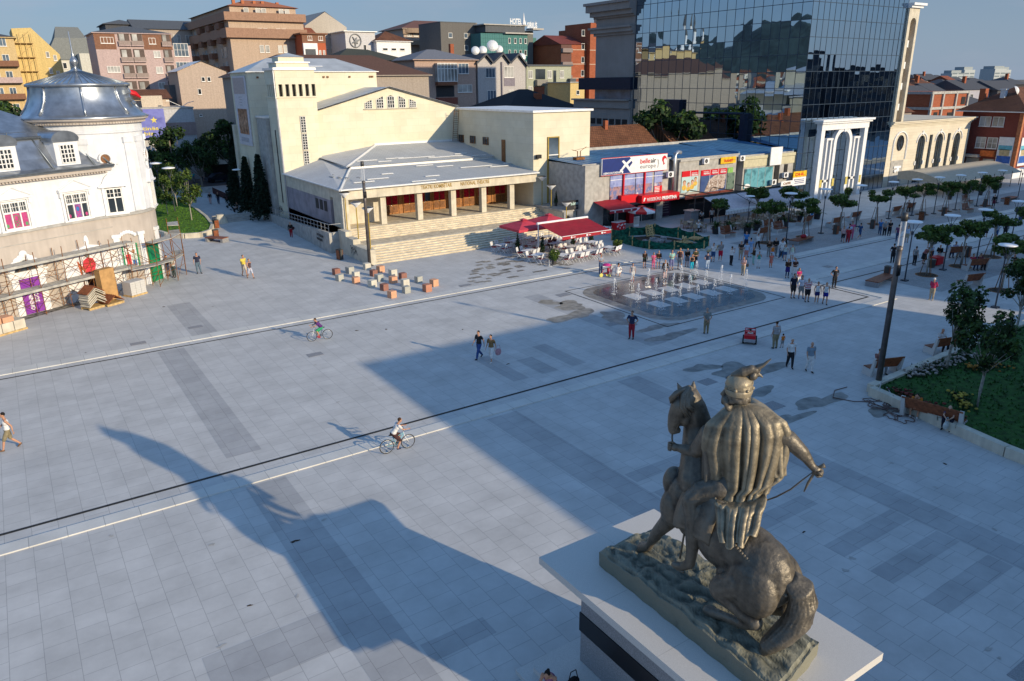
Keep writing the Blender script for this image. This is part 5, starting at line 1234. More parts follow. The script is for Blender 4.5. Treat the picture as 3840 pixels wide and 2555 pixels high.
for i,(lab,x,y,w_,d_,h_) in enumerate((('distant pale slab block, the shorter of the twin slabs',855,440,24,12,19),('distant grey slab block beside the shorter one',880,440,22,14,22.5),('distant white tower block nearest the right edge',946,440,26,16,23.5),('distant white tower just behind its neighbour at right',973,446,24,12,22.5))):
    t = bld(lab,x,y,w_,d_,h_,wm((.40,.44,.46)),('flat',wm((.3,.34,.36)),3,-2),name='tower_block')
    b = MB()
    for k in range(6): b.box(1,-.1,2 + 3.2 * k,w_ * .45,0,3.4 + 3.2 * k); b.box(w_ * .55,-.1,2 + 3.2 * k,w_ - 1,0,3.4 + 3.2 * k)
    b.build('window_band',wm((.16,.2,.23)),t)
# ------------------------------------------------------------------ hills, and the town on them seen in the mirror glass
b = MB(); q = random.Random(2)
def ridge(pts,depth,nseg=40):
    rw = []
    for j in range(9):
        v = j / 8; rw.append([(x + dx * depth * v,y + dy * depth * v,-1 + z * math.sin(v * math.pi / 2) * (1 + .07 * math.sin(i * 1.7) + .05 * math.sin(i * 3.1 + 1))) for i,(x,y,z,dx,dy) in enumerate(pts)])
    b.grid(rw)
pts = []
for i in range(61):
    a = R(100 + i * 1.15); pts.append((520 * math.cos(a),520 * math.sin(a),88 + 20 * math.sin(i * .23) + 10 * math.sin(i * .61),math.cos(a),math.sin(a)))
ridge(pts,900)
struct('hills',b,mat('wooded_hill',(.035,.06,.055),.95,var=.3,scale=.03),smooth=True)
hm = [wm((.55,.5,.44)),wm((.6,.58,.54)),wm((.45,.33,.26)),wm((.4,.38,.35))]; rm_ = [M['tile_red'],M['tile_brown'],slate]
hms = []
for i in range(6):
    b = MB(); w_,d_,h_ = 9 + i % 3 * 2,8,6 + i % 2 * 3
    b.box(0,0,-6,w_,d_,h_); b.add([(-.5,-.5,h_),(w_ + .5,-.5,h_),(w_ + .5,d_ + .5,h_),(-.5,d_ + .5,h_),(2,d_ / 2,h_ + 3),(w_ - 2,d_ / 2,h_ + 3)],[(0,1,5,4),(1,2,5),(2,3,4,5),(3,0,4)],1)
    for k in range(3): b.box(1 + 2.6 * k,-.1,h_ - 4,2.2 + 2.6 * k,0,h_ - 2.4,2)
    hms.append(b.mesh('hill_house',[hm[i % 4],rm_[i % 3],M['pane']]))
for k in range(170):
    a = R(q.uniform(103,158)); dr = q.random() ** .8; r_ = 330 + 420 * dr; z = -2 if r_ < 520 else (r_ - 520) * .15
    z = max(0,(r_ - 330) * .04)
    o = link('hill_house',hms[k % 6],None,(r_ * math.cos(a),r_ * math.sin(a),z),R(q.uniform(-35,35)))
    tag(o,'small tiled house on the hillside mirrored in the glass tower','house','hillside houses mirrored in the glass')
t = thing('minaret','slim white minaret with dark pointed cap mirrored in the glass tower','minaret',(-98.8,260,-6))
b = MB(); b.lathe([(2.0,0),(2.0,14),(1.5,16),(1.25,34),(1.9,35.5),(1.9,36.6),(1.2,36.7),(1.1,42)],(0,0,0),16); b.build('shaft',M['white'],t,True)
b = MB(); b.lathe([(1.4,42),(0,52)],(0,0,0),16); b.build('cap',slate,t)
# ------------------------------------------------------------------ trees
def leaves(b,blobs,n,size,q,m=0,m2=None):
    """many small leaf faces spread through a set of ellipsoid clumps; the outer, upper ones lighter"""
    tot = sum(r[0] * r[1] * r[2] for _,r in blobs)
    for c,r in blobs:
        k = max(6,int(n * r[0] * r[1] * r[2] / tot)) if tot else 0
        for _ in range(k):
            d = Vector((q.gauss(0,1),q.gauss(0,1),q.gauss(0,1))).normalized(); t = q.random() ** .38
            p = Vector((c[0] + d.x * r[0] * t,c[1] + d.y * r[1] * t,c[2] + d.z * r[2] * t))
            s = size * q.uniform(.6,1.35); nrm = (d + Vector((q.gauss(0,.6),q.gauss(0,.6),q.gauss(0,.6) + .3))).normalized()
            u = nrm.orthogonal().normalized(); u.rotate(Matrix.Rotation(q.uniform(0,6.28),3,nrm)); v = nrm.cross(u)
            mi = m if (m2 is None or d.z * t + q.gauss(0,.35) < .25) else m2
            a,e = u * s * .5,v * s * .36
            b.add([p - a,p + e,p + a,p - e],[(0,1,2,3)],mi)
def clumps(q,rx,ry,rz,zc,n,k):
    out = []
    for i in range(n):
        a = q.uniform(0,6.28); t = q.random() ** .5; z = q.uniform(-.75,.8); w_ = math.sqrt(1 - z * z * .8)
        out.append(((rx * t * w_ * math.cos(a),ry * t * w_ * math.sin(a),zc + rz * z),(rx * k * q.uniform(.7,1.25),ry * k * q.uniform(.7,1.25),rz * k * q.uniform(.7,1.25))))
    return out
def tree_proto(name,label,h,trunk_h,rx,rz,n,leaf,size,seed,r0=.06,nl=9,k=.42,bark='bark_pale',stakes=False,group=None,squash=1.):
    q = random.Random(seed); t = thing(name,label,'tree',(0,0,0),0,group); b = MB(); zc = trunk_h + (h - trunk_h) * .5
    lean = q.uniform(-.06,.06); pts = [(0,0,-.05),(lean,.02,trunk_h * .5),(lean * 1.5,0,trunk_h),(lean,0,zc + rz * .4)]
    b.tube(pts,[r0 * 1.3,r0,r0 * .85,r0 * .3],8)
    cl = clumps(q,rx,rx * squash,rz,zc,nl,k)
    for c,r in cl:
        b.tube([(lean * 1.4,0,trunk_h * q.uniform(.85,1.02)),(c[0] * .5,c[1] * .5,(trunk_h + c[2]) / 2),c],[r0 * .5,r0 * .3,r0 * .12],5)
    b.build('trunk',M[bark],t,True)
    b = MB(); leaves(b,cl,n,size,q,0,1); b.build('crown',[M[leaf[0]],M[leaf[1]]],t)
    if stakes:
        b = MB()
        for a in (.3,2.4,4.5): b.tube([(.5 * math.cos(a),.5 * math.sin(a),0),(.16 * math.cos(a),.16 * math.sin(a),2.0)],.03,5)
        b.build('stake',M['wood_dark'],t)
        b = MB(); b.lathe([(0,.012),(.72,.012)],(0,0,0),20,0); b.lathe([(.72,.016),(.8,.03),(.86,.0)],(0,0,0),20,1); b.build('tree_pit',[M['soil'],M['rust']],t)
    return t
def plant(protos,spots,group,labs):
    used = set()
    for i,(x,y,s) in enumerate(spots):
        p = protos[i % len(protos)]
        o = p if id(p) not in used else copy_tree(p); used.add(id(p))
        o.location = (x,y,0); o.rotation_euler = (0,0,rnd.uniform(0,6.28)); o.scale = (s,) * 3
        o['label'] = labs[i]; o['group'] = group; o['category'] = 'tree'
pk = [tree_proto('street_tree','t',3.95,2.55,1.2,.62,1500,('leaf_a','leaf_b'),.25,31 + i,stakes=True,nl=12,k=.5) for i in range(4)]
ORD = ['first','second','third','fourth','fifth','sixth','seventh','eighth','ninth','tenth','eleventh','twelfth']
fr = [(61.0,46.5,1.02),(66.4,46.2,.97),(72.6,46.3,.96),(78.5,46.0,.95),(84.8,46.4,.88),(88.5,46.3,.9),(92.9,45.9,.92),(95.7,44.9,.92),(100.9,45,.92)]
plant(pk,fr,'young street trees on the boulevard',['staked young street tree, %s along the far lamp row from the fountain' % ORD[i] for i in range(len(fr))])
def more(p,spots,group,labs):
    for i,(x,y,s) in enumerate(spots):
        copy_tree(p[i % len(p)],(x,y,0),rnd.uniform(0,6.28),labs[i],s,group)
more(pk[1:],[(60.8,30.6,1.0),(65.9,30.5,1.03),(71.7,30.8,1.04),(60.5,24.8,1.04),(78,30.7,1.0)],'young street trees on the boulevard',
     ['yellow-green staked tree beside the card-playing group','staked tree between the two near benches','staked tree left of the strolling trio','staked tree with round iron pit near the park corner','staked tree at the right edge of the near row'])
more(pk,[(68.3,53.9,1.0),(62.7,54.4,.8),(72.9,52.7,1.0)],'small trees before the white awning',['small tree rising in front of the white awning','flat-topped small tree by the awning corner','small tree at the far end of the awning'])
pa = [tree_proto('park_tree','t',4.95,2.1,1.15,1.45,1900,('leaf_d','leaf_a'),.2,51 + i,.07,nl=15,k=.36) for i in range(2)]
plant(pa,[(40.35,18.4,1.0),(36.4,14.9,1.03),(49.4,19.0,.98),(44.2,12.2,1.05),(52,14.5,1.0)],'dark leafy trees in the planted bed',['dark leafy park tree left of its neighbour in the flower bed','nearest dark park tree with pale leaning trunk in the lawn','dark park tree at the right edge by the far benches','dark tree behind the nearest park tree','dark park tree cut by the right edge'])
ln = [tree_proto('lawn_tree','t',6.0,2.1,1.25,1.9,1500,('leaf_a','leaf_b'),.26,61 + i,.06,nl=12,k=.4) for i in range(2)]
plant(ln,[(17.1,93.4,1.03),(17.8,105.4,.95),(17.75,108.3,.9),(17.8,111.1,.9),(17.8,113.6,.93),(17.9,116.7,1.0),(15.6,99.5,.85)],'row of slim lawn trees',['front slim tree on the sunny lawn near the low wall','second slim tree of the lawn row','third slim tree of the lawn row','fourth slim tree of the lawn row','fifth slim tree of the lawn row','last slim tree of the lawn row','slim lawn tree half hidden by the palace tower'])
bg_ = [tree_proto('broadleaf_tree','t',10,2.5,3.6,3.4,3200,('leaf_d','leaf_a'),.5,71 + i,.2,nl=20,k=.34,bark='bark') for i in range(3)]
plant(bg_,[(22.5,131,.95),(25.5,126.5,.75),(31.0,128,1.05),(33.5,119,.9),(6.5,118,1.45),(.5,122,1.4),(29.5,137,.8),(14,132,1.0)],'large trees behind the square',['dense dark tree below the blue star banner','dark small tree beside the tall street lamp','tall olive tree in front of the peach gabled house','dark tree against the poster wall of the theatre','big bright tree at the left edge behind the dome','second big tree at the far left edge','dark tree over the street kiosk','dark tree behind the palace tower'])
more(bg_,[(58,100,1.02),(65.5,101,.9),(60.5,104,1.0),(96,124,.75),(79,78.5,1.3)],'large trees behind the square',['bright green tree rising behind the gable roof','green tree between gable roof and black-roofed house','darker tree peeping over the theatre gable','small dark tree by the pale green flats','large tree mirrored in the glass tower'])
sm = tree_proto('spruce','dark spruce standing nearest the theatre side wall',8.0,1,1.0,1,10,('needle','needle'),.1,81,.12,bark='bark',nl=1)
for ch in list(sm.children):
    if ch.name.startswith('crown'): bpy.data.objects.remove(ch)
b = MB(); q = random.Random(6)
for k in range(24):
    z = .9 + 7.0 * k / 24; rad = 2.1 * (1 - (z - .6) / 7.8) + .1
    for j in range(11):
        a = 6.28 * j / 11 + k * .7 + q.uniform(-.2,.2); L_ = rad * q.uniform(.75,1.15)
        for i in range(6):
            t = (i + .6) / 6; p = (L_ * t * math.cos(a),L_ * t * math.sin(a),z - .35 * t * t * L_ + q.uniform(-.08,.08)); s = .34 * (1.1 - .5 * t)
            for _ in range(4): d = Vector((q.gauss(0,1),q.gauss(0,1),q.gauss(0,.5))).normalized() * s; e = d.orthogonal().normalized() * s * .5; P_ = Vector(p); b.add([P_ - d,P_ + e,P_ + d,P_ - e],[(0,1,2,3)])
b.build('crown',M['needle'],sm); sm.location = (24.7,90.5,0); sm.scale = (.8,.8,.98); sm['group'] = 'dark spruces by the theatre'
for (x,y,s),l in zip(((24.6,96,.9),(24.9,101.5,1.0),(26.2,107,1.1),(28,113,1.2)),('dark spruce below the hanging poster','second dark spruce behind the railing','third spruce, at the rear corner of the theatre','tall spruce at the back of the row')):
    copy_tree(sm,(x,y,0),q.uniform(0,6),l,(s * .85,s * .85,s))
# ------------------------------------------------------------------ lawn and planted bed
LW = [(12.0,92),(13.2,86.4),(14.6,84.6),(16.0,84.2),(17.2,85.4),(18.2,88.8),(18.9,95),(19.3,103),(19.2,114),(18.6,119),(10,119)]
b = MB(); b.prism([(p[0],p[1]) for p in LW],0,.42); struct('lawn',b,M['grass'])
wl = MB(); b = wl
for i in range(len(LW) - 1):
    p,p2 = LW[i],LW[i + 1]; d = Vector((p2[0] - p[0],p2[1] - p[1])); nv = Vector((d.y,-d.x)).normalized() * .32
    b.add([(p[0],p[1],0),(p2[0],p2[1],0),(p2[0] + nv.x,p2[1] + nv.y,0),(p[0] + nv.x,p[1] + nv.y,0),(p[0],p[1],.52),(p2[0],p2[1],.52),(p2[0] + nv.x,p2[1] + nv.y,.52),(p[0] + nv.x,p[1] + nv.y,.52)],[(4,5,6,7),(2,3,7,6),(0,4,5,1),(1,2,6,5),(0,3,7,4)])
tag(wl.build('retaining_wall',M['stone']),'low curved pale stone wall edging the sunny lawn','wall')
def grass_tufts(name,poly,z,n,m,hgt,seed):
    q = random.Random(seed); b = MB(); xs = [p[0] for p in poly]; ys = [p[1] for p in poly]
    def inside(x,y):
        c = False; j = len(poly) - 1
        for i in range(len(poly)):
            if (poly[i][1] > y) != (poly[j][1] > y) and x < (poly[j][0] - poly[i][0]) * (y - poly[i][1]) / (poly[j][1] - poly[i][1]) + poly[i][0]: c = not c
            j = i
        return c
    while n > 0:
        x,y = q.uniform(min(xs),max(xs)),q.uniform(min(ys),max(ys))
        if not inside(x,y): continue
        n -= 1; a = q.uniform(0,3.14); w_ = .06; h_ = hgt * q.uniform(.6,1.3); lx,ly = q.gauss(0,.03),q.gauss(0,.03)
        b.add([(x - w_ * math.cos(a),y - w_ * math.sin(a),z),(x + w_ * math.cos(a),y + w_ * math.sin(a),z),(x + lx,y + ly,z + h_)],[(0,1,2)])
    o = b.build(name,m); tag(o,'short mown grass','grass',None,'stuff'); return o
grass_tufts('grass',LW,.42,3500,M['grass'],.09,1)
BED = [(34.6,19.0),(33.2,12),(32.6,4.5),(60,4.5),(56,19.5),(43.8,19.3)]
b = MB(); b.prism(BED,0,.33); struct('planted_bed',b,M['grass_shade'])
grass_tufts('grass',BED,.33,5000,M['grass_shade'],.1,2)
b = MB()
for p,p2 in ((BED[2],BED[1]),(BED[1],BED[0]),(BED[0],BED[5]),(BED[5],BED[4])):
    d = Vector((p2[0] - p[0],p2[1] - p[1],0)); nv = Vector((-d.y,d.x,0)).normalized() * .4; P0,P1 = Vector((*p,0)),Vector((*p2,0))
    b.add([P0,P1,P1 + nv,P0 + nv,P0 + Vector((0,0,.46)),P1 + Vector((0,0,.46)),P1 + nv + Vector((0,0,.46)),P0 + nv + Vector((0,0,.46))],[(4,5,6,7),(2,3,7,6),(0,1,5,4),(1,2,6,5),(0,4,7,3)])
tag(b.build('bed_wall',M['stone']),'low pale stone kerb wall round the shaded planted bed','wall')
fm = [mat('flower_orange',(.42,.20,.03),.7,var=.2),mat('flower_red',(.16,.03,.02),.7,var=.3),mat('flower_pale',(.40,.34,.30),.7,var=.2),mat('flower_yellow',(.42,.32,.05),.7,var=.2)]
q = random.Random(12)
def flowers(name,label,x0,y0,x1,y1,n,m,wd=.5):
    b = MB()
    for _ in range(n):
        t = q.random(); x = x0 + (x1 - x0) * t + q.gauss(0,wd * .5); y = y0 + (y1 - y0) * t + q.gauss(0,wd * .5); z = .36 + q.random() * .2
        s = q.uniform(.05,.11); b.ball((x,y,z),(s,s,s * .6),5,m if q.random() < .75 else q.choice([m,4]),3)
    for _ in range(n * 2):
        t = q.random(); x = x0 + (x1 - x0) * t + q.gauss(0,wd * .6); y = y0 + (y1 - y0) * t + q.gauss(0,wd * .6)
        b.add([(x - .09,y,.33),(x + .09,y + .03,.33),(x + q.gauss(0,.05),y + .05,.33 + q.uniform(.1,.25))],[(0,1,2)],4)
    tag(b.build(name,fm + [M['leaf_d']]),label,'flowers',None,'stuff')
flowers('flower_border','red and orange bedding flowers along the near kerb',35.0,18.2,34.0,14.6,130,1)
flowers('flower_border','pale and yellow bedding flowers along the far kerb',37.5,18.8,43.4,18.6,170,2)
flowers('flower_border','yellow bedding flowers by the leaning trunk',37.2,16.2,35.6,14.9,60,3,.4); flowers('flower_border','orange bedding flowers under the trees',41,17.6,43,16.8,70,0,.5)
flowers('flower_border','pinkish bedding flowers at the right edge',40.5,14.5,43,13,90,2,.5); flowers('flower_border','orange flowers behind the litter bin',34.4,10.8,33.8,9.6,50,0,.3)
b = MB(); b.tube([(34.3,18.6,.3),(34.4,18.6,.9)],.03,6); b.tube([(34.0,17.6,.36),(35.0,18.6,.42)],.025,5); b.build('hose_pipe',M['alu'])
tag(bpy.data.objects['hose_pipe'],'short white pipe lying at the corner of the planted bed','pipe')
b = MB(); pts = []
for k in range(150):
    t = k / 150; a = t * 38; r_ = .25 + .55 * abs(math.sin(k * .37)) * (.4 + .6 * math.sin(k * .11) ** 2); pts.append((33.2 + .5 * math.sin(t * 9) + r_ * math.cos(a) * .8,17.4 + .8 * math.cos(t * 7) + r_ * math.sin(a),.03 + .06 * (k % 5) / 5))
b.tube(pts,.022,5); b.tube([(34.0,18.2,.05),(32.9,19.0,.03),(32.5,19.9,.03),(33.4,20.4,.03),(34.3,20.3,.03)],.022,5)
tag(b.build('garden_hose',mat('brown_hose',(.12,.07,.06),.5)),'coiled dark garden hose on the paving beside the bed','hose')
# ------------------------------------------------------------------ lamps
def park_lamp():
    t = thing('street_lamp','l','street lamp',(0,0,0)); b = MB(); b.cbox((0,0,.05),(.42,.42,.1)); b.tube([(0,0,.05),(0,0,3.55)],[.055,.04],8); b.ball((0,0,3.6),(.1,.1,.16),8); b.build('pole',M['steel_blue'],t)
    b = MB(); [b.tube([(.05 * math.cos(a),.05 * math.sin(a),3.6),(.42 * math.cos(a),.42 * math.sin(a),4.38)],.018,5) for a in (.5,2.6,4.7)]; b.build('bracket',M['steel_blue'],t)
    b = MB(); b.lathe([(0,4.36),(.58,4.38),(.6,4.42),(.56,4.46),(.2,4.52),(0,4.54)],(0,0,0),20); b.build('lamp_disc',M['lampwhite'],t,True)
    return t
lp = park_lamp(); LL = [(63.8,46.4,1.04),(69.3,46.3,1.03),(75.6,46.4,1.0),(82.8,47.0,.94),(86.9,46.6,.94),(90.0,45.7,.96),(94.6,45.6,.94),(99.5,45.5,.93),(104.1,45.3,.92),(109.5,45.2,.9),
    (57.6,30.6,1.06),(63.5,30.7,1.03),(69.4,30.9,1.0),(76.5,31.4,1.0),(63.9,51.4,.85),(55.5,22.9,1.0)]
for i,(x,y,s) in enumerate(LL):
    o = lp if i == 0 else copy_tree(lp); o.location = (x,y,0); o.scale = (s,) * 3; o['group'] = 'disc lamps along the boulevard'
    o['label'] = 'white disc street lamp, ' + (('%s of the far boulevard row' % ORD[i]) if i < 10 else ['nearest of the near row beside the tall mast','second of the near row by the staked tree','third of the near row by the litter bin','fourth of the near row at right','standing before the white awning','cut by the right edge near the park'][i - 10])
for (x,y,s),l in zip(((24.7,100.1,1.16),(16.8,101.5,1.3),(16.6,109,1.3),(15.5,114,1.3),(15,120,1.3)),('beside the spruces above the steps','poking out of the lawn trees, nearest','poking out of the lawn trees, second','poking out of the lawn trees, third','farthest, beyond the lawn trees')):
    copy_tree(lp,(x,y,0),0,'white disc street lamp ' + l,s,'disc lamps in the side street')
def mast(x,y,lab,h,lean=0):
    t = thing('lamp_mast',lab,'street lamp',(x,y,0)); b = MB(); b.tube([(0,0,0),(0,0,h * .62),(0,0,h * .8)],[.15,.135,.13],14); b.cbox((0,0,.04),(.5,.5,.08)); b.box(-.14,-.15,h * .66,.14,-.1,h * .72,1)
    b.lathe([(.15,h * .8),(.15,h * .82),(.1,h * .82)],(0,0,0),14); b.build('mast',[mat('warm_grey_steel',(.14,.125,.12),.45,.5),M['black']],t,True)
    gm = bpy.data.materials.get('clear_tube')
    if not gm:
        gm = bpy.data.materials.new('clear_tube'); gm.use_nodes = True; nt = gm.node_tree; p = nt.nodes['Principled BSDF']; p.inputs['Base Color'].default_value = (.8,.82,.85,1); p.inputs['Roughness'].default_value = .05
        tr = nd(nt,'ShaderNodeBsdfTransparent'); ms = nd(nt,'ShaderNodeMixShader'); lw = nd(nt,'ShaderNodeLayerWeight'); lw.inputs[0].default_value = .5; nt.links.new(lw.outputs['Facing'],ms.inputs[0]); nt.links.new(tr.outputs[0],ms.inputs[1]); nt.links.new(p.outputs[0],ms.inputs[2]); nt.links.new(ms.outputs[0],nt.nodes['Material Output'].inputs['Surface'])
    b = MB(); b.lathe([(.13,h * .82),(.13,h * .955)],(0,0,0),14); b.build('glass_tube',gm,t,True)
    b = MB(); b.lathe([(0,h),(.14,h),(.15,h * .955),(0,h * .955)],(0,0,0),14); b.build('cap',M['steel'],t,True)
mast(25.3,61.0 - .1,'tall grey lamp mast before the theatre steps',9.05); mast(35.5,19.35,'tall grey lamp mast with clear top at the corner of the planted bed',9.1)
def bowl_lamp(x,y,z,h,lab,s=1.):
    t = thing('bowl_lamp',lab,'lamp',(x,y,z),0,'bowl lamps beside the theatre steps'); b = MB(); b.tube([(0,0,0),(0,0,h)],.05,8); b.build('pole',M['yellowpole'],t)
    b = MB(); b.lathe([(.06,h - .05),(.2,h + .1),(.5 * s,h + .36),(.52 * s,h + .42)],(0,0,0),18,0); b.lathe([(.52 * s,h + .42),(.3 * s,h + .5),(0,h + .53)],(0,0,0),18,1); b.build('bowl',[M['lampwhite'],M['steel']],t,True)
for a in ((26.1,67.6,1.7,3.5,'yellow-poled bowl lamp highest on the left stair wall'),(25.9,64.5,1.3,3.4,'yellow-poled bowl lamp midway on the left stair wall'),(25.75,61.5,1.3,3.3,'yellow-poled bowl lamp lowest on the left stair wall'),
          (48.9,67.5,2.1,2.9,'yellow-poled bowl lamp highest right of the steps'),(48.6,65.4,1.6,2.7,'bowl lamp midway right of the steps'),(48.2,62.2,0,2.9,'bowl lamp lowest, in front of the kiosk sign')): bowl_lamp(*a)
# tall street lamp far up the side street
t = thing('street_lamp','tall white twin-arm street lamp with a small banner far up the street','street lamp',(27.0,141,0)); b = MB(); b.tube([(0,0,0),(0,0,12)],[.12,.06],8); b.tube([(0,0,12),(-2,0,13)],.05,5); b.tube([(0,0,12),(1,0,12.6),(2,0,12.8)],.05,5); b.box(-2.4,-.1,12.9,-1.9,.1,13.05); b.build('pole',M['alu'],t)
MB().box(-1.1,-.04,7.2,-.1,.04,9.0).build('banner',paint((.5,.52,.6)),t)
# ------------------------------------------------------------------ benches, bins
def bench_back():
    t = thing('bench','b','bench',(0,0,0)); b = MB()
    for k in range(5): b.box(-.9,-.25 + .11 * k,.42,.9,-.16 + .11 * k,.46)
    b.build('seat',M['bench'],t); b = MB()
    for k in range(6): b.box(-.9,.33 + .05 * k,.5 + .1 * k,.9,.37 + .05 * k,.58 + .1 * k)
    b.build('backrest',M['bench'],t)
    for s in (-1,1): b = MB(); x = .86 * s; b.add([(x - .06,-.28,0),(x - .06,.42,0),(x - .06,.62,1.08),(x - .06,.5,1.08),(x - .06,.3,.41),(x - .06,-.28,.41),(x + .06,-.28,0),(x + .06,.42,0),(x + .06,.62,1.08),(x + .06,.5,1.08),(x + .06,.3,.41),(x + .06,-.28,.41)],[(0,1,2,3,4,5),(11,10,9,8,7,6),(0,6,7,1),(1,7,8,2),(2,8,9,3),(3,9,10,4),(4,10,11,5),(5,11,6,0)]); b.build('end_support',M['granite'],t)
    return t
bb = bench_back(); BN = [(60.2,50.7,0,'beside the big dark planters, leftmost by the café'),(62.9,48.9,180,'back turned, between planters and staked tree'),(66.6,49.2,0,'second café bench behind the blue-shirted man'),(66.6,50.4,0,'tucked behind another bench by the café'),(72.0,50.4,180,'under the small trees at the awning end'),(73.8,48.0,180,'alone on the setts by the third lamp'),(78.6,48.9,180,'by the portal foot'),(85.7,48.3,180,'right of the portal'),(89.2,48.6,180,'behind the mast near the canopy'),(100.4,47.0,0,'by the canopy planters'),(93.8,43.7,0,'by the canopy, nearer the kerb'),
      (69.0,32.8,160,'seating a pair in pale shirts'),(65.6,29.3,155,'seating a person in red'),(60.0,27.0,165,'empty, near the park path'),(68.2,27.3,155,'at the right edge with a seated figure'),(43.7,20.4,165,'at the bed edge with a reclining figure'),(37.6,20.5,160,'hidden behind the tall mast'),(33.85,15.6,100,'long, with two seated men by the bed wall')]
for i,(x,y,r_,l) in enumerate(BN):
    o = bb if i == 0 else copy_tree(bb); o.location = (x,y,0); o.rotation_euler = (0,0,R(r_ + 0)); o['label'] = 'wooden slatted bench with stone ends, ' + l; o['group'] = 'slatted benches'
    if i == 17: o.scale = (1.45,1,1)
    if i == 15: o.scale = (1.2,1,1)
def bench_flat(x,y,r_,L_,lab):
    t = thing('flat_bench',lab,'bench',(x,y,0),R(r_),'backless block benches'); b = MB()
    for k in range(7): b.box(-L_ / 2,-.5 + .145 * k,.4,L_ / 2,-.37 + .145 * k,.46)
    b.build('seat',M['bench'],t)
    b = MB(); b.box(-L_ / 2 + .02,-.48,0,-L_ / 2 + .3,.48,.4); b.box(L_ / 2 - .3,-.48,0,L_ / 2 - .02,.48,.4); b.build('plinth',M['granite_dark'],t)
bench_flat(55.4,31.3,8,3.3,'backless wooden block bench left of the tall mast'); bench_flat(63.7,44.6,8,3.2,'backless wooden block bench with a bag, behind the crowd'); bench_flat(16.9,80.6,-52,2.2,'backless wooden block bench by the lawn wall'); bench_flat(107.2,45.2,5,3,'backless wooden block bench at far right of the boulevard')
b = MB(); b.ball((0,0,.62),(.4,.22,.2),8); b.ball((.35,.05,.6),(.25,.2,.16),8,1); o = b.build('bag',[M['red'],M['white']]); o.location = (64.0,44.6,0); tag(o,'red and white bag lying on the block bench','bag')
def bin_():
    t = thing('litter_bin','b','litter bin',(0,0,0)); b = MB()
    for k in range(6): b.box(-.26 + .088 * k,-.21,.04,-.18 + .088 * k,-.17,.88); b.box(-.26 + .088 * k,.17,.04,-.18 + .088 * k,.21,.88)
    b.build('wood_panel',M['bench'],t); b = MB(); b.box(-.27,-.17,0,.27,.17,.92); b.box(-.28,-.22,.9,.28,.22,.96); b.box(-.2,-.12,.955,.2,.12,.97,1); b.build('casing',[M['steel'],M['black']],t)
    return t
bn = bin_()
for i,(x,y,l) in enumerate(((33.0,9.8,'by the planted bed wall at the right edge'),(70.2,45.2,'by the kerb in front of the third lamp'),(75.9,44.7,'right of the standing trio at the kerb'),(85.0,44.4,'behind the tall mast top'),(89.8,44.4,'by the far staked trees'),(99.9,44.7,'near the canopy end'),(103.7,43.9,'next to the far block bench'),(70.0,32.0,'between lamp and staked tree of the near row'),(57.4,32.0,'half hidden by the tall mast'),(24.1,64.9,'rusty, in front of the ramp wall'),(17.2,82.3,'orange-brown, against the lawn wall'),(18.7,88.6,'slim, beside the rock on the path'))):
    o = bn if i == 0 else copy_tree(bn); o.location = (x,y,0); o.rotation_euler = (0,0,R([100,10,20][i % 3])); o['label'] = 'wood-panelled litter bin ' + l; o['group'] = 'litter bins'
# ------------------------------------------------------------------ coloured cubes
cs = [(21.67,59.31,1),(22.82,59.17,2),(22.65,57.44,0),(24.56,59.58,0),(25.11,57.96,3),(24.08,57.07,1),(25.39,56.11,0),(25.58,54.61,1),(21.16,57.28,2),(23.73,55.22,2),(21.93,55.68,3),(24.40,53.95,3),(22.54,53.84,0),(26.15,52.89,2),(24.76,52.51,0),(26.63,51.14,3),(22.87,52.31,1),(25.43,50.01,4),(23.94,50.62,2),(22.45,50.0,3)]
cm = [mat('cube_ivory',(.58,.55,.47),.7,var=.06),mat('cube_maroon',(.28,.13,.10),.7,var=.08),mat('cube_grey',(.40,.40,.36),.7,var=.06),mat('cube_salmon',(.62,.33,.20),.7,var=.06),mat('cube_terracotta',(.44,.20,.13),.7,var=.06)]
pl = ['leftmost','in the back row, left of centre','left, behind a salmon one','at the back by the tall mast','at the back right of the mast','centre of the back half','right of centre in the back','right, in the third row','left, front of the maroon one','in the very middle','left centre, before an ivory one','centre right','front left of centre','far right, alone','right, before the last pair','rightmost of all','front centre','front right corner','front, right of centre','nearest of all']
for i,(x,y,c) in enumerate(cs):
    b = MB(); s = .52 + .03 * math.sin(i * 2.3); b.box(-s / 2,-s / 2,0,s / 2,s / 2,s * 1.04); o = b.build('cube_seat',cm[c]); o.location = (x,y + .2,0); o.rotation_euler = (0,0,R(8 + 6 * math.sin(i * 1.7)))
    m_ = o.modifiers.new('b','BEVEL'); m_.width = .015; m_.segments = 2
    tag(o,'%s stone cube seat, %s in the group' % (['ivory','maroon','grey','salmon','terracotta'][c],pl[i]),'cube seat','coloured stone cubes on the square')
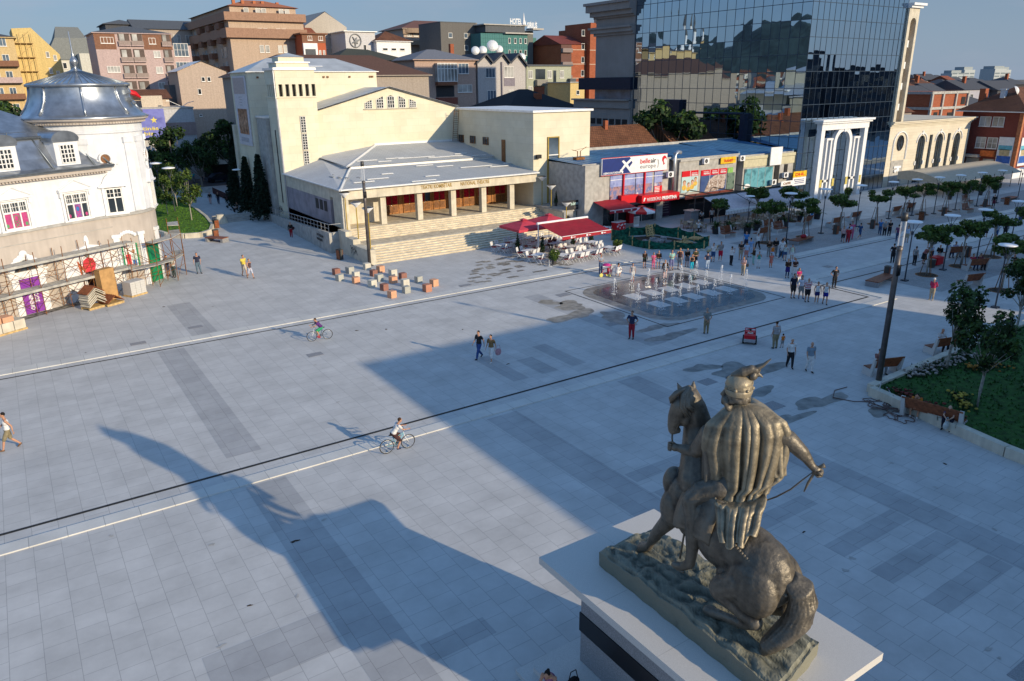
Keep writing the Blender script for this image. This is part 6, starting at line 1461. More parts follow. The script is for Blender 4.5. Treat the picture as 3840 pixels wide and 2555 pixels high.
# ------------------------------------------------------------------ fountain jets
wm_ = bpy.data.materials.new('spray'); wm_.use_nodes = True; nt = wm_.node_tree; p = nt.nodes['Principled BSDF']; p.inputs['Base Color'].default_value = (.82,.86,.92,1); p.inputs['Roughness'].default_value = .2
n_ = nd(nt,'ShaderNodeTexNoise'); n_.inputs['Scale'].default_value = 9; g_ = nd(nt,'ShaderNodeNewGeometry'); nt.links.new(g_.outputs['Position'],n_.inputs['Vector']); r_ = nd(nt,'ShaderNodeMapRange'); r_.inputs[1].default_value = .3; r_.inputs[2].default_value = .7; r_.inputs[3].default_value = .35; r_.inputs[4].default_value = .9
nt.links.new(n_.outputs['Fac'],r_.inputs[0]); tr = nd(nt,'ShaderNodeBsdfTransparent'); ms = nd(nt,'ShaderNodeMixShader'); nt.links.new(r_.outputs[0],ms.inputs[0]); nt.links.new(tr.outputs[0],ms.inputs[1]); nt.links.new(p.outputs[0],ms.inputs[2]); nt.links.new(ms.outputs[0],nt.nodes['Material Output'].inputs['Surface'])
jets = []
for v in range(4):
    q = random.Random(40 + v); t = thing('fountain_jet','j','fountain jet',(0,0,0),0,'water jets of the floor fountain'); h = 1.15 + .12 * v
    b = MB(); b.tube([(q.gauss(0,.008),q.gauss(0,.008),h * k / 10) for k in range(11)],[.013 + .012 * k / 10 for k in range(11)],6); b.build('stream',wm_,t,True)
    b = MB()
    for k in range(90):
        u = q.random(); a = q.uniform(0,6.28); rr_ = .03 + .16 * u; z = h * (1.04 - u * u * 1.0) + q.gauss(0,.05); s = q.uniform(.008,.03); b.ball((rr_ * math.cos(a) + .06 * u,rr_ * math.sin(a),max(.02,z)),(s,s,s * 1.5),5,0,4)
    for k in range(22): a = q.uniform(0,6.28); rr_ = q.uniform(.03,.28); s = q.uniform(.01,.03); b.ball((rr_ * math.cos(a),rr_ * math.sin(a),.03),(s,s,s),5,0,4)
    for k in range(8): b.ball((q.gauss(0,.025),q.gauss(0,.025),h + q.gauss(0,.05)),(.03,.03,.05),6)
    o = b.build('droplets',wm_,t); o['kind'] = 'stuff'; jets.append(t)
k = 0
for j,y in enumerate((41.0,38.4,36.0)):
    for i in range(6):
        o = jets[k] if k < 4 else copy_tree(jets[(i + j) % 4]); k += 1; o.location = (36.4 + 1.75 * i + .02 * j,y,.02); o.rotation_euler = (0,0,i * 1.3 + j)
        o['label'] = 'thin white fountain jet, %s from the left in the %s row' % (ORD[i],['back','middle','front'][j])
# ------------------------------------------------------------------ pedestal
PD = thing('pedestal','pale granite pedestal with overhanging slab and black inscription band','pedestal',(0,0,0))
b = MB(); b.box(10.5,6.6,.3,12.9,12.7,3.42); b.build('body',M['granite_dark'],PD)
b = MB(); b.box(10.47,6.57,1.3,12.93,12.73,1.88); b.build('inscription_band',M['black_stone'],PD)
b = MB(); b.box(9.75,6.5,3.42,13.15,12.9,3.56); b.box(9.45,6.3,3.56,13.45,13.15,3.76)
for y in (8.9,10.9): b.box(9.45,y,3.7602,13.45,y + .012,3.7612,1)
b.box(11.4,6.3,3.7602,11.41,13.15,3.7612,1)
o = b.build('slab',[mat('fine_pale_granite',(.55,.53,.50),.55,var=.08,scale=70,spec=.4),M['concrete']],PD); mo = o.modifiers.new('b','BEVEL'); mo.width = .012
b = MB(); b.box(8.95,5.6,0,13.9,13.55,.14); b.box(9.3,5.9,.14,13.5,13.2,.3); b.build('plinth',M['granite'],PD)
# ------------------------------------------------------------------ bronze rider
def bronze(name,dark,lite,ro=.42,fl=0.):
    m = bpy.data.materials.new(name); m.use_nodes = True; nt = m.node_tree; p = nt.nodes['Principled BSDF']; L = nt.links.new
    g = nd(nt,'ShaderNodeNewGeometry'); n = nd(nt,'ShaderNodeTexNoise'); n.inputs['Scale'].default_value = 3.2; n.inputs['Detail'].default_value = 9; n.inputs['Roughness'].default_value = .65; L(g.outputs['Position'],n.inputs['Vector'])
    pt = nd(nt,'ShaderNodeMapRange'); pt.inputs[1].default_value = .475; pt.inputs[2].default_value = .535; L(g.outputs['Pointiness'],pt.inputs[0])  # hollows darkened and ridges lightened in the colour, deepening the folds' shade
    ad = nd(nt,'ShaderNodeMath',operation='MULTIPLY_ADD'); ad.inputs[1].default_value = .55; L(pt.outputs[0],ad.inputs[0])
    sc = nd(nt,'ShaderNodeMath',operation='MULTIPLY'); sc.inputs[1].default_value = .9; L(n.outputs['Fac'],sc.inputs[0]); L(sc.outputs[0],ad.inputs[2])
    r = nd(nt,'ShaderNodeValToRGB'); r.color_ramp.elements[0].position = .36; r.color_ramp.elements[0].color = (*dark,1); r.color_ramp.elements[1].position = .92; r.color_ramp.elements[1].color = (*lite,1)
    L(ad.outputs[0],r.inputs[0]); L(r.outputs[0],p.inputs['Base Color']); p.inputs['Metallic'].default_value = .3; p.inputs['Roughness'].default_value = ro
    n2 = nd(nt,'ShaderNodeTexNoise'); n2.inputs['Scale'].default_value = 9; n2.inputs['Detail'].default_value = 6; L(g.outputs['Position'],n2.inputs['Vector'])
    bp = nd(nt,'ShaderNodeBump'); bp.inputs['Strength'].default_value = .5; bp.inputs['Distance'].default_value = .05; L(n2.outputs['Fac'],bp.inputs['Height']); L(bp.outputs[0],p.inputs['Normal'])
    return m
bz = bronze('bronze',(.011,.010,.009),(.15,.128,.098),.45); bzl = bronze('bronze_robe',(.014,.011,.008),(.30,.25,.17),.47); bzg = bronze('bronze_base',(.06,.065,.05),(.22,.215,.165),.7)
ST = thing('equestrian_statue','bronze statue of a helmeted rider with sword on a rearing horse','statue',(0,0,0))
# rock base: chipped, faceted ground cast in bronze
from mathutils import noise
b = MB(); rw = []; nx,ny = 40,100
for j in range(ny + 1):
    row = []
    for i in range(nx + 1):
        u,v = i / nx,j / ny; x0 = 10.36 + .12 * v; x1 = 12.24 + .06 * v; x = x0 + (x1 - x0) * u; y0 = 6.62 + .42 * u; y = y0 + (12.03 - y0) * v
        P_ = Vector((x * 1.1,y * .8,3.1)); c = noise.cell(Vector((x * 2.3 + .4 * y,y * 1.4,.5)))
        z = 4.0 + .15 * math.sin(v * 3.1) + .10 * max(0,v - .55) + .05 * u + .17 * noise.ridged_multi_fractal(P_,1.,2.2,5,1.,2.) * .55 + .10 * abs(noise.noise(P_ * 3.1)) + .05 * c * noise.noise(P_ * 1.7)
        if min(u,1 - u,v * 2.5,(1 - v) * 2.5) < .03: z -= .05
        row.append((x,y,z))
    rw.append(row)
b.grid(rw)
edge = [rw[0][i] for i in range(nx + 1)] + [rw[j][nx] for j in range(1,ny + 1)] + [rw[ny][i] for i in range(nx - 1,-1,-1)] + [rw[j][0] for j in range(ny - 1,0,-1)]
b.grid([[(p[0] + .012 * math.sin(k * .5),p[1] + .012 * math.sin(k * .37),3.758) for k,p in enumerate(edge)],edge],close=True)
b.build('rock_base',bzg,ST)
def chain(b,pts,n=12):
    """tapered limb through (x, y, z, r) joints"""
    for (a,c) in zip(pts,pts[1:]): b.tube([a[:3],c[:3]],[a[3],c[3]],n)
    for a in pts: b.ball(a[:3],a[3],n,0,8)
h = MB()                                               # horse
for c,r_ in (((11.40,8.05,5.62),(.60,.78,.80)),((11.40,8.35,5.92),(.56,.75,.56)),((11.42,8.95,5.88),(.58,.85,.70)),((11.44,9.7,6.12),(.58,.75,.72)),((11.45,10.15,6.3),(.50,.52,.66)),((11.5,9.6,6.75),(.36,.5,.36)),
             ((11.04,7.95,5.42),(.36,.62,.64)),((11.78,7.9,5.42),(.36,.6,.64)),((11.18,10.3,6.05),(.32,.34,.5)),((11.68,10.4,6.1),(.34,.36,.48)),((11.3,10.5,6.6),(.26,.22,.36)),((11.52,10.55,6.5),(.24,.2,.34)),((11.16,8.6,5.3),(.28,.3,.3))): h.ball(c,r_,16,0,12)
chain(h,[(11.5,9.95,6.75,.46),(11.75,10.2,7.3,.40),(11.88,10.4,7.85,.33),(11.78,10.47,8.3,.27),(11.64,10.5,8.56,.22)],14)
chain(h,[(11.64,10.5,8.52,.22),(11.44,10.56,8.4,.22),(11.38,10.64,8.12,.17),(11.35,10.67,7.92,.125),(11.36,10.66,7.8,.115)],14)
h.ball((11.54,10.5,8.14),(.17,.17,.25),10); h.ball((11.42,10.58,7.80),(.09,.08,.08),8); h.ball((11.33,10.68,7.86),(.06,.06,.07),8); h.ball((11.36,10.58,8.42),(.09,.08,.06),8)
chain(h,[(11.0,8.15,5.4,.36),(10.9,8.55,5.08,.29),(10.96,8.1,4.85,.2),(10.98,7.72,4.72,.155),(10.95,8.0,4.52,.115),(10.92,8.45,4.42,.1),(10.9,8.66,4.36,.12),(10.88,8.85,4.3,.14)])
chain(h,[(11.75,8.1,5.4,.36),(11.88,8.45,5.05,.28),(11.82,8.0,4.85,.19),(11.78,7.62,4.75,.15),(11.8,7.9,4.55,.115),(11.85,8.35,4.45,.1),(11.88,8.6,4.36,.14)])
chain(h,[(11.2,10.3,5.95,.28),(11.16,10.45,5.6,.2),(11.14,10.72,5.2,.15),(11.15,10.8,5.05,.145),(11.2,11.0,4.7,.095),(11.24,11.12,4.52,.11),(11.28,11.28,4.4,.13),(11.3,11.36,4.34,.15)])
chain(h,[(11.72,10.45,5.95,.28),(11.85,10.85,6.0,.2),(11.95,11.2,6.05,.16),(11.95,11.2,5.75,.11),(11.9,11.05,5.5,.11),(11.88,10.95,5.36,.14)])
for p0,p1 in (((11.50,10.56,8.64),(11.37,10.64,8.94)),((11.74,10.5,8.66),(11.80,10.56,8.92))): m_ = tuple((p0[i] + p1[i]) / 2 for i in range(3)); chain(h,[(*p0,.085),(*m_,.07),(*p1,.02)],8)
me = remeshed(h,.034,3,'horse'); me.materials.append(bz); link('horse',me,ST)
b = MB(); q = random.Random(9)                          # mane
CR = [Vector(p) for p in ((11.46,10.58,8.72),(11.62,10.52,8.8),(11.8,10.5,8.68),(11.97,10.46,8.42),(12.08,10.38,8.12),(12.08,10.22,7.75),(11.98,10.02,7.35))]
nv,ev = Vector((-.79,-.613,0)),Vector((.613,-.79,0))
for k in range(95):
    t = q.random() * 5.99; i = int(t); c = CR[i].lerp(CR[i + 1],t - i); g = q.uniform(.3,1)
    p1 = c + nv * (.16 + .05 * g) - ev * (.10 * g) + Vector((0,0,-.10)); p2 = p1 + nv * .10 - ev * (.08 * g - .05) + Vector((0,0,-.17 - .1 * g)); p3 = p2 - nv * .03 + ev * (.10 + q.gauss(0,.04)) + Vector((0,0,-.22 * g))
    if t < .8: p1 = c + nv * .12 - ev * .12; p2 = p1 - ev * .1 + Vector((0,0,-.14)); p3 = p2 + Vector((0,0,-.12))
    b.tube([c - nv * .05,c + Vector((0,0,.02)),p1,p2,p3],[.05,.065,.06,.05,.01],6)
b.build('mane',bz,ST,True)
b = MB()                                               # tail: a sweeping fall of hair
for k in range(17):
    a = 2 * math.pi * k / 17; c_,s_ = math.cos(a),math.sin(a); P_ = []
    for (x,y,z,r_) in ((11.4,7.6,5.74,.09),(11.46,7.36,5.80,.14),(11.52,7.16,5.66,.20),(11.53,7.08,5.32,.24),(11.44,7.1,4.98,.26),(11.24,7.22,4.68,.24),(11.08,7.36,4.44,.19),(11.0,7.44,4.22,.12)):
        P_.append((x + r_ * c_,y + r_ * s_ * .8,z + r_ * .45 * c_))
    b.tube(P_,[.04,.06,.075,.085,.09,.085,.07,.025],7)
me = remeshed(b,.027,1,'tail'); me.materials.append(bz); link('tail',me,ST)
# rider body (one skin), robe, arms, leg, head, helmet, sword
r = MB(); BK = Vector((-.79,-.613,0)); RT = Vector((.613,-.79,0))
def tors(c,rx,ry,rz):
    T0 = r.T; r.T = Matrix.Translation(c) @ Matrix.Rotation(R(-52.2),4,'Z'); r.ball((0,0,0),(rx,ry,rz),14,0,10); r.T = T0
for c,a in (((11.68,9.2,6.95),(.42,.36,.42)),((11.95,9.12,7.45),(.44,.3,.5)),((12.0,9.14,7.95),(.56,.3,.42)),((11.98,9.15,8.28),(.6,.26,.24))): tors(c,*a)
chain(r,[(11.88,9.2,8.4,.2),(11.80,9.29,8.85,.14)])
tors((11.74,9.28,9.12),.22,.21,.27); tors((11.64,9.40,8.96),.13,.13,.19); chain(r,[(11.57,9.47,9.13,.045),(11.52,9.52,9.03,.042)],8); chain(r,[(11.6,9.46,9.16,.05),(11.68,9.3,9.18,.05)],8)
for k in range(16): a = k * .42; r.ball(tuple(Vector((11.61,9.43,8.84)) + BK * (.12 * math.sin(a)) - RT * (.08 * math.cos(a)) + Vector((0,0,.09 * math.sin(a * 2.3)))),.062,8,0,6)
for k in range(14): r.ball(tuple(Vector((11.75,9.27,8.99)) + BK * (.18 * math.cos(k * .28 - 1.2)) + RT * (.19 * math.sin(k * .28 - 1.2)) + Vector((0,0,.05 * math.sin(k * 2.4)))),.07,8,0,6)
chain(r,[(12.2,8.62,8.28,.22),(12.36,8.42,8.2,.19),(12.50,8.21,7.98,.155),(12.53,8.18,7.94,.15),(12.60,8.1,7.82,.115),(12.66,8.02,7.68,.085),(12.68,7.98,7.64,.08)])     # sword arm
r.ball((12.73,7.92,7.58),(.10,.09,.11),10)
chain(r,[(11.45,9.7,8.05,.23),(11.46,9.95,7.62,.19),(11.5,10.08,7.46,.17),(11.42,10.28,7.44,.135),(11.34,10.46,7.44,.09)])                        # rein arm
r.ball((11.30,10.53,7.44),(.10,.11,.10),10)
chain(r,[(11.5,9.3,6.9,.34),(11.28,9.6,6.75,.29),(11.08,9.72,6.55,.23),(11.02,9.6,6.2,.19),(10.99,9.52,5.8,.18),(10.96,9.5,5.4,.13),(10.94,9.52,5.1,.12),(10.9,9.68,4.95,.1),(10.83,9.86,4.92,.08)])
chain(r,[(11.8,9.2,6.95,.34),(12.05,9.6,6.7,.28),(12.1,9.6,6.2,.2),(12.1,9.45,5.5,.14),(12.1,9.8,5.1,.1)])
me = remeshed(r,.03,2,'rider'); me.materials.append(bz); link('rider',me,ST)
b = MB()                                               # fingers of both hands, closed round hilt and rein
H_ = Vector((12.73,7.92,7.58))
for k in range(4):
    o_ = H_ + RT * (.05) + BK * (.07 - .045 * k) + Vector((0,0,.02)); b.tube([o_,o_ + RT * .06 + Vector((0,0,-.03)),o_ + RT * .05 + Vector((0,0,-.10)),o_ - RT * .03 + Vector((0,0,-.13)),o_ - RT * .08 + Vector((0,0,-.10))],[.027,.027,.025,.024,.016],7)
b.tube([H_ + BK * .08,H_ + BK * .12 + RT * .05,H_ + BK * .09 + RT * .11 - Vector((0,0,.05))],[.03,.028,.018],7)
H_ = Vector((11.30,10.53,7.44))
for k in range(4):
    o_ = H_ - RT * .06 + Vector((0,0,.07 - .045 * k)); b.tube([o_ + BK * .05,o_ - RT * .06 + BK * .04,o_ - RT * .08 - BK * .04,o_ - RT * .01 - BK * .08,o_ + RT * .04 - BK * .05],[.027,.027,.025,.024,.016],7)
b.tube([H_ + Vector((0,0,.08)),H_ - RT * .06 + Vector((0,0,.12)),H_ - RT * .12 + Vector((0,0,.09))],[.03,.028,.018],7)
b.build('finger',bz,ST,True)
b = MB()                                               # robe: a sheet wrapped round shoulders and back, hanging in deep folds
prof = [  # v, left, right, bulge of the back, fold depth
    (0.,(11.68,9.36,8.80),(11.90,9.08,8.86),.06,.0),(.04,(11.52,9.50,8.62),(12.08,8.80,8.80),.13,.02),(.09,(11.32,9.68,8.33),(12.25,8.46,8.60),.2,.045),(.16,(11.26,9.70,8.05),(12.32,8.38,8.40),.25,.06),(.26,(11.28,9.70,7.78),(12.34,8.36,8.1),.27,.075),(.38,(11.34,9.62,7.45),(12.31,8.36,7.77),.27,.09),
    (.48,(11.38,9.54,7.15),(12.26,8.37,7.52),.25,.10),(.55,(11.37,9.46,6.95),(12.20,8.36,7.38),.24,.10),(.58,(11.36,9.42,6.88),(12.08,8.50,7.20),.24,.09),(.63,(11.32,9.33,6.76),(11.98,8.50,7.02),.24,.08),(.70,(11.15,9.13,6.83),(11.75,8.35,7.03),.25,.07),(.8,(10.96,8.88,6.61),(11.46,8.23,6.87),.22,.09),(.92,(10.79,8.69,6.42),(11.25,8.10,6.71),.15,.09),(1.,(10.71,8.54,6.26),(11.10,8.04,6.60),.10,.08)]
def row(v):
    for (a,c) in zip(prof,prof[1:]):
        if a[0] <= v <= c[0]:
            t = (v - a[0]) / (c[0] - a[0])
            mixv = lambda p,q_: tuple(p[i] + (q_[i] - p[i]) * t for i in range(3))
            return mixv(a[1],c[1]),mixv(a[2],c[2]),a[3] + (c[3] - a[3]) * t,a[4] + (c[4] - a[4]) * t
    return prof[-1][1:]
rws = []; NU,NV = 220,130
for j in range(NV + 1):
    v = j / NV; l_,r_,bu,fo = row(v); rr = []
    for i in range(NU + 1):
        u = i / NU; a = u * 2 - 1
        sw = (v - .3) * .16                                # folds run from the right shoulder down to the left hip
        wq = u + sw * (1.1 - u) + .05 * noise.noise(Vector((u * 3.1,v * 1.6,.7))) + .02 * math.sin(v * 6 + u * 5)
        val = lambda t,p: 1 - 2 * abs(math.cos(t)) ** p     # broad ridges parted by narrow deep grooves
        kf = 4.3 if v < .66 else 3.4
        f = .75 * val(math.pi * kf * wq + .3,5) + .42 * val(math.pi * 8.3 * wq + 1.1 + 1.3 * v,4) * (.6 + .4 * math.sin(9 * u + 2)) - .25 + .25 * noise.noise(Vector((u * 6,v * 7,2.)))
        belt = math.exp(-((v - .66 - .03 * a) / .022) ** 2) * .075 - math.exp(-((v - .72 - .03 * a) / .03) ** 2) * .05
        off = bu * max(0,1 - a * a) ** .6 + fo * f * (.3 + .7 * (1 - a * a)) * min(1,v * 7) - belt
        p = Vector(l_).lerp(Vector(r_),u) + BK * off; p.z += .04 * (1 - a * a) * max(0,1 - v * 5) - .1 * (1 - a * a) * v
        if v > .88: p.z += .06 * math.sin(u * 16 + .5) * (v - .88) * 8
        rr.append(p)
    rws.append(rr)
b.grid(rws); fr_ = []                                  # front fall of the robe over the chest
for j in range(30):
    v = j / 29 * .7; l_,r_,bu,fo = row(v); fr_.append([Vector(l_).lerp(Vector(r_),i / 20) - BK * (.62 * max(0,1 - (i / 10 - 1) ** 2) ** .5 + .03 * math.sin(i * 1.9)) for i in range(21)])
b.grid(fr_); o = b.build('robe',bzl,ST,True); s_ = o.modifiers.new('s','SOLIDIFY'); s_.thickness = .035; s_.offset = -1
b = MB(); rws = []                                     # open sleeve under the sword arm, cut square at the hem
for j in range(22):
    v = j / 21; rr = []
    for i in range(40):
        a = 2 * math.pi * i / 40; k = 1 + .10 * math.sin(a * 7 + 1.3 * v) * v
        c = Vector((12.22,8.6,8.32)).lerp(Vector((12.2,8.48,7.42)),v); rr.append(c + RT * ((.15 + .03 * v) * k * math.cos(a)) + BK * (.2 * k * math.sin(a)) + Vector((0,0,.14 * math.cos(a) * (1 - v))))
    rws.append(rr)
b.grid(rws,close=True); o = b.build('sleeve',bzl,ST,True); s_ = o.modifiers.new('s','SOLIDIFY'); s_.thickness = .03
b = MB(); rws = []
for j in range(22):
    v = j / 21; rr = []
    for i in range(40):
        a = 2 * math.pi * i / 40; k = 1 + .12 * math.sin(a * 6 + 2.3 * v) * v; c = Vector((11.42,9.66,8.1)).lerp(Vector((11.42,9.55,6.85)),v); rr.append(c + RT * (.16 * k * math.cos(a)) + BK * (.22 * k * math.sin(a)))
    rws.append(rr)
b.grid(rws,close=True); o = b.build('left_sleeve',bz,ST,True); s_ = o.modifiers.new('s','SOLIDIFY'); s_.thickness = .03
b = MB(); HC = (11.74,9.28,.02); b.lathe([(.262,9.05),(.285,9.12),(.285,9.17),(.27,9.18),(.272,9.28),(.25,9.37),(.16,9.45),(0,9.48)],HC,28)
for k in range(7): a = k * .9; b.ball((HC[0] + .275 * math.cos(a),HC[1] + .275 * math.sin(a),9.22),.04,8)
for k in range(3): b.tube([(HC[0] + .272 * math.cos(t * .5),HC[1] + .272 * math.sin(t * .5),9.26 + .03 * k + .04 * math.sin(t * .5 + 2)) for t in range(13)],.012,5)
b.build('helmet',bzl,ST,True)
b = MB()                                               # goat head and curling horns on the helmet
chain(b,[(11.65,9.36,9.47,.07),(11.75,9.22,9.56,.11),(11.86,9.11,9.63,.095),(11.91,9.04,9.62,.07)],10); b.ball((11.88,9.06,9.5),(.10,.09,.10),10)
for w_ in (0,.07): chain(b,[(11.92,9.03 + w_,9.65,.05),(11.99,8.95 + w_,9.73 - .3 * w_,.04),(12.04,8.88 + w_,9.83 - w_,.03),(12.09,8.82 + w_,9.91 - 1.3 * w_,.01)],8)
chain(b,[(11.91,9.05,9.57,.04),(11.98,8.98,9.52,.035),(12.01,8.94,9.48,.02)],8); chain(b,[(11.87,9.08,9.52,.035),(11.95,9.01,9.58,.03),(11.99,8.98,9.62,.012)],8)
me = remeshed(b,.018,1,'crest'); me.materials.append(bz); link('helmet_crest',me,ST)
b = MB(); P_ = [Vector(p) for p in ((12.70,7.97,7.54),(12.63,8.14,7.30),(12.58,8.36,6.98),(12.53,8.64,6.68),(12.50,8.9,6.46),(12.51,9.2,6.32),(12.54,9.55,6.25),(12.6,9.9,6.25))]
b.tube(P_,[.035,.045,.05,.05,.048,.045,.036,.01],6,sq=.35); b.tube([(12.70,7.96,7.58),(12.77,7.87,7.68),(12.80,7.81,7.72)],[.035,.035,.055],8); b.tube([(12.70,7.88,7.66),(12.69,7.95,7.52),(12.6,8.0,7.28),(12.53,8.02,7.10)],[.022,.03,.028,.012],7)
b.build('sword',bz,ST,True)
b = MB()                                               # crupper strap with studs, reins, stirrup strap
S_ = [(11.0,8.62,6.28),(10.95,8.3,6.2),(10.98,8.0,6.06),(11.05,7.7,5.86),(11.18,7.45,5.62),(11.34,7.28,5.5)]
b.tube(S_,.035,6)
for a,c in zip(S_,S_[1:]):
    for k in range(5): t = k / 5; b.ball(tuple(a[i] + (c[i] - a[i]) * t - (.03 if i == 0 else 0) for i in range(3)),.045,6,0,4)
b.tube([(11.1,9.75,6.4),(10.98,9.78,5.7),(10.9,9.78,5.1)],.025,5); b.tube([(10.86,9.6,4.86),(10.84,9.8,4.84)],.03,5)
b.tube([(11.28,10.56,7.46),(11.3,10.62,7.62),(11.34,10.66,7.78)],.022,5); b.tube([(11.34,10.56,7.84),(11.42,10.46,8.2),(11.5,10.4,8.5)],.022,5); b.tube([(11.36,10.54,7.92),(11.24,10.70,7.95)],.02,5); b.tube([(11.28,10.64,8.3),(11.45,10.44,8.32)],.02,5)
b.build('harness',bz,ST,True)
b = MB(); rws = []                                     # saddle cloth at the horse's left side
for j in range(16):
    v = j / 15; rws.append([(11.2 - .36 * math.sin(v * 1.7) - .03 * math.sin(i * 1.1),8.95 + .13 * i,6.85 - .95 * v + .04 * math.sin(i * 1.5) * v) for i in range(9)])
b.grid(rws); o = b.build('saddle_cloth',bz,ST,True); s_ = o.modifiers.new('s','SOLIDIFY'); s_.thickness = .04
# ------------------------------------------------------------------ people: one skin per body, clothes as parts
def J(**k):
    """standing joints of a 1.75 m person: x to the right, y ahead, z up"""
    j = dict(pel=(0,0,.95),che=(0,0,1.28),nec=(0,.0,1.47),hed=(0,.03,1.62),
             hl=(-.09,0,.91),kl=(-.10,.02,.50),al=(-.105,-.02,.09),tl=(-.12,.13,.035),hr=(.09,0,.91),kr=(.10,.02,.50),ar=(.105,-.02,.09),tr=(.12,.13,.035),
             sl=(-.18,0,1.41),el=(-.25,-.03,1.13),wl=(-.27,.05,.88),sr=(.18,0,1.41),er=(.25,-.03,1.13),wr=(.27,.05,.88))
    j.update(k); return {a: Vector(b) for a,b in j.items()}
POSE = {
 'stand': J(),'easy': J(kl=(-.13,.08,.49),al=(-.17,.06,.09),tl=(-.23,.19,.035),er=(.27,-.05,1.13),wl=(-.22,.12,.90)),
 'folded': J(el=(-.24,.06,1.13),wl=(.02,.20,1.14),er=(.24,.06,1.13),wr=(-.02,.22,1.10)),'hips': J(el=(-.34,-.10,1.15),wl=(-.17,.03,.99),er=(.34,-.10,1.15),wr=(.17,.03,.99)),
 'behind': J(el=(-.25,-.14,1.14),wl=(-.03,-.19,.93),er=(.25,-.14,1.14),wr=(.04,-.20,.92)),'hold': J(el=(-.22,.04,1.13),wl=(-.08,.24,1.12),er=(.22,.04,1.13),wr=(.08,.24,1.13)),
 'photo': J(el=(-.24,.12,1.20),wl=(-.07,.26,1.46),er=(.24,.12,1.20),wr=(.07,.26,1.46)),'phone': J(er=(.24,.08,1.16),wr=(.11,.20,1.40)),
 'walk': J(kl=(-.09,.20,.52),al=(-.09,.30,.11),tl=(-.10,.44,.10),kr=(.10,-.06,.49),ar=(.10,-.36,.16),tr=(.11,-.25,.04),el=(-.23,-.17,1.15),wl=(-.24,-.18,.90),er=(.23,.10,1.14),wr=(.2,.28,.98)),
 'stroll': J(kl=(-.09,.12,.51),al=(-.09,.16,.09),tl=(-.10,.31,.05),kr=(.10,-.03,.49),ar=(.10,-.20,.11),tr=(.11,-.07,.04),el=(-.25,-.10,1.14),wl=(-.26,-.03,.89),er=(.25,.04,1.13),wr=(.25,.17,.92)),
 'sit': J(pel=(0,-.05,.53),che=(0,-.13,.86),nec=(0,-.12,1.06),hed=(0,-.06,1.21),hl=(-.09,-.03,.50),kl=(-.13,.40,.50),al=(-.13,.42,.09),tl=(-.14,.57,.04),hr=(.09,-.03,.50),kr=(.13,.40,.49),ar=(.14,.34,.09),tr=(.15,.49,.04),sl=(-.18,-.13,1.0),el=(-.25,.02,.76),wl=(-.12,.24,.62),sr=(.18,-.13,1.0),er=(.25,.02,.76),wr=(.12,.25,.62)),
 'lean': J(pel=(0,-.05,.53),che=(0,.09,.82),nec=(0,.20,.98),hed=(0,.30,1.08),hl=(-.09,-.03,.50),kl=(-.17,.38,.50),al=(-.15,.38,.09),tl=(-.17,.52,.04),hr=(.09,-.03,.50),kr=(.17,.38,.50),ar=(.15,.36,.09),tr=(.17,.50,.04),sl=(-.17,.16,.93),el=(-.20,.33,.70),wl=(-.06,.45,.58),sr=(.17,.16,.93),er=(.20,.33,.70),wr=(.06,.46,.60)),
 'bow': J(pel=(0,-.06,.94),che=(0,.10,1.22),nec=(0,.24,1.34),hed=(0,.36,1.42),sl=(-.17,.18,1.30),el=(-.2,.3,1.04),wl=(-.08,.48,.98),sr=(.17,.18,1.30),er=(.2,.3,1.04),wr=(.08,.5,.98)),
 'squat': J(pel=(0,-.10,.34),che=(0,.0,.64),nec=(0,.10,.82),hed=(0,.17,.95),hl=(-.09,-.08,.34),kl=(-.17,.26,.46),al=(-.14,.02,.10),tl=(-.16,.16,.04),hr=(.09,-.08,.34),kr=(.17,.28,.44),ar=(.14,.04,.10),tr=(.16,.18,.04),sl=(-.17,.08,.77),el=(-.22,.28,.56),wl=(-.08,.44,.58),sr=(.17,.08,.77),er=(.24,.28,.56),wr=(.1,.44,.56)),
 'ride': J(pel=(0,-.16,.88),che=(0,.04,1.16),nec=(0,.14,1.33),hed=(0,.22,1.46),hl=(-.09,-.14,.86),kl=(-.10,.20,.72),al=(-.12,.06,.36),tl=(-.13,.19,.30),hr=(.09,-.14,.86),kr=(.10,.14,.52),ar=(.12,-.02,.17),tr=(.13,.12,.13),sl=(-.17,.10,1.27),el=(-.24,.26,1.08),wl=(-.24,.46,1.06),sr=(.17,.10,1.27),er=(.24,.26,1.08),wr=(.24,.46,1.06)),
}
def limb(b,pts,n=9):
    for (p,r),(p2,r2) in zip(pts,pts[1:]): b.tube([p,p2],[r,r2],n)
    for p,r in pts: b.ball(p,r,n,0,6)
_body = {}
def frame(j):
    up_ = (j['nec'] - j['pel']).normalized(); rt_ = (j['sr'] - j['sl']).normalized(); return rt_,up_.cross(rt_),up_
def ell(b,c,ax,r,n=12):
    T0 = b.T; m = Matrix((( ax[0].x,ax[1].x,ax[2].x,c[0]),(ax[0].y,ax[1].y,ax[2].y,c[1]),(ax[0].z,ax[1].z,ax[2].z,c[2]),(0,0,0,1))); b.T = m; b.ball((0,0,0),r,n,0,8); b.T = T0
def headaxes(j):
    d = (j['hed'] - j['nec']); f = Vector((0,1,0)); t = min(.7,max(-.3,d.y * 1.6 - .05)); f = Vector((0,math.cos(t),-math.sin(t))); return Vector((1,0,0)),f,Vector((1,0,0)).cross(f)
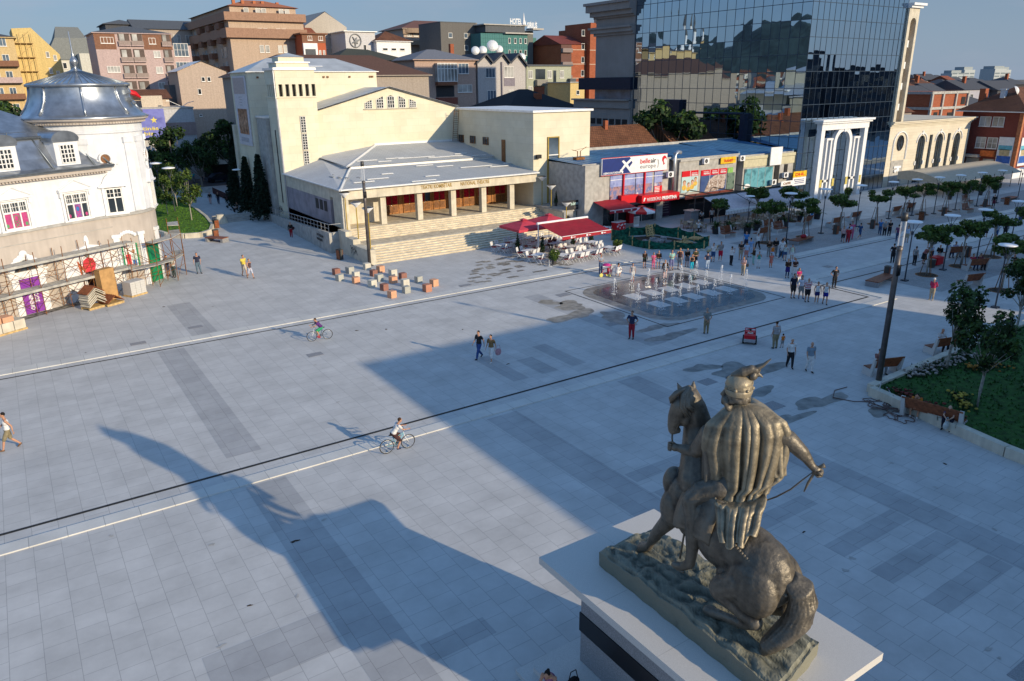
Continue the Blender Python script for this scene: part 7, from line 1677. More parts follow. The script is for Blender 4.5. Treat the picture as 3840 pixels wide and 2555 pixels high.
def body_mesh(pose,w,fem,kid):
    key = ('b',pose,w,fem,kid)
    if key in _body: return _body[key]
    j = POSE[pose]; b = MB(); ax = frame(j); hx = headaxes(j); k = 1.22 if kid else 1.
    sh = .92 if fem else 1.
    ell(b,j['pel'] + ax[2] * .02,ax,(.155 * w * (1.04 if fem else .97),.115 * w,.13)); ell(b,(j['pel'] + j['che']) / 2,ax,(.135 * w * (.88 if fem else 1.),.105 * w,.17)); ell(b,j['che'] + ax[2] * .02,ax,(.165 * w * sh,.115 * w,.17)); ell(b,j['nec'] - ax[2] * .06,ax,(.15 * sh,.075,.06))
    limb(b,[(j['nec'] - ax[2] * .05,.06),(j['nec'] + (j['hed'] - j['nec']) * .45,.05)])
    H = j['hed']; ell(b,H + hx[2] * .02 * k,hx,(.075 * k,.092 * k,.112 * k)); ell(b,H - hx[2] * .05 * k + hx[1] * .025,hx,(.055 * k,.06 * k,.065 * k)); ell(b,H + hx[1] * .098 * k - hx[2] * .012,hx,(.014,.022,.02),8)
    for s in 'lr':
        sg = -1 if s == 'l' else 1
        limb(b,[(j['h' + s],.088 * w),(j['h' + s].lerp(j['k' + s],.35),.082 * w),(j['k' + s],.053),(j['k' + s].lerp(j['a' + s],.3),.056),(j['a' + s],.036)]); limb(b,[(j['a' + s] - Vector((0,0,.02)),.038),(j['a' + s].lerp(j['t' + s],.6) - Vector((0,0,.01)),.034),(j['t' + s],.024)])
        limb(b,[(j['s' + s],.056 * sh),(j['s' + s].lerp(j['e' + s],.4),.048 * sh),(j['e' + s],.037),(j['e' + s].lerp(j['w' + s],.3),.038),(j['w' + s],.025)])
        d = (j['w' + s] - j['e' + s]).normalized(); ell(b,j['w' + s] + d * .055,(d.orthogonal().normalized(),d.cross(d.orthogonal().normalized()),d),(.03,.022,.05),8)
        ell(b,H + hx[0] * sg * .078 * k - hx[1] * .005,hx,(.013,.024,.034),8)
    me = remeshed(b,.0225,2,'body'); bm = bmesh.new(); bm.from_mesh(me); x = MB()
    for s in 'lr':                                   # fingers and thumb, slightly curled
        d = (j['w' + s] - j['e' + s]).normalized(); inn = Vector((1 if s == 'l' else -1,0,0)); inn = (inn - d * inn.dot(d)).normalized(); ac = d.cross(inn); p0 = j['w' + s] + d * .09
        for i,ln_ in enumerate((.062,.072,.068,.052)): o_ = p0 + ac * (.021 - .014 * i); x.tube([o_,o_ + d * ln_ * .55 + inn * .006,o_ + d * ln_ * .9 + inn * .026],[.0085,.008,.006],5)
        o_ = j['w' + s] + d * .04 + ac * .026 + inn * .01; x.tube([o_,o_ + d * .03 + ac * .02 + inn * .012,o_ + d * .062 + ac * .018 + inn * .022],[.011,.009,.007],5)
    fe = len(x.f)
    for sg in (-1,1): ell(x,H + hx[0] * .032 * sg * k + hx[1] * .086 * k + hx[2] * .018,hx,(.012,.008,.008),6)
    ey = len(x.f); ell(x,H + hx[1] * .085 * k - hx[2] * .058 * k,hx,(.024,.009,.008),8)
    bm.free(); base = MB(); base.v = [tuple(v.co) for v in me.vertices]; base.f = [list(p.vertices) for p in me.polygons]; base.m = [0] * len(base.f)
    o0 = len(base.v); base.v += x.v; base.f += [[i + o0 for i in f_] for f_ in x.f]; base.m += [0] * fe + [1] * (ey - fe) + [2] * (len(x.f) - ey)
    _body[key] = base.mesh('body',[M['skin'],M['black'],M['redpink']],True); return _body[key]
def cloth_mesh(kind,pose,w,fem):
    key = (kind,pose,w,fem)
    if key in _body: return _body[key]
    j = POSE[pose]; b = MB(); ax = frame(j); g = .016; sh = .92 if fem else 1.; vox = .021
    if kind in ('tee','long','tank','dress','coat'):
        ell(b,j['pel'] + ax[2] * .05,ax,(.165 * w + g,.125 * w + g,.13)); ell(b,(j['pel'] + j['che']) / 2,ax,(.140 * w * (.92 if fem else 1.03) + g,.11 * w + g,.19)); ell(b,j['che'] + ax[2] * .01,ax,(.168 * w * sh + g,.12 * w + g,.165)); ell(b,j['nec'] - ax[2] * .075,ax,(.16 * sh + .01,.085,.055))
        for s in 'lr':
            S_,E_,W_ = j['s' + s],j['e' + s],j['w' + s]
            if kind in ('tee','dress'): limb(b,[(S_,.064 * sh + .008),(S_.lerp(E_,.55),.064 * sh)])
            elif kind in ('long','coat'): limb(b,[(S_,.066 * sh + .008),(E_,.053),(E_.lerp(W_,.9),.042)])
        if kind == 'dress' and not pose in ('sit','lean','squat'): ell(b,j['pel'] - ax[2] * .08,ax,(.20 * w,.16 * w,.2)); b.lathe([(.01,.58),(.21 * w,.58),(.17 * w,.95),(.01,.95)],(0,0,0),14)
        if kind == 'coat': ell(b,j['pel'] - ax[2] * .1,ax,(.19,.15,.2))
    elif kind in ('trousers','shorts','leggings','skirt','capri','mini'):
        ell(b,j['pel'] + ax[2] * .01,ax,(.165 * w + .012,.125 * w + .012,.12)); t = {'trousers': 1.9,'leggings': 1.85,'shorts': .95,'mini': .5,'capri': 1.45,'skirt': .3}[kind]; lo = .0 if kind == 'leggings' else .014
        for s in 'lr':
            h_,k_,a_ = j['h' + s],j['k' + s],j['a' + s]; P_ = [(h_,.095 * w + lo * .6),(h_.lerp(k_,min(t,.5) / 1.),.089 * w + lo)]
            if t > .6: P_.append((h_.lerp(k_,min(t,.97)),.060 + lo * 1.4))
            if t > 1: P_ += [(k_.lerp(a_,.3 * min(1,(t - 1) * 1.1)),.062 + lo),(k_.lerp(a_,min(t - 1,.94)),(.045 if kind != 'leggings' else .04) + lo)]
            limb(b,P_)
        if kind == 'skirt': b.lathe([(.01,.48),(.22 * w,.48),(.165 * w,.95),(.01,.95)],(0,0,0),14)
    elif kind == 'shoes':
        for s in 'lr':
            a_,t_ = j['a' + s],j['t' + s]; d = (t_ - a_); limb(b,[(a_ - Vector((0,0,.03)) - d * .12,.046),(a_.lerp(t_,.5) - Vector((0,0,.012)),.043),(t_ + d * .05,.032)])
    else:                                            # hair and hats
        H = j['hed']; hx = headaxes(j); k = 1.22 if kind.endswith('k') else 1.; kd = kind.rstrip('k'); vox = .018
        ell(b,H + hx[2] * .045 * k - hx[1] * .018 * k,hx,(.083 * k,.094 * k,.096 * k))
        if kd == 'long':
            ell(b,H - hx[1] * .07 - hx[2] * .05,hx,(.085,.05,.13)); ell(b,H - hx[1] * .10 - hx[2] * .17,hx,(.09,.035,.14))
            for sg in (-1,1): ell(b,H + hx[0] * .07 * sg - hx[2] * .08 - hx[1] * .01,hx,(.025,.05,.12))
        if kd == 'bun': ell(b,H - hx[1] * .1 + hx[2] * .08,hx,(.045,.045,.045)); ell(b,H - hx[1] * .05,hx,(.08,.06,.08))
        if kd == 'tail': ell(b,H - hx[1] * .05,hx,(.08,.06,.08)); limb(b,[(H - hx[1] * .1 + hx[2] * .04,.035),(H - hx[1] * .14 - hx[2] * .08,.035),(H - hx[1] * .12 - hx[2] * .2,.015)])
        if kd == 'cap': ell(b,H + hx[1] * .10 + hx[2] * .05,hx,(.07,.07,.012)); ell(b,H + hx[2] * .06,hx,(.088,.1,.085))
        if kd == 'hat': ell(b,H + hx[2] * .06,hx,(.15,.16,.014)); ell(b,H + hx[2] * .09,hx,(.088,.1,.085))
        if kd == 'bald': b = MB(); ell(b,H - hx[1] * .03 - hx[2] * .0,hx,(.082,.075,.05))
    _body[key] = remeshed(b,vox,2,kind); return _body[key]
def stripes(ca,cb,s=.09):
    key = ('st',ca,cb)
    if key not in _mc:
        m = bpy.data.materials.new('striped_cloth'); m.use_nodes = True; nt = m.node_tree; p = nt.nodes['Principled BSDF']; tc = nd(nt,'ShaderNodeTexCoord'); sp = nd(nt,'ShaderNodeSeparateXYZ'); nt.links.new(tc.outputs['Object'],sp.inputs[0])
        mu = nd(nt,'ShaderNodeMath',operation='MULTIPLY'); mu.inputs[1].default_value = 1 / s; fr2 = nd(nt,'ShaderNodeMath',operation='FRACT'); gt = nd(nt,'ShaderNodeMath',operation='GREATER_THAN'); gt.inputs[1].default_value = .5
        nt.links.new(sp.outputs['Z'],mu.inputs[0]); nt.links.new(mu.outputs[0],fr2.inputs[0]); nt.links.new(fr2.outputs[0],gt.inputs[0]); mx = nd(nt,'ShaderNodeMixRGB'); mx.inputs[1].default_value = (*ca,1); mx.inputs[2].default_value = (*cb,1); nt.links.new(gt.outputs[0],mx.inputs[0]); nt.links.new(mx.outputs[0],p.inputs['Base Color']); p.inputs['Roughness'].default_value = .8; _mc[key] = m
    return _mc[key]
def cloth(c): return c if not isinstance(c,tuple) else paint(c,.85,var=.12,scale=9.)
CL = dict(k=(.018,.018,.022),w=(.66,.65,.64),n=(.02,.03,.075),b=(.03,.08,.20),j=(.05,.09,.19),g=(.26,.26,.26),t=(.40,.32,.22),r=(.42,.02,.035),o=(.62,.17,.02),y=(.62,.50,.08),p=(.55,.10,.22),m=(.30,.52,.46),v=(.10,.03,.16),gr=(.03,.34,.14),br=(.16,.09,.05),lb=(.42,.52,.66),kh=(.24,.20,.12),pk=(.58,.38,.36),cy=(.04,.38,.46),tq=(.05,.33,.28),sb=(.05,.20,.48),ma=(.10,.015,.03),co=(.55,.22,.18))
hairc = dict(k=(.012,.010,.009),b=(.05,.025,.012),l=(.20,.11,.05),g=(.30,.29,.28),w=(.60,.58,.54))
def person(label,x,y,face,pose='stand',s=1.,top=('tee','k'),bot=('trousers','j'),hair=('short','k'),shoes='k',w=1.,fem=False,kid=False,z=0.,skin='skin',group=None):
    t = thing('person',label,'person',(x,y,z),R(face - 90),group); t.scale = (s,s,s)
    def put(nm,me,ms):
        me = me.copy(); me.materials.clear(); [me.materials.append(a) for a in ms]; return link(nm,me,t)
    put('body',body_mesh(pose,w,fem,kid),[M[skin],M['black'],M['redpink']])
    for (k,c),nm in ((top,{'dress': 'dress','coat': 'coat'}.get(top[0],'shirt')),(bot,{'skirt': 'skirt','shorts': 'shorts','mini': 'shorts'}.get(bot[0],'trousers'))):
        if k: put(nm,cloth_mesh(k,pose,w,fem),[cloth(CL[c]) if isinstance(c,str) else cloth(c)])
    if shoes: put('shoes',cloth_mesh('shoes',pose,1.,False),[cloth(CL[shoes])])
    if hair: put('hat' if hair[0] in ('cap','hat') else 'hair',cloth_mesh(hair[0] + ('k' if kid else ''),pose,1.,False),[cloth(hairc[hair[1]] if hair[1] in hairc and hair[0] not in ('cap','hat') else CL.get(hair[1],(.6,.58,.54)))])
    return t
def bag(label,x,y,z,c,s=.3,cat='bag',name='bag'):
    b = MB(); b.ball((0,0,0),(s * .5,s * .25,s * .5),10,0,7); b.tube([(-s * .35,0,s * .3),(-s * .2,0,s * .95),(s * .2,0,s * .95),(s * .35,0,s * .3)],.014,5); o = b.build(name,cloth(c)); o.location = (x,y,z); tag(o,label,cat)
C_ = 237   # facing the camera, roughly; 33 = walking away from it
person('man in white vest and khaki shorts striding at the left edge',-2.1,37.3,185,'walk',1.04,('tank','w'),('shorts','kh'),shoes='br')
person('man in black T-shirt and blue jeans striding across the shadow edge',20.9,35.05,195,'walk',1.0,('tee','k'),('trousers',(.03,.07,.22)))
person('young man in olive top and white shorts with a patterned bag',21.2,34.2,205,'stroll',.96,('tee',(.20,.12,.05)),('capri','w'),shoes='w'); bag('red and white patterned carrier bag in the young man\'s hand',21.55,34.0,.62,(.4,.22,.25),.42)
person('man in navy shirt, red trousers and sunglasses, hands on hips',30.5,32.6,215,'hips',1.05,('tee','n'),('trousers',(.30,.015,.03)))
person('grey-haired man in grey-green polo standing with hands behind',35.0,30.6,60,'behind',.98,('tee',(.20,.22,.22)),('trousers','kh'),('bald','g'))
person('stout man in grey T-shirt seen from behind beside a small child',36.2,26.3,70,'stand',.98,('tee',(.34,.33,.34)),('trousers','kh'),('short','b'),w=1.2)
person('toddler in bright orange T-shirt holding the stout man\'s side',36.7,26.15,80,'easy',.5,('tee','o'),('shorts','g'),('short','b'),kid=True)
person('white-haired man in white shirt and black trousers walking closer',34.25,23.8,235,'stroll',1.0,('tee','w'),('trousers','k'),('short','w'))
person('old man in blue striped polo and white trousers',34.6,22.8,240,'stroll',1.0,('tee',stripes((.09,.16,.22),(.28,.34,.40),.06)),('trousers','w'),('bald','g'),w=1.08)
person('man all in black standing alone by the corner of the pale kerb',51.3,32.6,240,'hips',.96,('tee','k'),('trousers','k'))
person('old person in white hat and crimson jacket crossing the park side',53.9,26.5,190,'behind',.93,('long',(.40,.03,.09)),('trousers','t'),('hat','w'),shoes='t',w=1.1)
# ring of onlookers round the fountain
person('girl in bright green top and dark shorts shading her eyes',44.1,45.9,250,'phone',.87,('tank','gr'),('mini','k'),('long','b'),fem=True)
person('girl in all pink outfit at the fountain edge',44.45,45.2,245,'hold',.83,('tee','p'),('leggings','p'),('tail','l'),fem=True,shoes='r')
person('girl in dark strapless top and denim shorts',44.95,45.1,235,'folded',.90,('tank','k'),('mini','lb'),('long','b'),fem=True,shoes='br')
person('long-haired girl in white top and pink trousers standing in the spray',42.8,42.15,60,'stand',.92,('tank','w'),('trousers','pk'),('long','b'),fem=True); bag('dark shoulder bag hanging at the hip of the girl in the spray',42.6,41.95,.82,CL['k'],.34)
person('boy in mint T-shirt and violet-blue capris with folded hands',45.45,44.05,240,'hold',1.0,('tee','m'),('capri',(.16,.17,.34)),w=1.1,shoes='br')
person('tall young man in dark vest with red print and grey shorts',46.25,43.9,235,'easy',1.06,('tank',(.05,.025,.03)),('shorts','g'),skin='skin')
person('girl in grey speckled dress with long dark hair',47.3,44.05,240,'hold',.94,('dress',(.12,.13,.16)),(None,'k'),('long','k'),fem=True)
person('girl in black vest with print and bright turquoise leggings',46.5,42.75,238,'hold',.84,('tank','k'),('leggings',(.02,.42,.58)),('tail','b'),fem=True,shoes='w')
person('man in dark green shirt and black trousers behind the turquoise leggings',47.55,43.35,250,'folded',1.0,('tee',(.05,.05,.02)),('trousers','k'))
person('boy in navy T-shirt and pale jeans seen from behind',47.95,42.35,60,'hips',.88,('tee','n'),('trousers','lb'))
person('man in white T-shirt and blue knee shorts',50.6,44.1,205,'behind',.97,('tee','w'),('shorts','b'),w=1.05)
person('man in grey jacket over white shirt with red shorts and white shoes',51.2,43.8,240,'behind',1.03,('tee',(.26,.24,.23)),('shorts',(.52,.01,.04)),shoes='w')
person('man in blue checked shirt and jeans behind the pink tricycle',39.85,46.65,265,'hold',.97,('tee',stripes((.16,.20,.28),(.34,.38,.44),.05)),('trousers','j'))
person('boy in grey T-shirt and white shorts with red shoes at the water',40.3,43.25,240,'stand',.84,('tee',(.38,.37,.39)),('shorts','w'),shoes='r')
person('man in white T-shirt crouching, seen from behind',40.25,45.0,20,'squat',1.05,('tee','w'),('shorts','w'),('short','b'),shoes='g')
person('small child half hidden by the crouching man',40.0,45.5,210,'stand',.58,('tee','w'),('shorts','pk'),('short','b'),kid=True)
person('man in white T-shirt and black trousers taking a picture sideways',50.75,42.2,345,'photo',.96,('tee','w'),('trousers','k'),w=1.08)
person('man in black T-shirt and tan shorts with folded arms facing the water',53.1,43.15,225,'folded',.98,('tee',(.035,.03,.03)),('shorts','t'),('bald','b'))
person('man in bright blue polo standing far back near the block bench',57.1,45.9,200,'stand',.98,('tee','sb'),('trousers','n'))
person('young man in blue checked shirt and pale trousers',54.55,43.3,60,'stand',1.03,('tee',stripes((.08,.20,.42),(.30,.42,.60),.07)),('trousers','lb'))
person('man in white shirt and black trousers walking at the back of the crowd',57.7,45.0,70,'walk',.9,('long','w'),('trousers','k'))
person('woman in white top and coral shorts with a strap across her back',53.35,42.75,60,'stand',.96,('tee','lb'),('shorts','co'),('short','b'),fem=True)
person('woman in pink blouse and beige trousers at the basin rim',48.85,39.3,190,'folded',.9,('tee','pk'),('trousers','t'),('bun','b'),fem=True,w=1.1); bag('black handbag at the hip of the woman in beige trousers',49.15,39.15,.82,CL['k'],.3)
person('girl in yellow top and mint leggings in profile',52.2,41.0,150,'hold',.95,('tank','y'),('leggings','m'),('long','b'),fem=True,shoes='w')
person('woman in teal top and white trousers photographing the fountain',51.75,40.1,225,'photo',.84,('tank','tq'),('leggings','w'),('bun','b'),fem=True)
person('child in red and white flowered dress in front of the orange vest',52.85,39.7,235,'hold',.72,('dress',(.58,.16,.12)),('leggings','o'),('tail','b'),fem=True,kid=True)
person('boy in orange vest and pale shorts',55.2,41.4,240,'stand',.8,('tank','o'),('shorts','lb'),kid=True)
person('young woman in sage top and grey trousers at the rear of the cluster',56.1,42.5,230,'folded',.86,('tee',(.20,.28,.22)),('trousers','g'),('long','b'),fem=True)
person('woman in brown leopard top at the back of the cluster',56.75,42.3,235,'folded',.98,('tee',(.20,.13,.08)),('trousers','g'),('long','k'),fem=True)
person('woman with black hair and black top behind the white shirts',57.5,42.0,215,'stand',.98,('long',(.05,.03,.03)),('trousers','br'),('long','k'),fem=True)
person('man in loose white shirt and dark trousers seen from the side',56.9,41.7,250,'folded',.98,('tee',(.44,.44,.52)),('trousers','k'))
person('man in long white shirt and blue jeans seen from behind',56.35,41.3,45,'easy',1.03,('coat','w'),('trousers',(.04,.10,.2)),shoes='br')
person('girl in mint white T-shirt and denim shorts, arms raised',55.9,40.6,225,'photo',.86,('tee',(.52,.60,.58)),('mini','j'),('bun','l'),fem=True)
person('girl in pale mint top and white shorts beside her taller friend',56.4,40.25,230,'stand',.84,('tank',(.56,.62,.48)),('mini','w'),('short','b'),fem=True)
person('woman in deep blue dress and dark leggings',50.95,36.6,235,'hold',.92,('dress',(.02,.015,.14)),('leggings','n'),('long','b'),fem=True)
person('woman in dark brown top leaning toward her friend in blue',51.6,36.4,240,'folded',.9,('tee',(.06,.025,.02)),('trousers','w'),('short','b'),fem=True)
person('person in pale lilac shirt glimpsed between two women',52.4,37.1,235,'stand',.84,('tee','lb'),('trousers','w'),('bald','b'))
person('blonde girl in magenta polo and white trousers',49.35,34.4,250,'folded',.85,('tee',(.42,.02,.14)),('leggings','w'),('tail','l'),fem=True,shoes='w')
person('man in navy T-shirt and black shorts nearest the basin corner',46.3,32.6,245,'stand',1.06,('tee',(.012,.014,.035)),('shorts','k'),('short','b'),w=1.12,shoes='br')
person('teenage boy in white hooded top and grey shorts',46.65,32.2,235,'easy',1.0,('long',(.56,.57,.64)),('shorts','g'),shoes='b')
person('broad man in red and white striped polo and black shorts',46.3,31.4,235,'behind',1.01,('tee',stripes((.40,.03,.06),(.62,.58,.58),.13)),('shorts','k'),('bald','b'),w=1.22)
person('girl in white vest and navy shorts, left of a matching pair',46.5,30.75,235,'stand',.92,('tank','w'),('mini',(.01,.02,.13)),('bun','b'),fem=True,shoes='w')
person('girl in white vest and royal blue shorts, right of a matching pair',46.75,30.25,230,'stroll',.93,('tank','w'),('mini',(.012,.02,.24)),('bun','l'),fem=True)
# boulevard
person('child in pink shirt and black shorts walking beside the woman in red',67.0,42.3,215,'walk',.92,('tee','pk'),('shorts','k'))
person('woman all in red crossing the boulevard kerb',67.2,41.9,40,'stroll',.9,('long','r'),('trousers','r'),('short','k'),fem=True)
person('man in white shirt between the woman in red and the pink shirt',68.0,42.35,40,'stand',1.0,('tee','lb'),('trousers','k'))
person('woman in salmon pink shirt behind the group in red',69.0,42.7,215,'stand',1.04,('tee','p'),('trousers','p'),('short','b'),fem=True)
person('boy all in blue walking apart from the group in red',69.8,42.3,345,'walk',.92,('tee','b'),('shorts','b'),shoes='w')
person('man in teal blue shirt and jeans by the kerb',73.5,42.4,210,'stroll',.9,('tee','sb'),('trousers','j'))
person('man in white cap among the standing pair in black',73.05,41.65,30,'behind',.95,('tee','g'),('trousers','k'),('cap','w'))
person('man in black shirt standing next to the white cap',73.4,41.35,210,'hold',.95,('tee','k'),('trousers','k'))
person('man in plum polo and jeans left of the tall mast top',71.2,39.2,30,'stroll',1.0,('tee',(.16,.05,.12)),('trousers','j'))
person('man in white shirt and khaki shorts right of the tall mast top',71.8,38.6,215,'stand',.94,('tee','lb'),('shorts','t'))
person('man in black shirt and black trousers with hands in pockets by the mast',62.6,34.6,45,'hips',.98,('tee','k'),('trousers','k'))
person('person in dark shorts half hidden by the yellow-green tree',70.8,35.85,40,'stand',.95,('tee','kh'),('shorts','kh'))
person('man in grey T-shirt and black trousers watching the stall',63.2,33.0,350,'stand',.95,('tee','g'),('trousers','k'))
person('woman in patterned red blouse bending over the stall',64.3,32.8,330,'bow',.95,('tee',(.30,.10,.09)),('skirt','k'),('bun','b'),fem=True,w=1.15)
person('woman in dark vest and white trousers behind the stall',65.55,32.2,190,'folded',.94,('tank','tq'),('trousers','w'),('long','k'),fem=True)
person('boy in blue shirt bending at the far side of the stall',66.0,33.1,190,'bow',.95,('tee','lb'),('trousers','n'))
person('woman in white top and black skirt strolling on the lit paving',80.4,35.4,215,'stroll',.92,('tee','w'),('skirt','k'),('short','b'),fem=True)
person('man in white T-shirt and blue shorts in the strolling trio',80.3,34.4,215,'stroll',.95,('tee','lb'),('shorts','b'))
person('man in black jacket and trousers, last of the strolling trio',81.7,34.2,215,'stroll',.95,('coat','k'),('trousers','k'))
person('person in dark clothes walking under the tree at the far right',90.1,36.5,40,'stroll',.95,('tee','n'),('trousers','j'))
person('woman in dark red dress far along the boulevard',99.8,43.7,40,'stand',.95,('dress','ma'),('leggings','k'),('long','k'),fem=True)
# left side
person('man in black T-shirt and grey shorts by the tower scaffold',9.9,67.7,300,'folded',1.03,('tee','k'),('shorts',(.26,.28,.36)))
person('man in grey T-shirt and dark trousers by the tower scaffold',10.2,66.8,220,'hold',1.03,('tee',(.48,.47,.45)),('trousers',(.05,.07,.07)))
person('man in navy T-shirt with pale print and jeans standing alone',12.2,67.0,260,'easy',1.05,('tee',(.025,.03,.06)),('trousers',(.10,.15,.20)))
person('man in yellow T-shirt and white shorts walking with a companion',15.2,63.75,290,'stroll',1.04,('tee','y'),('shorts',(.5,.44,.36)),('short','b'),shoes='br')
person('man in dark vest and white shorts holding a paper',15.35,62.55,290,'walk',.96,('tank',(.08,.05,.06)),('shorts',(.45,.47,.56)),shoes='br')
person('woman in white top and red trousers climbing the ramp',23.85,78.0,70,'stroll',.93,('tee','w'),('trousers',(.30,.01,.02)),('long','k'),fem=True); bag('dark red shoulder bag of the woman on the ramp',24.12,78.0,.95,(.06,.015,.02),.36)
person('woman in pink outfit with a dark bag coming down the street',22.5,108,250,'stroll',.93,('tee','pk'),('trousers','pk'),('long','k'),fem=True)
person('woman in black top and dark trousers coming down the street',23.4,107.3,250,'stroll',.93,('tee','k'),('trousers','n'),('long','k'),fem=True)
person('man in white shirt far up the street',27.2,134.5,250,'stroll',1.0,('tee','w'),('trousers','n'),z=.0)
person('man in turquoise shirt far up the street',26.0,135,70,'stroll',1.0,('tee','cy'),('trousers','g'),z=.0)
# seated
def seat(label,x,y,f,**k): return person(label,x,y,f,k.pop('pose','sit'),**k)
seat('young man in orange T-shirt and white shorts reading on the long bench',33.85,16.45,200,pose='lean',s=1.0,top=('tee',(.52,.16,.02)),bot=('shorts','w'),shoes='w')
seat('bald old man in dark checked shirt with a plastic bag on the long bench',33.75,14.85,195,pose='lean',s=1.0,top=('tee',(.12,.07,.12)),bot=('trousers',(.012,.014,.03)),hair=('bald','g'),w=1.12,skin='skin_pale'); bag('thin white plastic bag between the old man\'s knees',33.2,14.7,.32,(.5,.52,.5),.4)
seat('bald man in white shirt lounging on the bench by the flowers',43.8,20.5,245,s=1.0,top=('tee','w'),bot=('trousers','k'),hair=None)
seat('person reclining on the bench hidden behind the tall mast',37.6,20.6,250,s=1.0,top=('tee',(.3,.14,.12)),bot=('trousers','g'),hair=('short','b'))
seat('person in crimson jacket sitting on the near row bench',65.6,29.4,245,s=1.0,top=('long',(.42,.015,.06)),bot=('trousers','n'),hair=('short','b'))
seat('companion in dark top sharing the bench with the crimson jacket',66.2,29.1,245,s=1.0,top=('tee','ma'),bot=('trousers','k'))
seat('man in pale blue shirt on the bench by the stall',68.7,33.0,250,s=1.0,top=('tee','lb'),bot=('trousers','n')); seat('man in lilac shirt at the bench end by the stall',69.4,32.75,250,s=1.0,top=('tee',(.4,.38,.5)),bot=('trousers','g'))
seat('person in white sleeves on the bench at the right edge',68.2,27.4,245,s=1.0,top=('tee','w'),bot=('trousers','kh'),hair=('long','k'),fem=True)
seat('person in black sitting on the street steps',23.7,99.0,200,s=1.0,top=('tee','k'),bot=('trousers','k'),z=-.1)
seat('dark figure sitting on the bench behind the mast top',89.4,48.5,215,s=1.0,top=('tee','k'),bot=('trousers','k'))
seat('woman with black bun and flowered top sitting on the pedestal ledge',9.25,12.35,215,pose='lean',s=1.0,top=('tank',(.28,.12,.22)),bot=('mini',(.05,.04,.14)),hair=('bun','k'),fem=True,z=-.1)
seat('man in light blue shirt sitting on the pedestal ledge',9.75,11.45,200,pose='lean',s=1.0,top=('tee',(.26,.48,.56)),bot=('trousers','j'),z=-.1); bag('black handbag on the pedestal ledge between the two sitters',9.75,12.05,.42,CL['k'],.42)
# ------------------------------------------------------------------ bicycles
def bicycle(label,x,y,f,fc,s=1.):
    t = thing('bicycle',label,'bicycle',(x,y,0),R(f - 90)); t.scale = (s,) * 3; fm = paint(fc,.3)
    for yy_ in (-.50,.50):
        b = MB(); n = 26
        for k in range(n):
            a,c = 2 * math.pi * k / n,2 * math.pi * (k + 1) / n; b.tube([(0,yy_ + .315 * math.cos(a),.33 + .315 * math.sin(a)),(0,yy_ + .315 * math.cos(c),.33 + .315 * math.sin(c))],.02,6,0,False)
        wl_ = b.build('wheel',M['rubber'],t,True); b = MB()
        for k in range(9): a = math.pi * 2 * k / 9; b.tube([(0,yy_,.33),(0,yy_ + .3 * math.cos(a),.33 + .3 * math.sin(a))],.004,4)
        for k in range(n): a,c = 2 * math.pi * k / n,2 * math.pi * (k + 1) / n; b.tube([(0,yy_ + .29 * math.cos(a),.33 + .29 * math.sin(a)),(0,yy_ + .29 * math.cos(c),.33 + .29 * math.sin(c))],.009,5,0,False)
        b.tube([(-.05,yy_,.33),(.05,yy_,.33)],.025,8); b.build('spokes',M['alu'],wl_,True)
    b = MB(); BB,ST_,HD,RW_,FW = (0,-.05,.30),(0,-.20,.74),(0,.32,.76),(0,-.5,.33),(0,.5,.33)
    for p_,q_,r_ in ((BB,ST_,.017),(BB,HD,.02),((0,-.17,.64),(0,.31,.80),.016),(BB,RW_,.012),((0,-.17,.64),RW_,.011)): b.tube([p_,q_],r_,7)
    b.tube([(0,-.2,.74),(0,-.215,.80)],.014,6); b.build('frame',fm,t,True)
    b = MB(); b.tube([(0,.30,.86),(0,.36,.62),(.05,.40,.52),(.05,.5,.33)],.014,6); b.tube([(0,.36,.62),(-.05,.40,.52),(-.05,.5,.33)],.014,6); b.build('fork',M['white'],t,True)
    b = MB(); b.tube([(0,.30,.84),(0,.32,.97),(-.15,.36,1.02),(-.27,.30,1.04)],.012,6); b.tube([(0,.32,.97),(.15,.36,1.02),(.27,.30,1.04)],.012,6); b.build('handlebar',M['black'],t,True)
    b = MB(); b.ball((0,-.24,.83),(.08,.14,.035),10); b.build('saddle',M['black'],t,True)
    b = MB(); b.tube([(0,-.05,.30),(.09,.0,.17),(.16,.0,.165)],.012,5); b.tube([(0,-.05,.30),(-.09,-.1,.43),(-.16,-.1,.43)],.012,5); n = 14
    for k in range(n): a,c = 2 * math.pi * k / n,2 * math.pi * (k + 1) / n; b.tube([(.04,-.05 + .08 * math.cos(a),.30 + .08 * math.sin(a)),(.04,-.05 + .08 * math.cos(c),.30 + .08 * math.sin(c))],.008,4,0,False)
    b.build('pedal',M['steel'],t,True)
    return t
bicycle('light blue and white child bicycle ridden by the boy in white',12.0,27.3,-3,(.16,.42,.50),1.0)
person('boy in white T-shirt and dark shorts riding the light blue bicycle',11.97,27.3,-3,'ride',.96,('tee','w'),('shorts',(.06,.025,.025)),('short','b'),shoes='n',z=.02)
bicycle('dark bicycle with rear rack ridden by the boy in purple',14.5,43.8,172,(.03,.10,.16),.98)
person('boy in purple T-shirt and green shorts riding the dark bicycle',14.5,43.8,172,'ride',.92,('tee','v'),('shorts','gr'),('short','b'),shoes='r',z=.02)
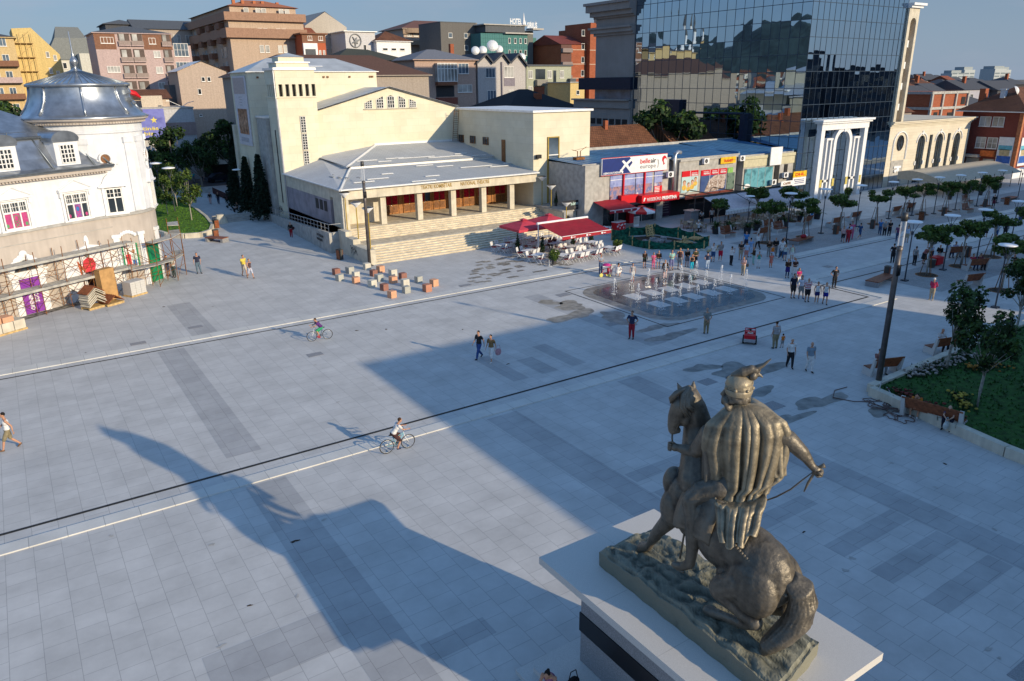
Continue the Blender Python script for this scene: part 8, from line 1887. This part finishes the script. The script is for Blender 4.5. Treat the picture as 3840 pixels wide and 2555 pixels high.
# ------------------------------------------------------------------ café terrace
AW = thing('awning','large red retractable awning over the white café chairs','awning',(39.5,51.6,0))
b = MB(); rws = []
for j in range(7):
    v = j / 6; rws.append([(5.6 * i / 14,3.5 * (1 - v) - .1,2.98 - .62 * v - .05 * math.sin(v * 3.1) + .012 * math.sin(i * 1.4)) for i in range(15)])
b.grid(rws); b.grid([[(5.6 * i / 28,-.1,2.36) for i in range(29)],[(5.6 * i / 28,-.13 + .02 * (i % 2),2.08) for i in range(29)]]); b.build('canvas',M['red'],AW)
b = MB(); b.tube([(0,-.12,2.38),(5.6,-.12,2.38)],.03,6);
for k in range(3): x = 1.0 + 1.75 * k; b.ball((x,-.15,2.22),(.1,.02,.1),10); b.box(x + .16,-.15,2.19,x + .45,-.14,2.24)
b.build('valance_print',M['white'],AW)
b = MB(); b.tube([(-.15,3.5,3.02),(5.75,3.5,3.02)],.12,10); b.tube([(0,3.5,0),(0,3.5,2.95)],.06,8); b.tube([(5.6,3.5,0),(5.6,3.5,2.95)],.06,8); b.box(-.3,3.2,0,.3,3.8,.06); b.box(5.3,3.2,0,5.9,3.8,.06); b.build('frame',M['white'],AW)
def parasol(lab,x,y,h,r_,m,sq=True,rz=0.):
    t = thing('parasol',lab,'parasol',(x,y,0),rz); b = MB(); n = 4 if sq else 8
    rim = [(r_ * math.cos(2 * math.pi * (k + .5) / n),r_ * math.sin(2 * math.pi * (k + .5) / n),h - .55 * r_ / 2.1) for k in range(n)]
    for k in range(n):
        p,p2 = rim[k],rim[(k + 1) % n]; mid = tuple((p[i] + p2[i]) / 2 * (1 if i < 2 else 1) for i in range(3)); b.add([(0,0,h),p,mid,p2],[(0,1,2),(0,2,3)],k % 2 if not sq else 0); b.add([p,p2,(p2[0],p2[1],p2[2] - .22),(p[0],p[1],p[2] - .22)],[(0,1,2,3)],k % 2 if not sq else 0)
    b.add([(.35,.35,h - .02),(-.35,.35,h - .02),(-.35,-.35,h - .02),(.35,-.35,h - .02),(0,0,h + .12)],[(0,1,4),(1,2,4),(2,3,4),(3,0,4)]); b.build('canopy',m,t)
    b = MB(); b.tube([(0,0,0),(0,0,h)],.035,8); b.lathe([(0,.08),(.32,.08),(.35,0)],(0,0,0),14); b.build('pole',M['alu'],t)
parasol('square faded red parasol left of the red awning',39.6,57.6,3.05,2.35,M['redpink']); parasol('square faded red parasol behind the red awning',43.0,58.2,3.1,2.35,M['redpink'])
parasol('round red and white ice-cream parasol before the kiosk',56.3,59.4,2.45,1.55,[M['redgloss'],M['white']],False)
b = MB(); b.lathe([(.06,.3),(.32,.9),(.24,1.9),(.06,2.7),(0,2.8)],(0,0,0),10); o = b.build('closed_parasol',M['red'],None,True); o.location = (54.4,64.3,2.45); tag(o,'closed dark red parasol standing on the kiosk terrace','parasol')
SA = thing('awning','smaller red awning fixed over the kiosk front','awning',(51.6,59.2,0)); b = MB(); b.quad((0,0,2.45),(3.8,0,2.45),(3.8,3.3,3.2),(0,3.3,3.2)); b.box(0,-.02,2.12,3.8,0,2.44); b.build('canvas',M['red'],SA)
b = MB(); b.box(0,-.03,2.4,3.8,-.021,2.47)
for k in range(3): b.ball((.7 + 1.15 * k,-.03,2.27),(.1,.02,.1),8)
b.tube([(.1,3.4,0),(.1,3.4,3.1)],.05,6); b.tube([(3.7,3.4,0),(3.7,3.4,3.1)],.05,6); b.build('frame',M['white'],SA)
def slat_chair():
    t = thing('chair','c','chair',(0,0,0)); b = MB()
    for s in (-.2,.2): b.tube([(s,-.2,0),(s,.2,.46),(s,.32,.95)],.02,5); b.tube([(s,.25,0),(s,-.2,.45)],.02,5)
    b.build('frame',M['white'],t); b = MB(); b.box(-.22,-.22,.44,.22,.2,.485); b.build('seat',M['red'],t)
    b = MB(); [b.cbox((0,.245 + .03 * k,.58 + .1 * k),(.46,.02,.085),0,0,R(-15)) for k in range(4)]; b.build('backrest',M['white'],t)
    return t
sc = slat_chair(); ta = thing('cafe_table','t','table',(0,0,0)); b = MB(); b.box(-.62,-.38,.70,.62,.38,.74); b.build('table_top',M['white'],ta); b = MB()
for s in (-.45,.45): b.tube([(s,-.3,0),(s,.3,.7)],.022,5); b.tube([(s,.3,0),(s,-.3,.7)],.022,5)
b.build('leg',M['white'],ta)
SP = ['leftmost at the edge of the steps','behind the leftmost, by a cypress','third back by the steps','under the faded parasol','left front, before two cypresses','middle left under the awning','front small one left of the round bush','front, right of the round bush','middle of the front','right of the middle front','far right beside a round bush','right, second row','centre of the second row','under the awning right end','with the seated couple','at the back near the kiosk']
TB = [(37.8,58.7),(39.9,59.6),(41.8,59.8),(43.6,59.3),(38.4,55.2),(40.4,57.2),(38.1,53.2),(39.7,51.7),(41.3,51.6),(42.9,51.7),(45.3,51.8),(45.3,54.6),(42.6,54.1),(44.9,57.2),(42.3,56.3),(51.2,59.6)]
first = [1,1]
for i,(x,y) in enumerate(TB):
    a = R(18 + 7 * math.sin(i * 2.1)); t = ta if first[0] else copy_tree(ta); first[0] = 0; t.location = (x,y,0); t.rotation_euler = (0,0,a); t['label'] = 'white folding café table, ' + SP[i]; t['group'] = 'white café tables'
    for k,(dx,dy,r_) in enumerate(((-.32,-.62,180),(.32,-.64,176),(-.34,.64,4),(.33,.62,-3))):
        if i in (6,15) and k % 2: continue
        p = Matrix.Rotation(a,2) @ Vector((dx,dy)); o = sc if first[1] else copy_tree(sc); first[1] = 0; o.location = (x + p.x,y + p.y,0); o.rotation_euler = (0,0,a + R(r_ + 8 * math.sin(i * 3 + k)))
        o['label'] = 'white slatted chair with red seat at a café table'; o['group'] = 'white slatted café chairs'
seat('man in maroon T-shirt leaning over a table under the awning',42.75,56.9,215,pose='lean',s=1.,top=('tee',(.10,.015,.03)),bot=('shorts','g')); seat('woman in dusty red top sitting across from the man in maroon',41.8,56.6,20,pose='lean',s=1.,top=('tee',(.22,.06,.06)),bot=('trousers','k'),hair=('bun','k'),fem=True)
def bush(lab,x,y,kind,s=1.,pot=True,z=0.):
    t = thing('potted_bush',lab,'plant',(x,y,z)); q = random.Random(int(x * 10)); b = MB()
    if kind == 'cyp': leaves(b,[((0,0,.55 + .2 * k),(.28 * (1 - k / 8),.28 * (1 - k / 8),.22)) for k in range(7)],500,.12,q,0,1); lf = ('leaf_d','leaf_d')
    elif kind == 'dry': leaves(b,[((.2 * math.cos(k),.2 * math.sin(k),.5 + .1 * (k % 3)),(.3,.3,.35)) for k in range(6)],300,.12,q,0,1); lf = ('soil','bark')
    elif kind == 'palm':
        for k in range(46):
            a = q.uniform(0,6.28); L_ = q.uniform(.6,1.1); e = q.uniform(.5,1.4); P_ = [(L_ * u * math.cos(a) * math.cos(e * .8),L_ * u * math.sin(a) * math.cos(e * .8),.6 + L_ * u * math.sin(e) - .5 * u * u * L_) for u in (0,.4,.75,1)]
            sd = Vector((-math.sin(a),math.cos(a),0)) * .06
            for p,p2 in zip(P_,P_[1:]): p,p2 = Vector(p),Vector(p2); b.add([p - sd,p + sd,p2 + sd * .7,p2 - sd * .7],[(0,1,2,3)],k % 2)
        lf = ('leaf_d','leaf_a')
    else: leaves(b,[((0,0,.78),(.46,.46,.46))] + [((.3 * math.cos(k * 1.3),.3 * math.sin(k * 1.3),.78 + .25 * math.sin(k * 2.1)),(.2,.2,.2)) for k in range(9)],900,.13,q,0,1); lf = ('leaf_a','leaf_b')
    b.build('foliage',[M[lf[0]],M[lf[1]]],t); b = MB(); w_ = .36 if kind == 'palm' else .2; b.lathe([(0,0),(w_ * .8,0),(w_,.42 if kind != 'palm' else .62),(0,.4 if kind != 'palm' else .6)],(0,0,0),12); b.build('pot',M['ink'] if kind == 'palm' else M['steel'],t); t.scale = (s,) * 3
for a in (('slim potted cypress at the left of the café chairs',38.7,57.3,'cyp',1.05),('slim potted cypress in the middle of the café chairs',39.8,54.9,'cyp',1.1),('slim potted cypress right of the red awning',46.6,56.1,'cyp',1.0),('slim potted cypress hidden under the awning',44.4,56.2,'cyp',.9),('round green bush at the front of the café',38.7,51.6,'ball',1.1),('round green bush at the right of the café',46.2,51.8,'ball',1.05),
          ('upright dry conifer on the kiosk terrace, left',49.7,66.0,'cyp',.9,1,2.3),('second upright conifer on the kiosk terrace',51.2,66.4,'cyp',.95,1,2.3),('brown dried bush on the kiosk terrace',52.6,64.8,'dry',1.2,1,2.4),('dry conifer by the poster shop window',57.5,62.6,'cyp',.9,1,2.4),('small green plant low on the stair wall',49.2,63.2,'dry',.6,1,1.2),
          ('big dark planter with spiky palm, leftmost before the awning',60.6,52.7,'palm',1.2),('dark planter with spiky palm, second before the awning',62.0,52.2,'palm',1.25),('dark planter with spiky palm behind the first bench',63.1,50.7,'palm',1.1),('dark planter with spiky palm beside the table rows',65.4,51.4,'palm',1.1),('dark planter with spiky palm near the middle lamp',69.4,50.9,'palm',1.1),('dark planter with spiky palm at the awning end',73.2,51.6,'palm',1.2),('dark planter with spiky palm past the awning',76.4,51.8,'palm',1.1),
          ('round clipped shrub at the portal foot',93.3,59.0,'ball',1.2),('boxed hedge plant before the canopy, first',102.5,50.3,'ball',1.3),('boxed hedge plant before the canopy, second',106.0,50.0,'ball',1.3),('boxed hedge plant before the canopy, third',109.5,49.8,'ball',1.3),('boxed hedge plant before the canopy, fourth',113.0,49.6,'ball',1.3)): bush(*a)
WA = []
for lab,x,w_ in (('white awning with striped valance over the dark café, nearer half',63.4,5.2),('white awning with striped valance over the dark café, farther half',68.7,9.6)):
    t = thing('awning',lab,'awning',(x,54,0)); b = MB(); rws = []
    for j in range(6): rws.append([(w_ * i / 16,3.2 * j / 5,2.05 + .95 * j / 5 - .06 * math.sin(j * .63) + .015 * math.sin(i * 1.9)) for i in range(17)])
    b.grid(rws); b.build('canvas',paint((.56,.50,.52),.8),t); b = MB(); n = int(w_ / .12)
    for k in range(n): b.box(.12 * k,-.02,1.5 + .03 * (k % 2),.12 * k + .12,0,1.85,k % 2)
    b.box(0,-.03,1.85,w_,.01,2.06,0); b.build('valance',[M['white'],paint((.30,.28,.30))],t)
    b = MB()
    for xx in (.1,w_ - .1): b.tube([(xx,3.2,0),(xx,3.2,3)],.06,6); b.tube([(xx,.1,0),(xx,.1,2.0)],.04,6)
    b.tube([(0,3.25,3.02),(w_,3.25,3.02)],.06,6); b.build('frame',M['steel'],t)
MK = thing('pergola','grey steel pergola with dark panels linking shops and awnings','pergola',(0,0,0)); b = MB()
for x in (62.9,66,70,74): b.tube([(x,58.0,0),(x,58.0,3.0)],.06,6); b.tube([(x,58,3.0),(x,61.8,3.1)],.06,6)
b.box(62.8,57.9,2.95,76,58.05,3.1); b.box(64,60.5,2.3,72,60.6,2.85,1); b.box(63.5,59.4,.1,84,59.5,2.0,2); b.box(62.0,57.6,.05,63.2,58.6,1.5,3); b.box(61.9,57.5,1.5,63.3,58.7,1.6,4); b.build('frame',[M['steel'],M['brickdark'],M['black'],M['granite_dark'],M['alu']],MK)
dk = thing('bistro_table','t','table',(0,0,0)); b = MB(); b.box(-.4,-.4,.70,.4,.4,.74); b.build('table_top',paint((.46,.40,.33)),dk); b = MB(); b.tube([(0,0,0),(0,0,.7)],.04,6); b.box(-.25,-.25,0,.25,.25,.03); b.build('base',M['steel'],dk)
dc = thing('bistro_chair','c','chair',(0,0,0)); b = MB(); [b.tube([(x,y,0),(x,y,.45 if y < 0 else .9)],.02,5) for x in (-.2,.2) for y in (-.2,.2)]; b.build('leg',M['wood_dark'],dc); b = MB(); b.box(-.23,-.23,.43,.23,.23,.48); b.build('seat',paint((.3,.22,.15)),dc); b = MB(); b.box(-.22,.18,.55,.22,.22,.92); b.build('backrest',paint((.34,.27,.19)),dc)
f2 = [1,1]
for i,(x,y) in enumerate(((60.0,54.6),(60.6,56.6),(64.0,53.0),(65.8,53.1),(67.2,52.7),(69.4,53.2),(71.2,53.2),(73.6,53.4),(75.8,53.6),(66.5,55.2),(70.2,55.4))):
    t = dk if f2[0] else copy_tree(dk); f2[0] = 0; t.location = (x,y,0); t['label'] = 'small square beige bistro table before the dark café'; t['group'] = 'bistro tables'
    for k in range(4):
        a = R(90 * k + 20); o = dc if f2[1] else copy_tree(dc); f2[1] = 0; o.location = (x + .62 * math.cos(a),y + .62 * math.sin(a),0); o.rotation_euler = (0,0,a - R(90)); o['label'] = 'brown bistro chair at a small square table'; o['group'] = 'brown bistro chairs'
seat('white-haired man in white shirt alone at a bistro table',59.6,54.2,20,s=1.,top=('tee','w'),bot=('trousers','k'),hair=('short','w')); seat('woman in dark top among the bistro tables',70.9,52.3,90,s=1.,top=('tee','br'),bot=('trousers','k'),hair=('long','b'),fem=True); seat('man in blue shirt sitting at the far bistro tables',75.2,51.7,60,s=1.,top=('tee','sb'),bot=('trousers','k'))
person('waiter in white shirt standing in the dark café entrance',64.9,57.2,230,'stand',1.,('tee','w'),('trousers','k')); person('waiter in white shirt bending at the counter',63.6,57.4,200,'bow',1.,('tee','w'),('trousers','k'))
FZ = thing('ice_cream_freezer','red ice-cream freezer with white patches by the red awning','freezer',(53.2,59.9,0),R(8)); b = MB(); b.box(0,0,.08,1.5,.7,.9,0); b.box(-.02,-.02,.9,1.52,.72,.98,1)
for k in range(7): b.ball((.2 + .2 * k,-.01,.5 + .22 * math.sin(k * 2.2)),(.09 + .05 * (k % 3 == 0),.02,.1),8,1)
b.build('cabinet',[M['redgloss'],M['white']],FZ)
t = thing('terrace_table','white table with folding chairs on the kiosk terrace','table',(55.3,65.0,2.45)); b = MB(); b.box(-.5,-.4,.7,.5,.4,.74); b.tube([(-.4,0,0),(.4,0,.7)],.03,5); b.tube([(.4,0,0),(-.4,0,.7)],.03,5); b.build('table_top',M['white'],t)
for dx in (-.9,.9): copy_tree(sc,(55.3 + dx,65.0,2.45),R(-90 if dx < 0 else 90) + 3.14,'white slatted chair on the kiosk terrace',1.,'terrace chairs')
# ------------------------------------------------------------------ fenced pit
NT = thing('net_fence','green construction netting strung round a pit beside the fountain','fence',(0,0,0)); PP = [(49.7,56.6,1.1),(49.4,53.2,.95),(49.7,51.2,.85),(51.5,49.7,.8),(53.8,48.1,.75),(55.3,48.9,.95),(55.8,51.2,1.0),(55.8,53.4,1.1),(55.2,56.2,1.1),(52.6,57.2,.95)]
rws = [[],[],[],[]]; n = len(PP)
for i in range(n):
    p,p2 = PP[i],PP[(i + 1) % n]
    for k in range(8):
        t = k / 8; sag = .22 * math.sin(t * math.pi); x,y,h_ = p[0] + (p2[0] - p[0]) * t,p[1] + (p2[1] - p[1]) * t,p[2] + (p2[2] - p[2]) * t
        for j in range(4): z = (h_ - sag) * j / 3 + .02; rws[j].append((x + .07 * math.sin(k * 1.9 + j * 2 + i),y + .07 * math.cos(k * 2.3 + j * 1.7),z))
b = MB(); b.grid(rws,close=True); b.build('netting',mat('green_netting',(.008,.12,.075),.7,var=.35,scale=3,trans=.25),NT)
b = MB(); [b.box(p[0] - .05,p[1] - .05,0,p[0] + .05,p[1] + .05,p[2] + .08) for p in PP]; b.build('stake',M['lumber'],NT)
flat('pit_floor',[(p[0] * .86 + 52.8 * .14,p[1] * .86 + 52.6 * .14) for p in PP],.02,M['soil'])
b = MB(); [b.cbox((52.8 + .35 * math.cos(k * 2.4) * (k % 5),53.5 + .4 * math.sin(k * 1.7) * (k % 4),.12),(.5,.4,.3 + .1 * (k % 3)),k * .7,0,.2) for k in range(16)]; tag(b.build('rubble',M['granite_dark']),'heap of broken stone inside the green fenced pit','rubble',None,'stuff')
def pallet(lab,x,y,z,rz,s=1.,rx=0.):
    t = thing('pallet',lab,'pallet',(x,y,z),rz); b = MB()
    for k in range(5): b.box(-.6,-.5 + .22 * k,.11,.6,-.38 + .22 * k,.14)
    for xx in (-.58,-.06,.46): b.box(xx,-.5,.03,xx + .12,.5,.11)
    b.build('board',M['lumber'],t); t.scale = (s,) * 3; t.rotation_euler = (rx,0,rz); return t
pallet('wooden pallet standing upright at the back of the pit',53.6,55.4,.75,R(15),1.1,R(80)); pallet('wooden pallet lying on timber at the pit corner',54.6,49.9,.62,R(20),1.05); pallet('wooden pallet lower in the pit corner pile',53.2,50.1,.35,R(-10),1.1)
TS = thing('timber_stack','stack of raw boards across the right corner of the pit','timber',(53.2,50.5,.35));
for k in range(6): MB().cbox((.12 * k,.13 * k - .3,.12 * (k % 3)),(3.4 - .3 * (k % 2),.16,.09),R(28 + 3 * k)).build('board',M['lumber'],TS)
b = MB(); [b.tube([(53.3 + .2 * k,54.4,.1),(53.1 + .2 * k,55.3,1.5)],.04,5) for k in range(2)]; tag(b.build('prop',M['lumber']),'two pale timber props leaning on the upright pallet','timber prop')
b = MB(); [b.cbox((51.2 + .55 * k,48.9 - .28 * k + .1 * math.sin(k * 2),.06 + .03 * (k % 2)),(.5,.35,.12),.4 * k) for k in range(7)]; b.cbox((54.6,47.6,.08),(3.2,.2,.1),R(22),1); tag(b.build('kerb_stones',[M['stone'],M['lumber']]),'loose kerb stones and a plank along the pit edge','rubble',None,'stuff')
# ------------------------------------------------------------------ pallets by the palace
def ridge_tiles(lab,x,y,n):
    t = thing('roof_panel_stack',lab,'stack',(x,y,0),R(31)); b = MB()
    for yy_ in (-.45,.4): b.box(-.7,yy_,0,.7,yy_ + .1,.12)
    b.box(-.7,-.45,.12,.7,.5,.16); b.build('pallet',M['lumber'],t)
    for k in range(n):
        b = MB(); z = .2 + .16 * k + .02 * math.sin(k * 2); dx = .04 * math.sin(k * 1.7)
        for s in (-1,1): b.add([(dx,-.5,z + .5),(dx,.55,z + .5),(.68 * s + dx,.55,z + .02),(.68 * s + dx,-.5,z + .02),(dx,-.5,z + .55),(dx,.55,z + .55),(.70 * s + dx,.55,z + .07),(.70 * s + dx,-.5,z + .07)],[(0,1,2,3),(4,7,6,5),(0,3,7,4),(2,1,5,6),(3,2,6,7)],0 if k < n - 1 else 1)
        for j in range(6): [b.box(.02 + dx,-.5 + .2 * j,z + .5,.05 + dx,-.44 + .2 * j,z + .56,1) for _ in (0,)]
        b.build('panel',[M['stone'],M['bench']],t)
ridge_tiles('tall stack of peaked pale panels with brown slats on top',3.55,60.55,7); ridge_tiles('low peaked brown slatted panel on its own pallet',4.75,60.85,1)
b = MB(); b.box(-.6,-.3,.12,.6,.3,2.35); b.box(-.6,-.32,2.28,.6,.32,2.36); b.box(-.65,-.5,0,.65,.5,.12); o = b.build('cardboard_crate',mat('cardboard',(.46,.27,.11),.8,var=.1)); o.location = (4.75,62.6,0); o.rotation_euler = (0,0,R(31)); tag(o,'tall upright brown cardboard crate behind the peaked panels','crate')
t = thing('paver_pallet','pallet of grey wrapped paving blocks beside the cardboard crate','pallet',(6.6,62.7,0),R(31)); b = MB(); b.box(-.7,-.5,0,.7,.5,.12); b.build('pallet',M['lumber'],t); b = MB(); [b.box(-.66 + .45 * i,-.46,.13 + .17 * k,-.23 + .45 * i,.46,.29 + .17 * k) for i in range(3) for k in range(6)]; b.build('block',M['granite'],t)
t = thing('paver_pallet','pallet of pale and salmon stone blocks at the left edge','pallet',(-2.0,57.4,0),R(31)); b = MB(); b.box(-1.2,-.5,0,1.2,.5,.12); b.build('pallet',M['lumber'],t); b = MB()
for k in range(3): b.box(-1.15 + .78 * k,-.46,.13,-.42 + .78 * k,.46,.75,0)
b.box(-1.1,-.4,.76,-.3,.4,1.15,1); b.box(-.2,-.4,.76,.5,.4,1.1,1); b.build('block',[M['stone'],cm[3]],t)
DB = [(-3.5,58.2),(1.0,61.2),(4.0,62.6),(4.2,63.9),(-3.5,59.6)]; flat('debris_strip',DB,.012,mat('plaster_debris',(.22,.21,.19),.95,var=.4,scale=3,bump=.6))
# ------------------------------------------------------------------ toys, street end
TC = thing('toy_tricycle','pink toddler tricycle with canopy and yellow wheels','tricycle',(39.45,45.6,0),R(-15)); b = MB()
for x,y,r_ in ((-.35,0,.16),(.28,-.2,.12),(.28,.2,.12)):
    w_ = MB(); w_.T = Matrix.Translation((x,y,r_)) @ Matrix.Rotation(R(90),4,'X'); w_.lathe([(0,.03),(r_ * .6,.03),(r_,.03),(r_,-.03),(0,-.03)],(0,0,0),14); w_.build('wheel',paint((.62,.58,.15)),TC)
b.box(-.1,-.16,.25,.3,.16,.32); b.box(.22,-.16,.3,.3,.16,.7); b.tube([(-.35,0,.16),(-.2,0,.6)],.03,6); b.tube([(-.22,-.18,.62),(-.22,.18,.62)],.025,6); b.tube([(.3,0,.6),(.32,0,1.0)],.02,5); b.build('frame',M['redpink'],TC); b = MB(); b.lathe([(.36,0),(.26,.12),(0,.18)],(.1,0,.95),12); b.build('canopy',paint((.55,.03,.22)),TC)
TY = thing('toy_car','red and grey ride-on toy jeep with a small driver','toy car',(36.0,28.0,0),R(38)); b = MB(); b.box(-.62,-.34,.16,.62,.34,.36,1); b.box(-.62,-.33,.36,-.2,.33,.58,0); b.box(.15,-.33,.36,.62,.33,.56,0); b.box(-.2,-.33,.36,.15,-.27,.5,0); b.box(-.2,.27,.36,.15,.33,.5,0); b.tube([(.15,-.3,.5),(.08,-.3,.85),(.08,.3,.85),(.15,.3,.5)],.025,5,2); b.tube([(-.3,-.3,.5),(-.3,-.3,.95),(-.3,.3,.95),(-.3,.3,.5)],.03,5,0); b.build('body',[M['redgloss'],paint((.36,.36,.38)),M['black']],TY)
for x in (-.4,.4):
    for y in (-.36,.36): w_ = MB(); w_.T = Matrix.Translation((x,y,.15)) @ Matrix.Rotation(R(90),4,'X'); w_.lathe([(0,.06),(.09,.06),(.15,.06),(.15,-.06),(0,-.06)],(0,0,0),14); w_.build('wheel',M['rubber'],TY)
seat('small boy in white T-shirt driving the red toy jeep',35.95,27.95,38,s=.62,top=('tee','w'),bot=('shorts','n'),kid=True,hair=('short','k'),z=.02)
b = MB(); q = random.Random(3)
for k in range(5): b.box(20.2 - .2 * k,91.6 + .4 * k,0,24.2,92.0 + .4 * k,.13 * (k + 1)); b.box(19.6,120 + .4 * k,0,26,120.4 + .4 * k,.14 * (k + 1))
tag(b.build('street_steps',M['concrete']),'two flights of grey steps leading up the side street','steps')
b = MB(); rws = [[(20.0 + .75 * math.cos(a * .52) * (1 - .12 * j) + q.gauss(0,.03),91.6 + .55 * math.sin(a * .52) * (1 - .1 * j) + q.gauss(0,.03),.34 * j) for a in range(12)] for j in range(4)]; b.grid(rws,close=True); b.add(rws[3],[tuple(range(12))]); tag(b.build('rock_block',M['stone']),'rough pale rock block standing by the street steps','rock')
for lab,x,y,rz,c in (('white car parked at the top of the side street',22.2,131.5,80,(.6,.6,.6)),('dark car parked under the trees up the street',29.6,133.5,10,(.02,.03,.05)),('blue-grey car half hidden by the spruces',33.5,131.5,15,(.16,.24,.32))):
    t = thing('parked_car',lab,'car',(x,y,0),R(rz)); b = MB(); pr = [(-2.1,.35),(-2.05,.8),(-1.3,.9),(-.7,1.4),(.8,1.42),(1.4,.95),(2.05,.85),(2.15,.4)]; b.wallpoly(pr,-.82,.82,0); b.wallpoly([(-1.15,.92),(-.65,1.33),(.75,1.35),(1.2,.95)],-.84,.84,1); b.build('body',[paint(c,.3),M['pane']],t)
    for wx in (-1.3,1.3):
        for wy in (-.8,.8): w_ = MB(); w_.T = Matrix.Translation((wx,wy,.32)) @ Matrix.Rotation(R(90),4,'X'); w_.lathe([(0,.1),(.2,.1),(.32,.1),(.32,-.1),(0,-.1)],(0,0,0),14); w_.build('wheel',M['rubber'],t)
t = thing('market_kiosk','small street kiosk with pale tent roof at the end of the street','kiosk',(30.5,138,0)); b = MB(); b.box(-1.8,-1.5,0,1.8,1.5,2.6); b.build('wall',M['black'],t); b = MB(); b.add([(-2.2,-2,2.6),(2.2,-2,2.6),(2.2,2,2.6),(-2.2,2,2.6),(0,0,4.2)],[(0,1,4),(1,2,4),(2,3,4),(3,0,4)]); b.build('roof',M['stone'],t)
t = thing('street_stall','small red folding stall with a dark bin where people gather','stall',(64.8,32.0,0)); b = MB(); b.box(-.5,-.35,.1,.5,.35,.75); b.build('counter',M['redgloss'],t); b = MB(); b.lathe([(0,0),(.28,0),(.32,.7),(0,.7)],(-1.1,-.2,0),12); b.build('bin',M['steel'],t)
b = MB(); b.box(-.4,-.03,0,.4,.03,1.1); b.box(-.34,-.04,.25,.34,-.03,1.0,1); o = b.build('menu_board',[M['white'],M['granite']]); o.location = (56.9,60.8,0); tag(o,'white framed notice board beside the ice-cream parasol','notice board')
b = MB(); b.lathe([(0,0),(.36,0),(.36,.06),(.06,.08),(.05,.55),(0,.56)],(0,0,0),14); o = b.build('umbrella_stand',M['alu']); o.location = (38.0,51.4,0); tag(o,'round metal parasol foot left empty before the café','parasol base')
RF = MB(); RF.box(25.3,104.5,0,25.36,119,.9); tag(RF.build('hedge_rail',mat('dark_red_hedge',(.05,.012,.015),.9,var=.4,scale=4)),'dark red clipped rail hedge below the spruces','hedge')
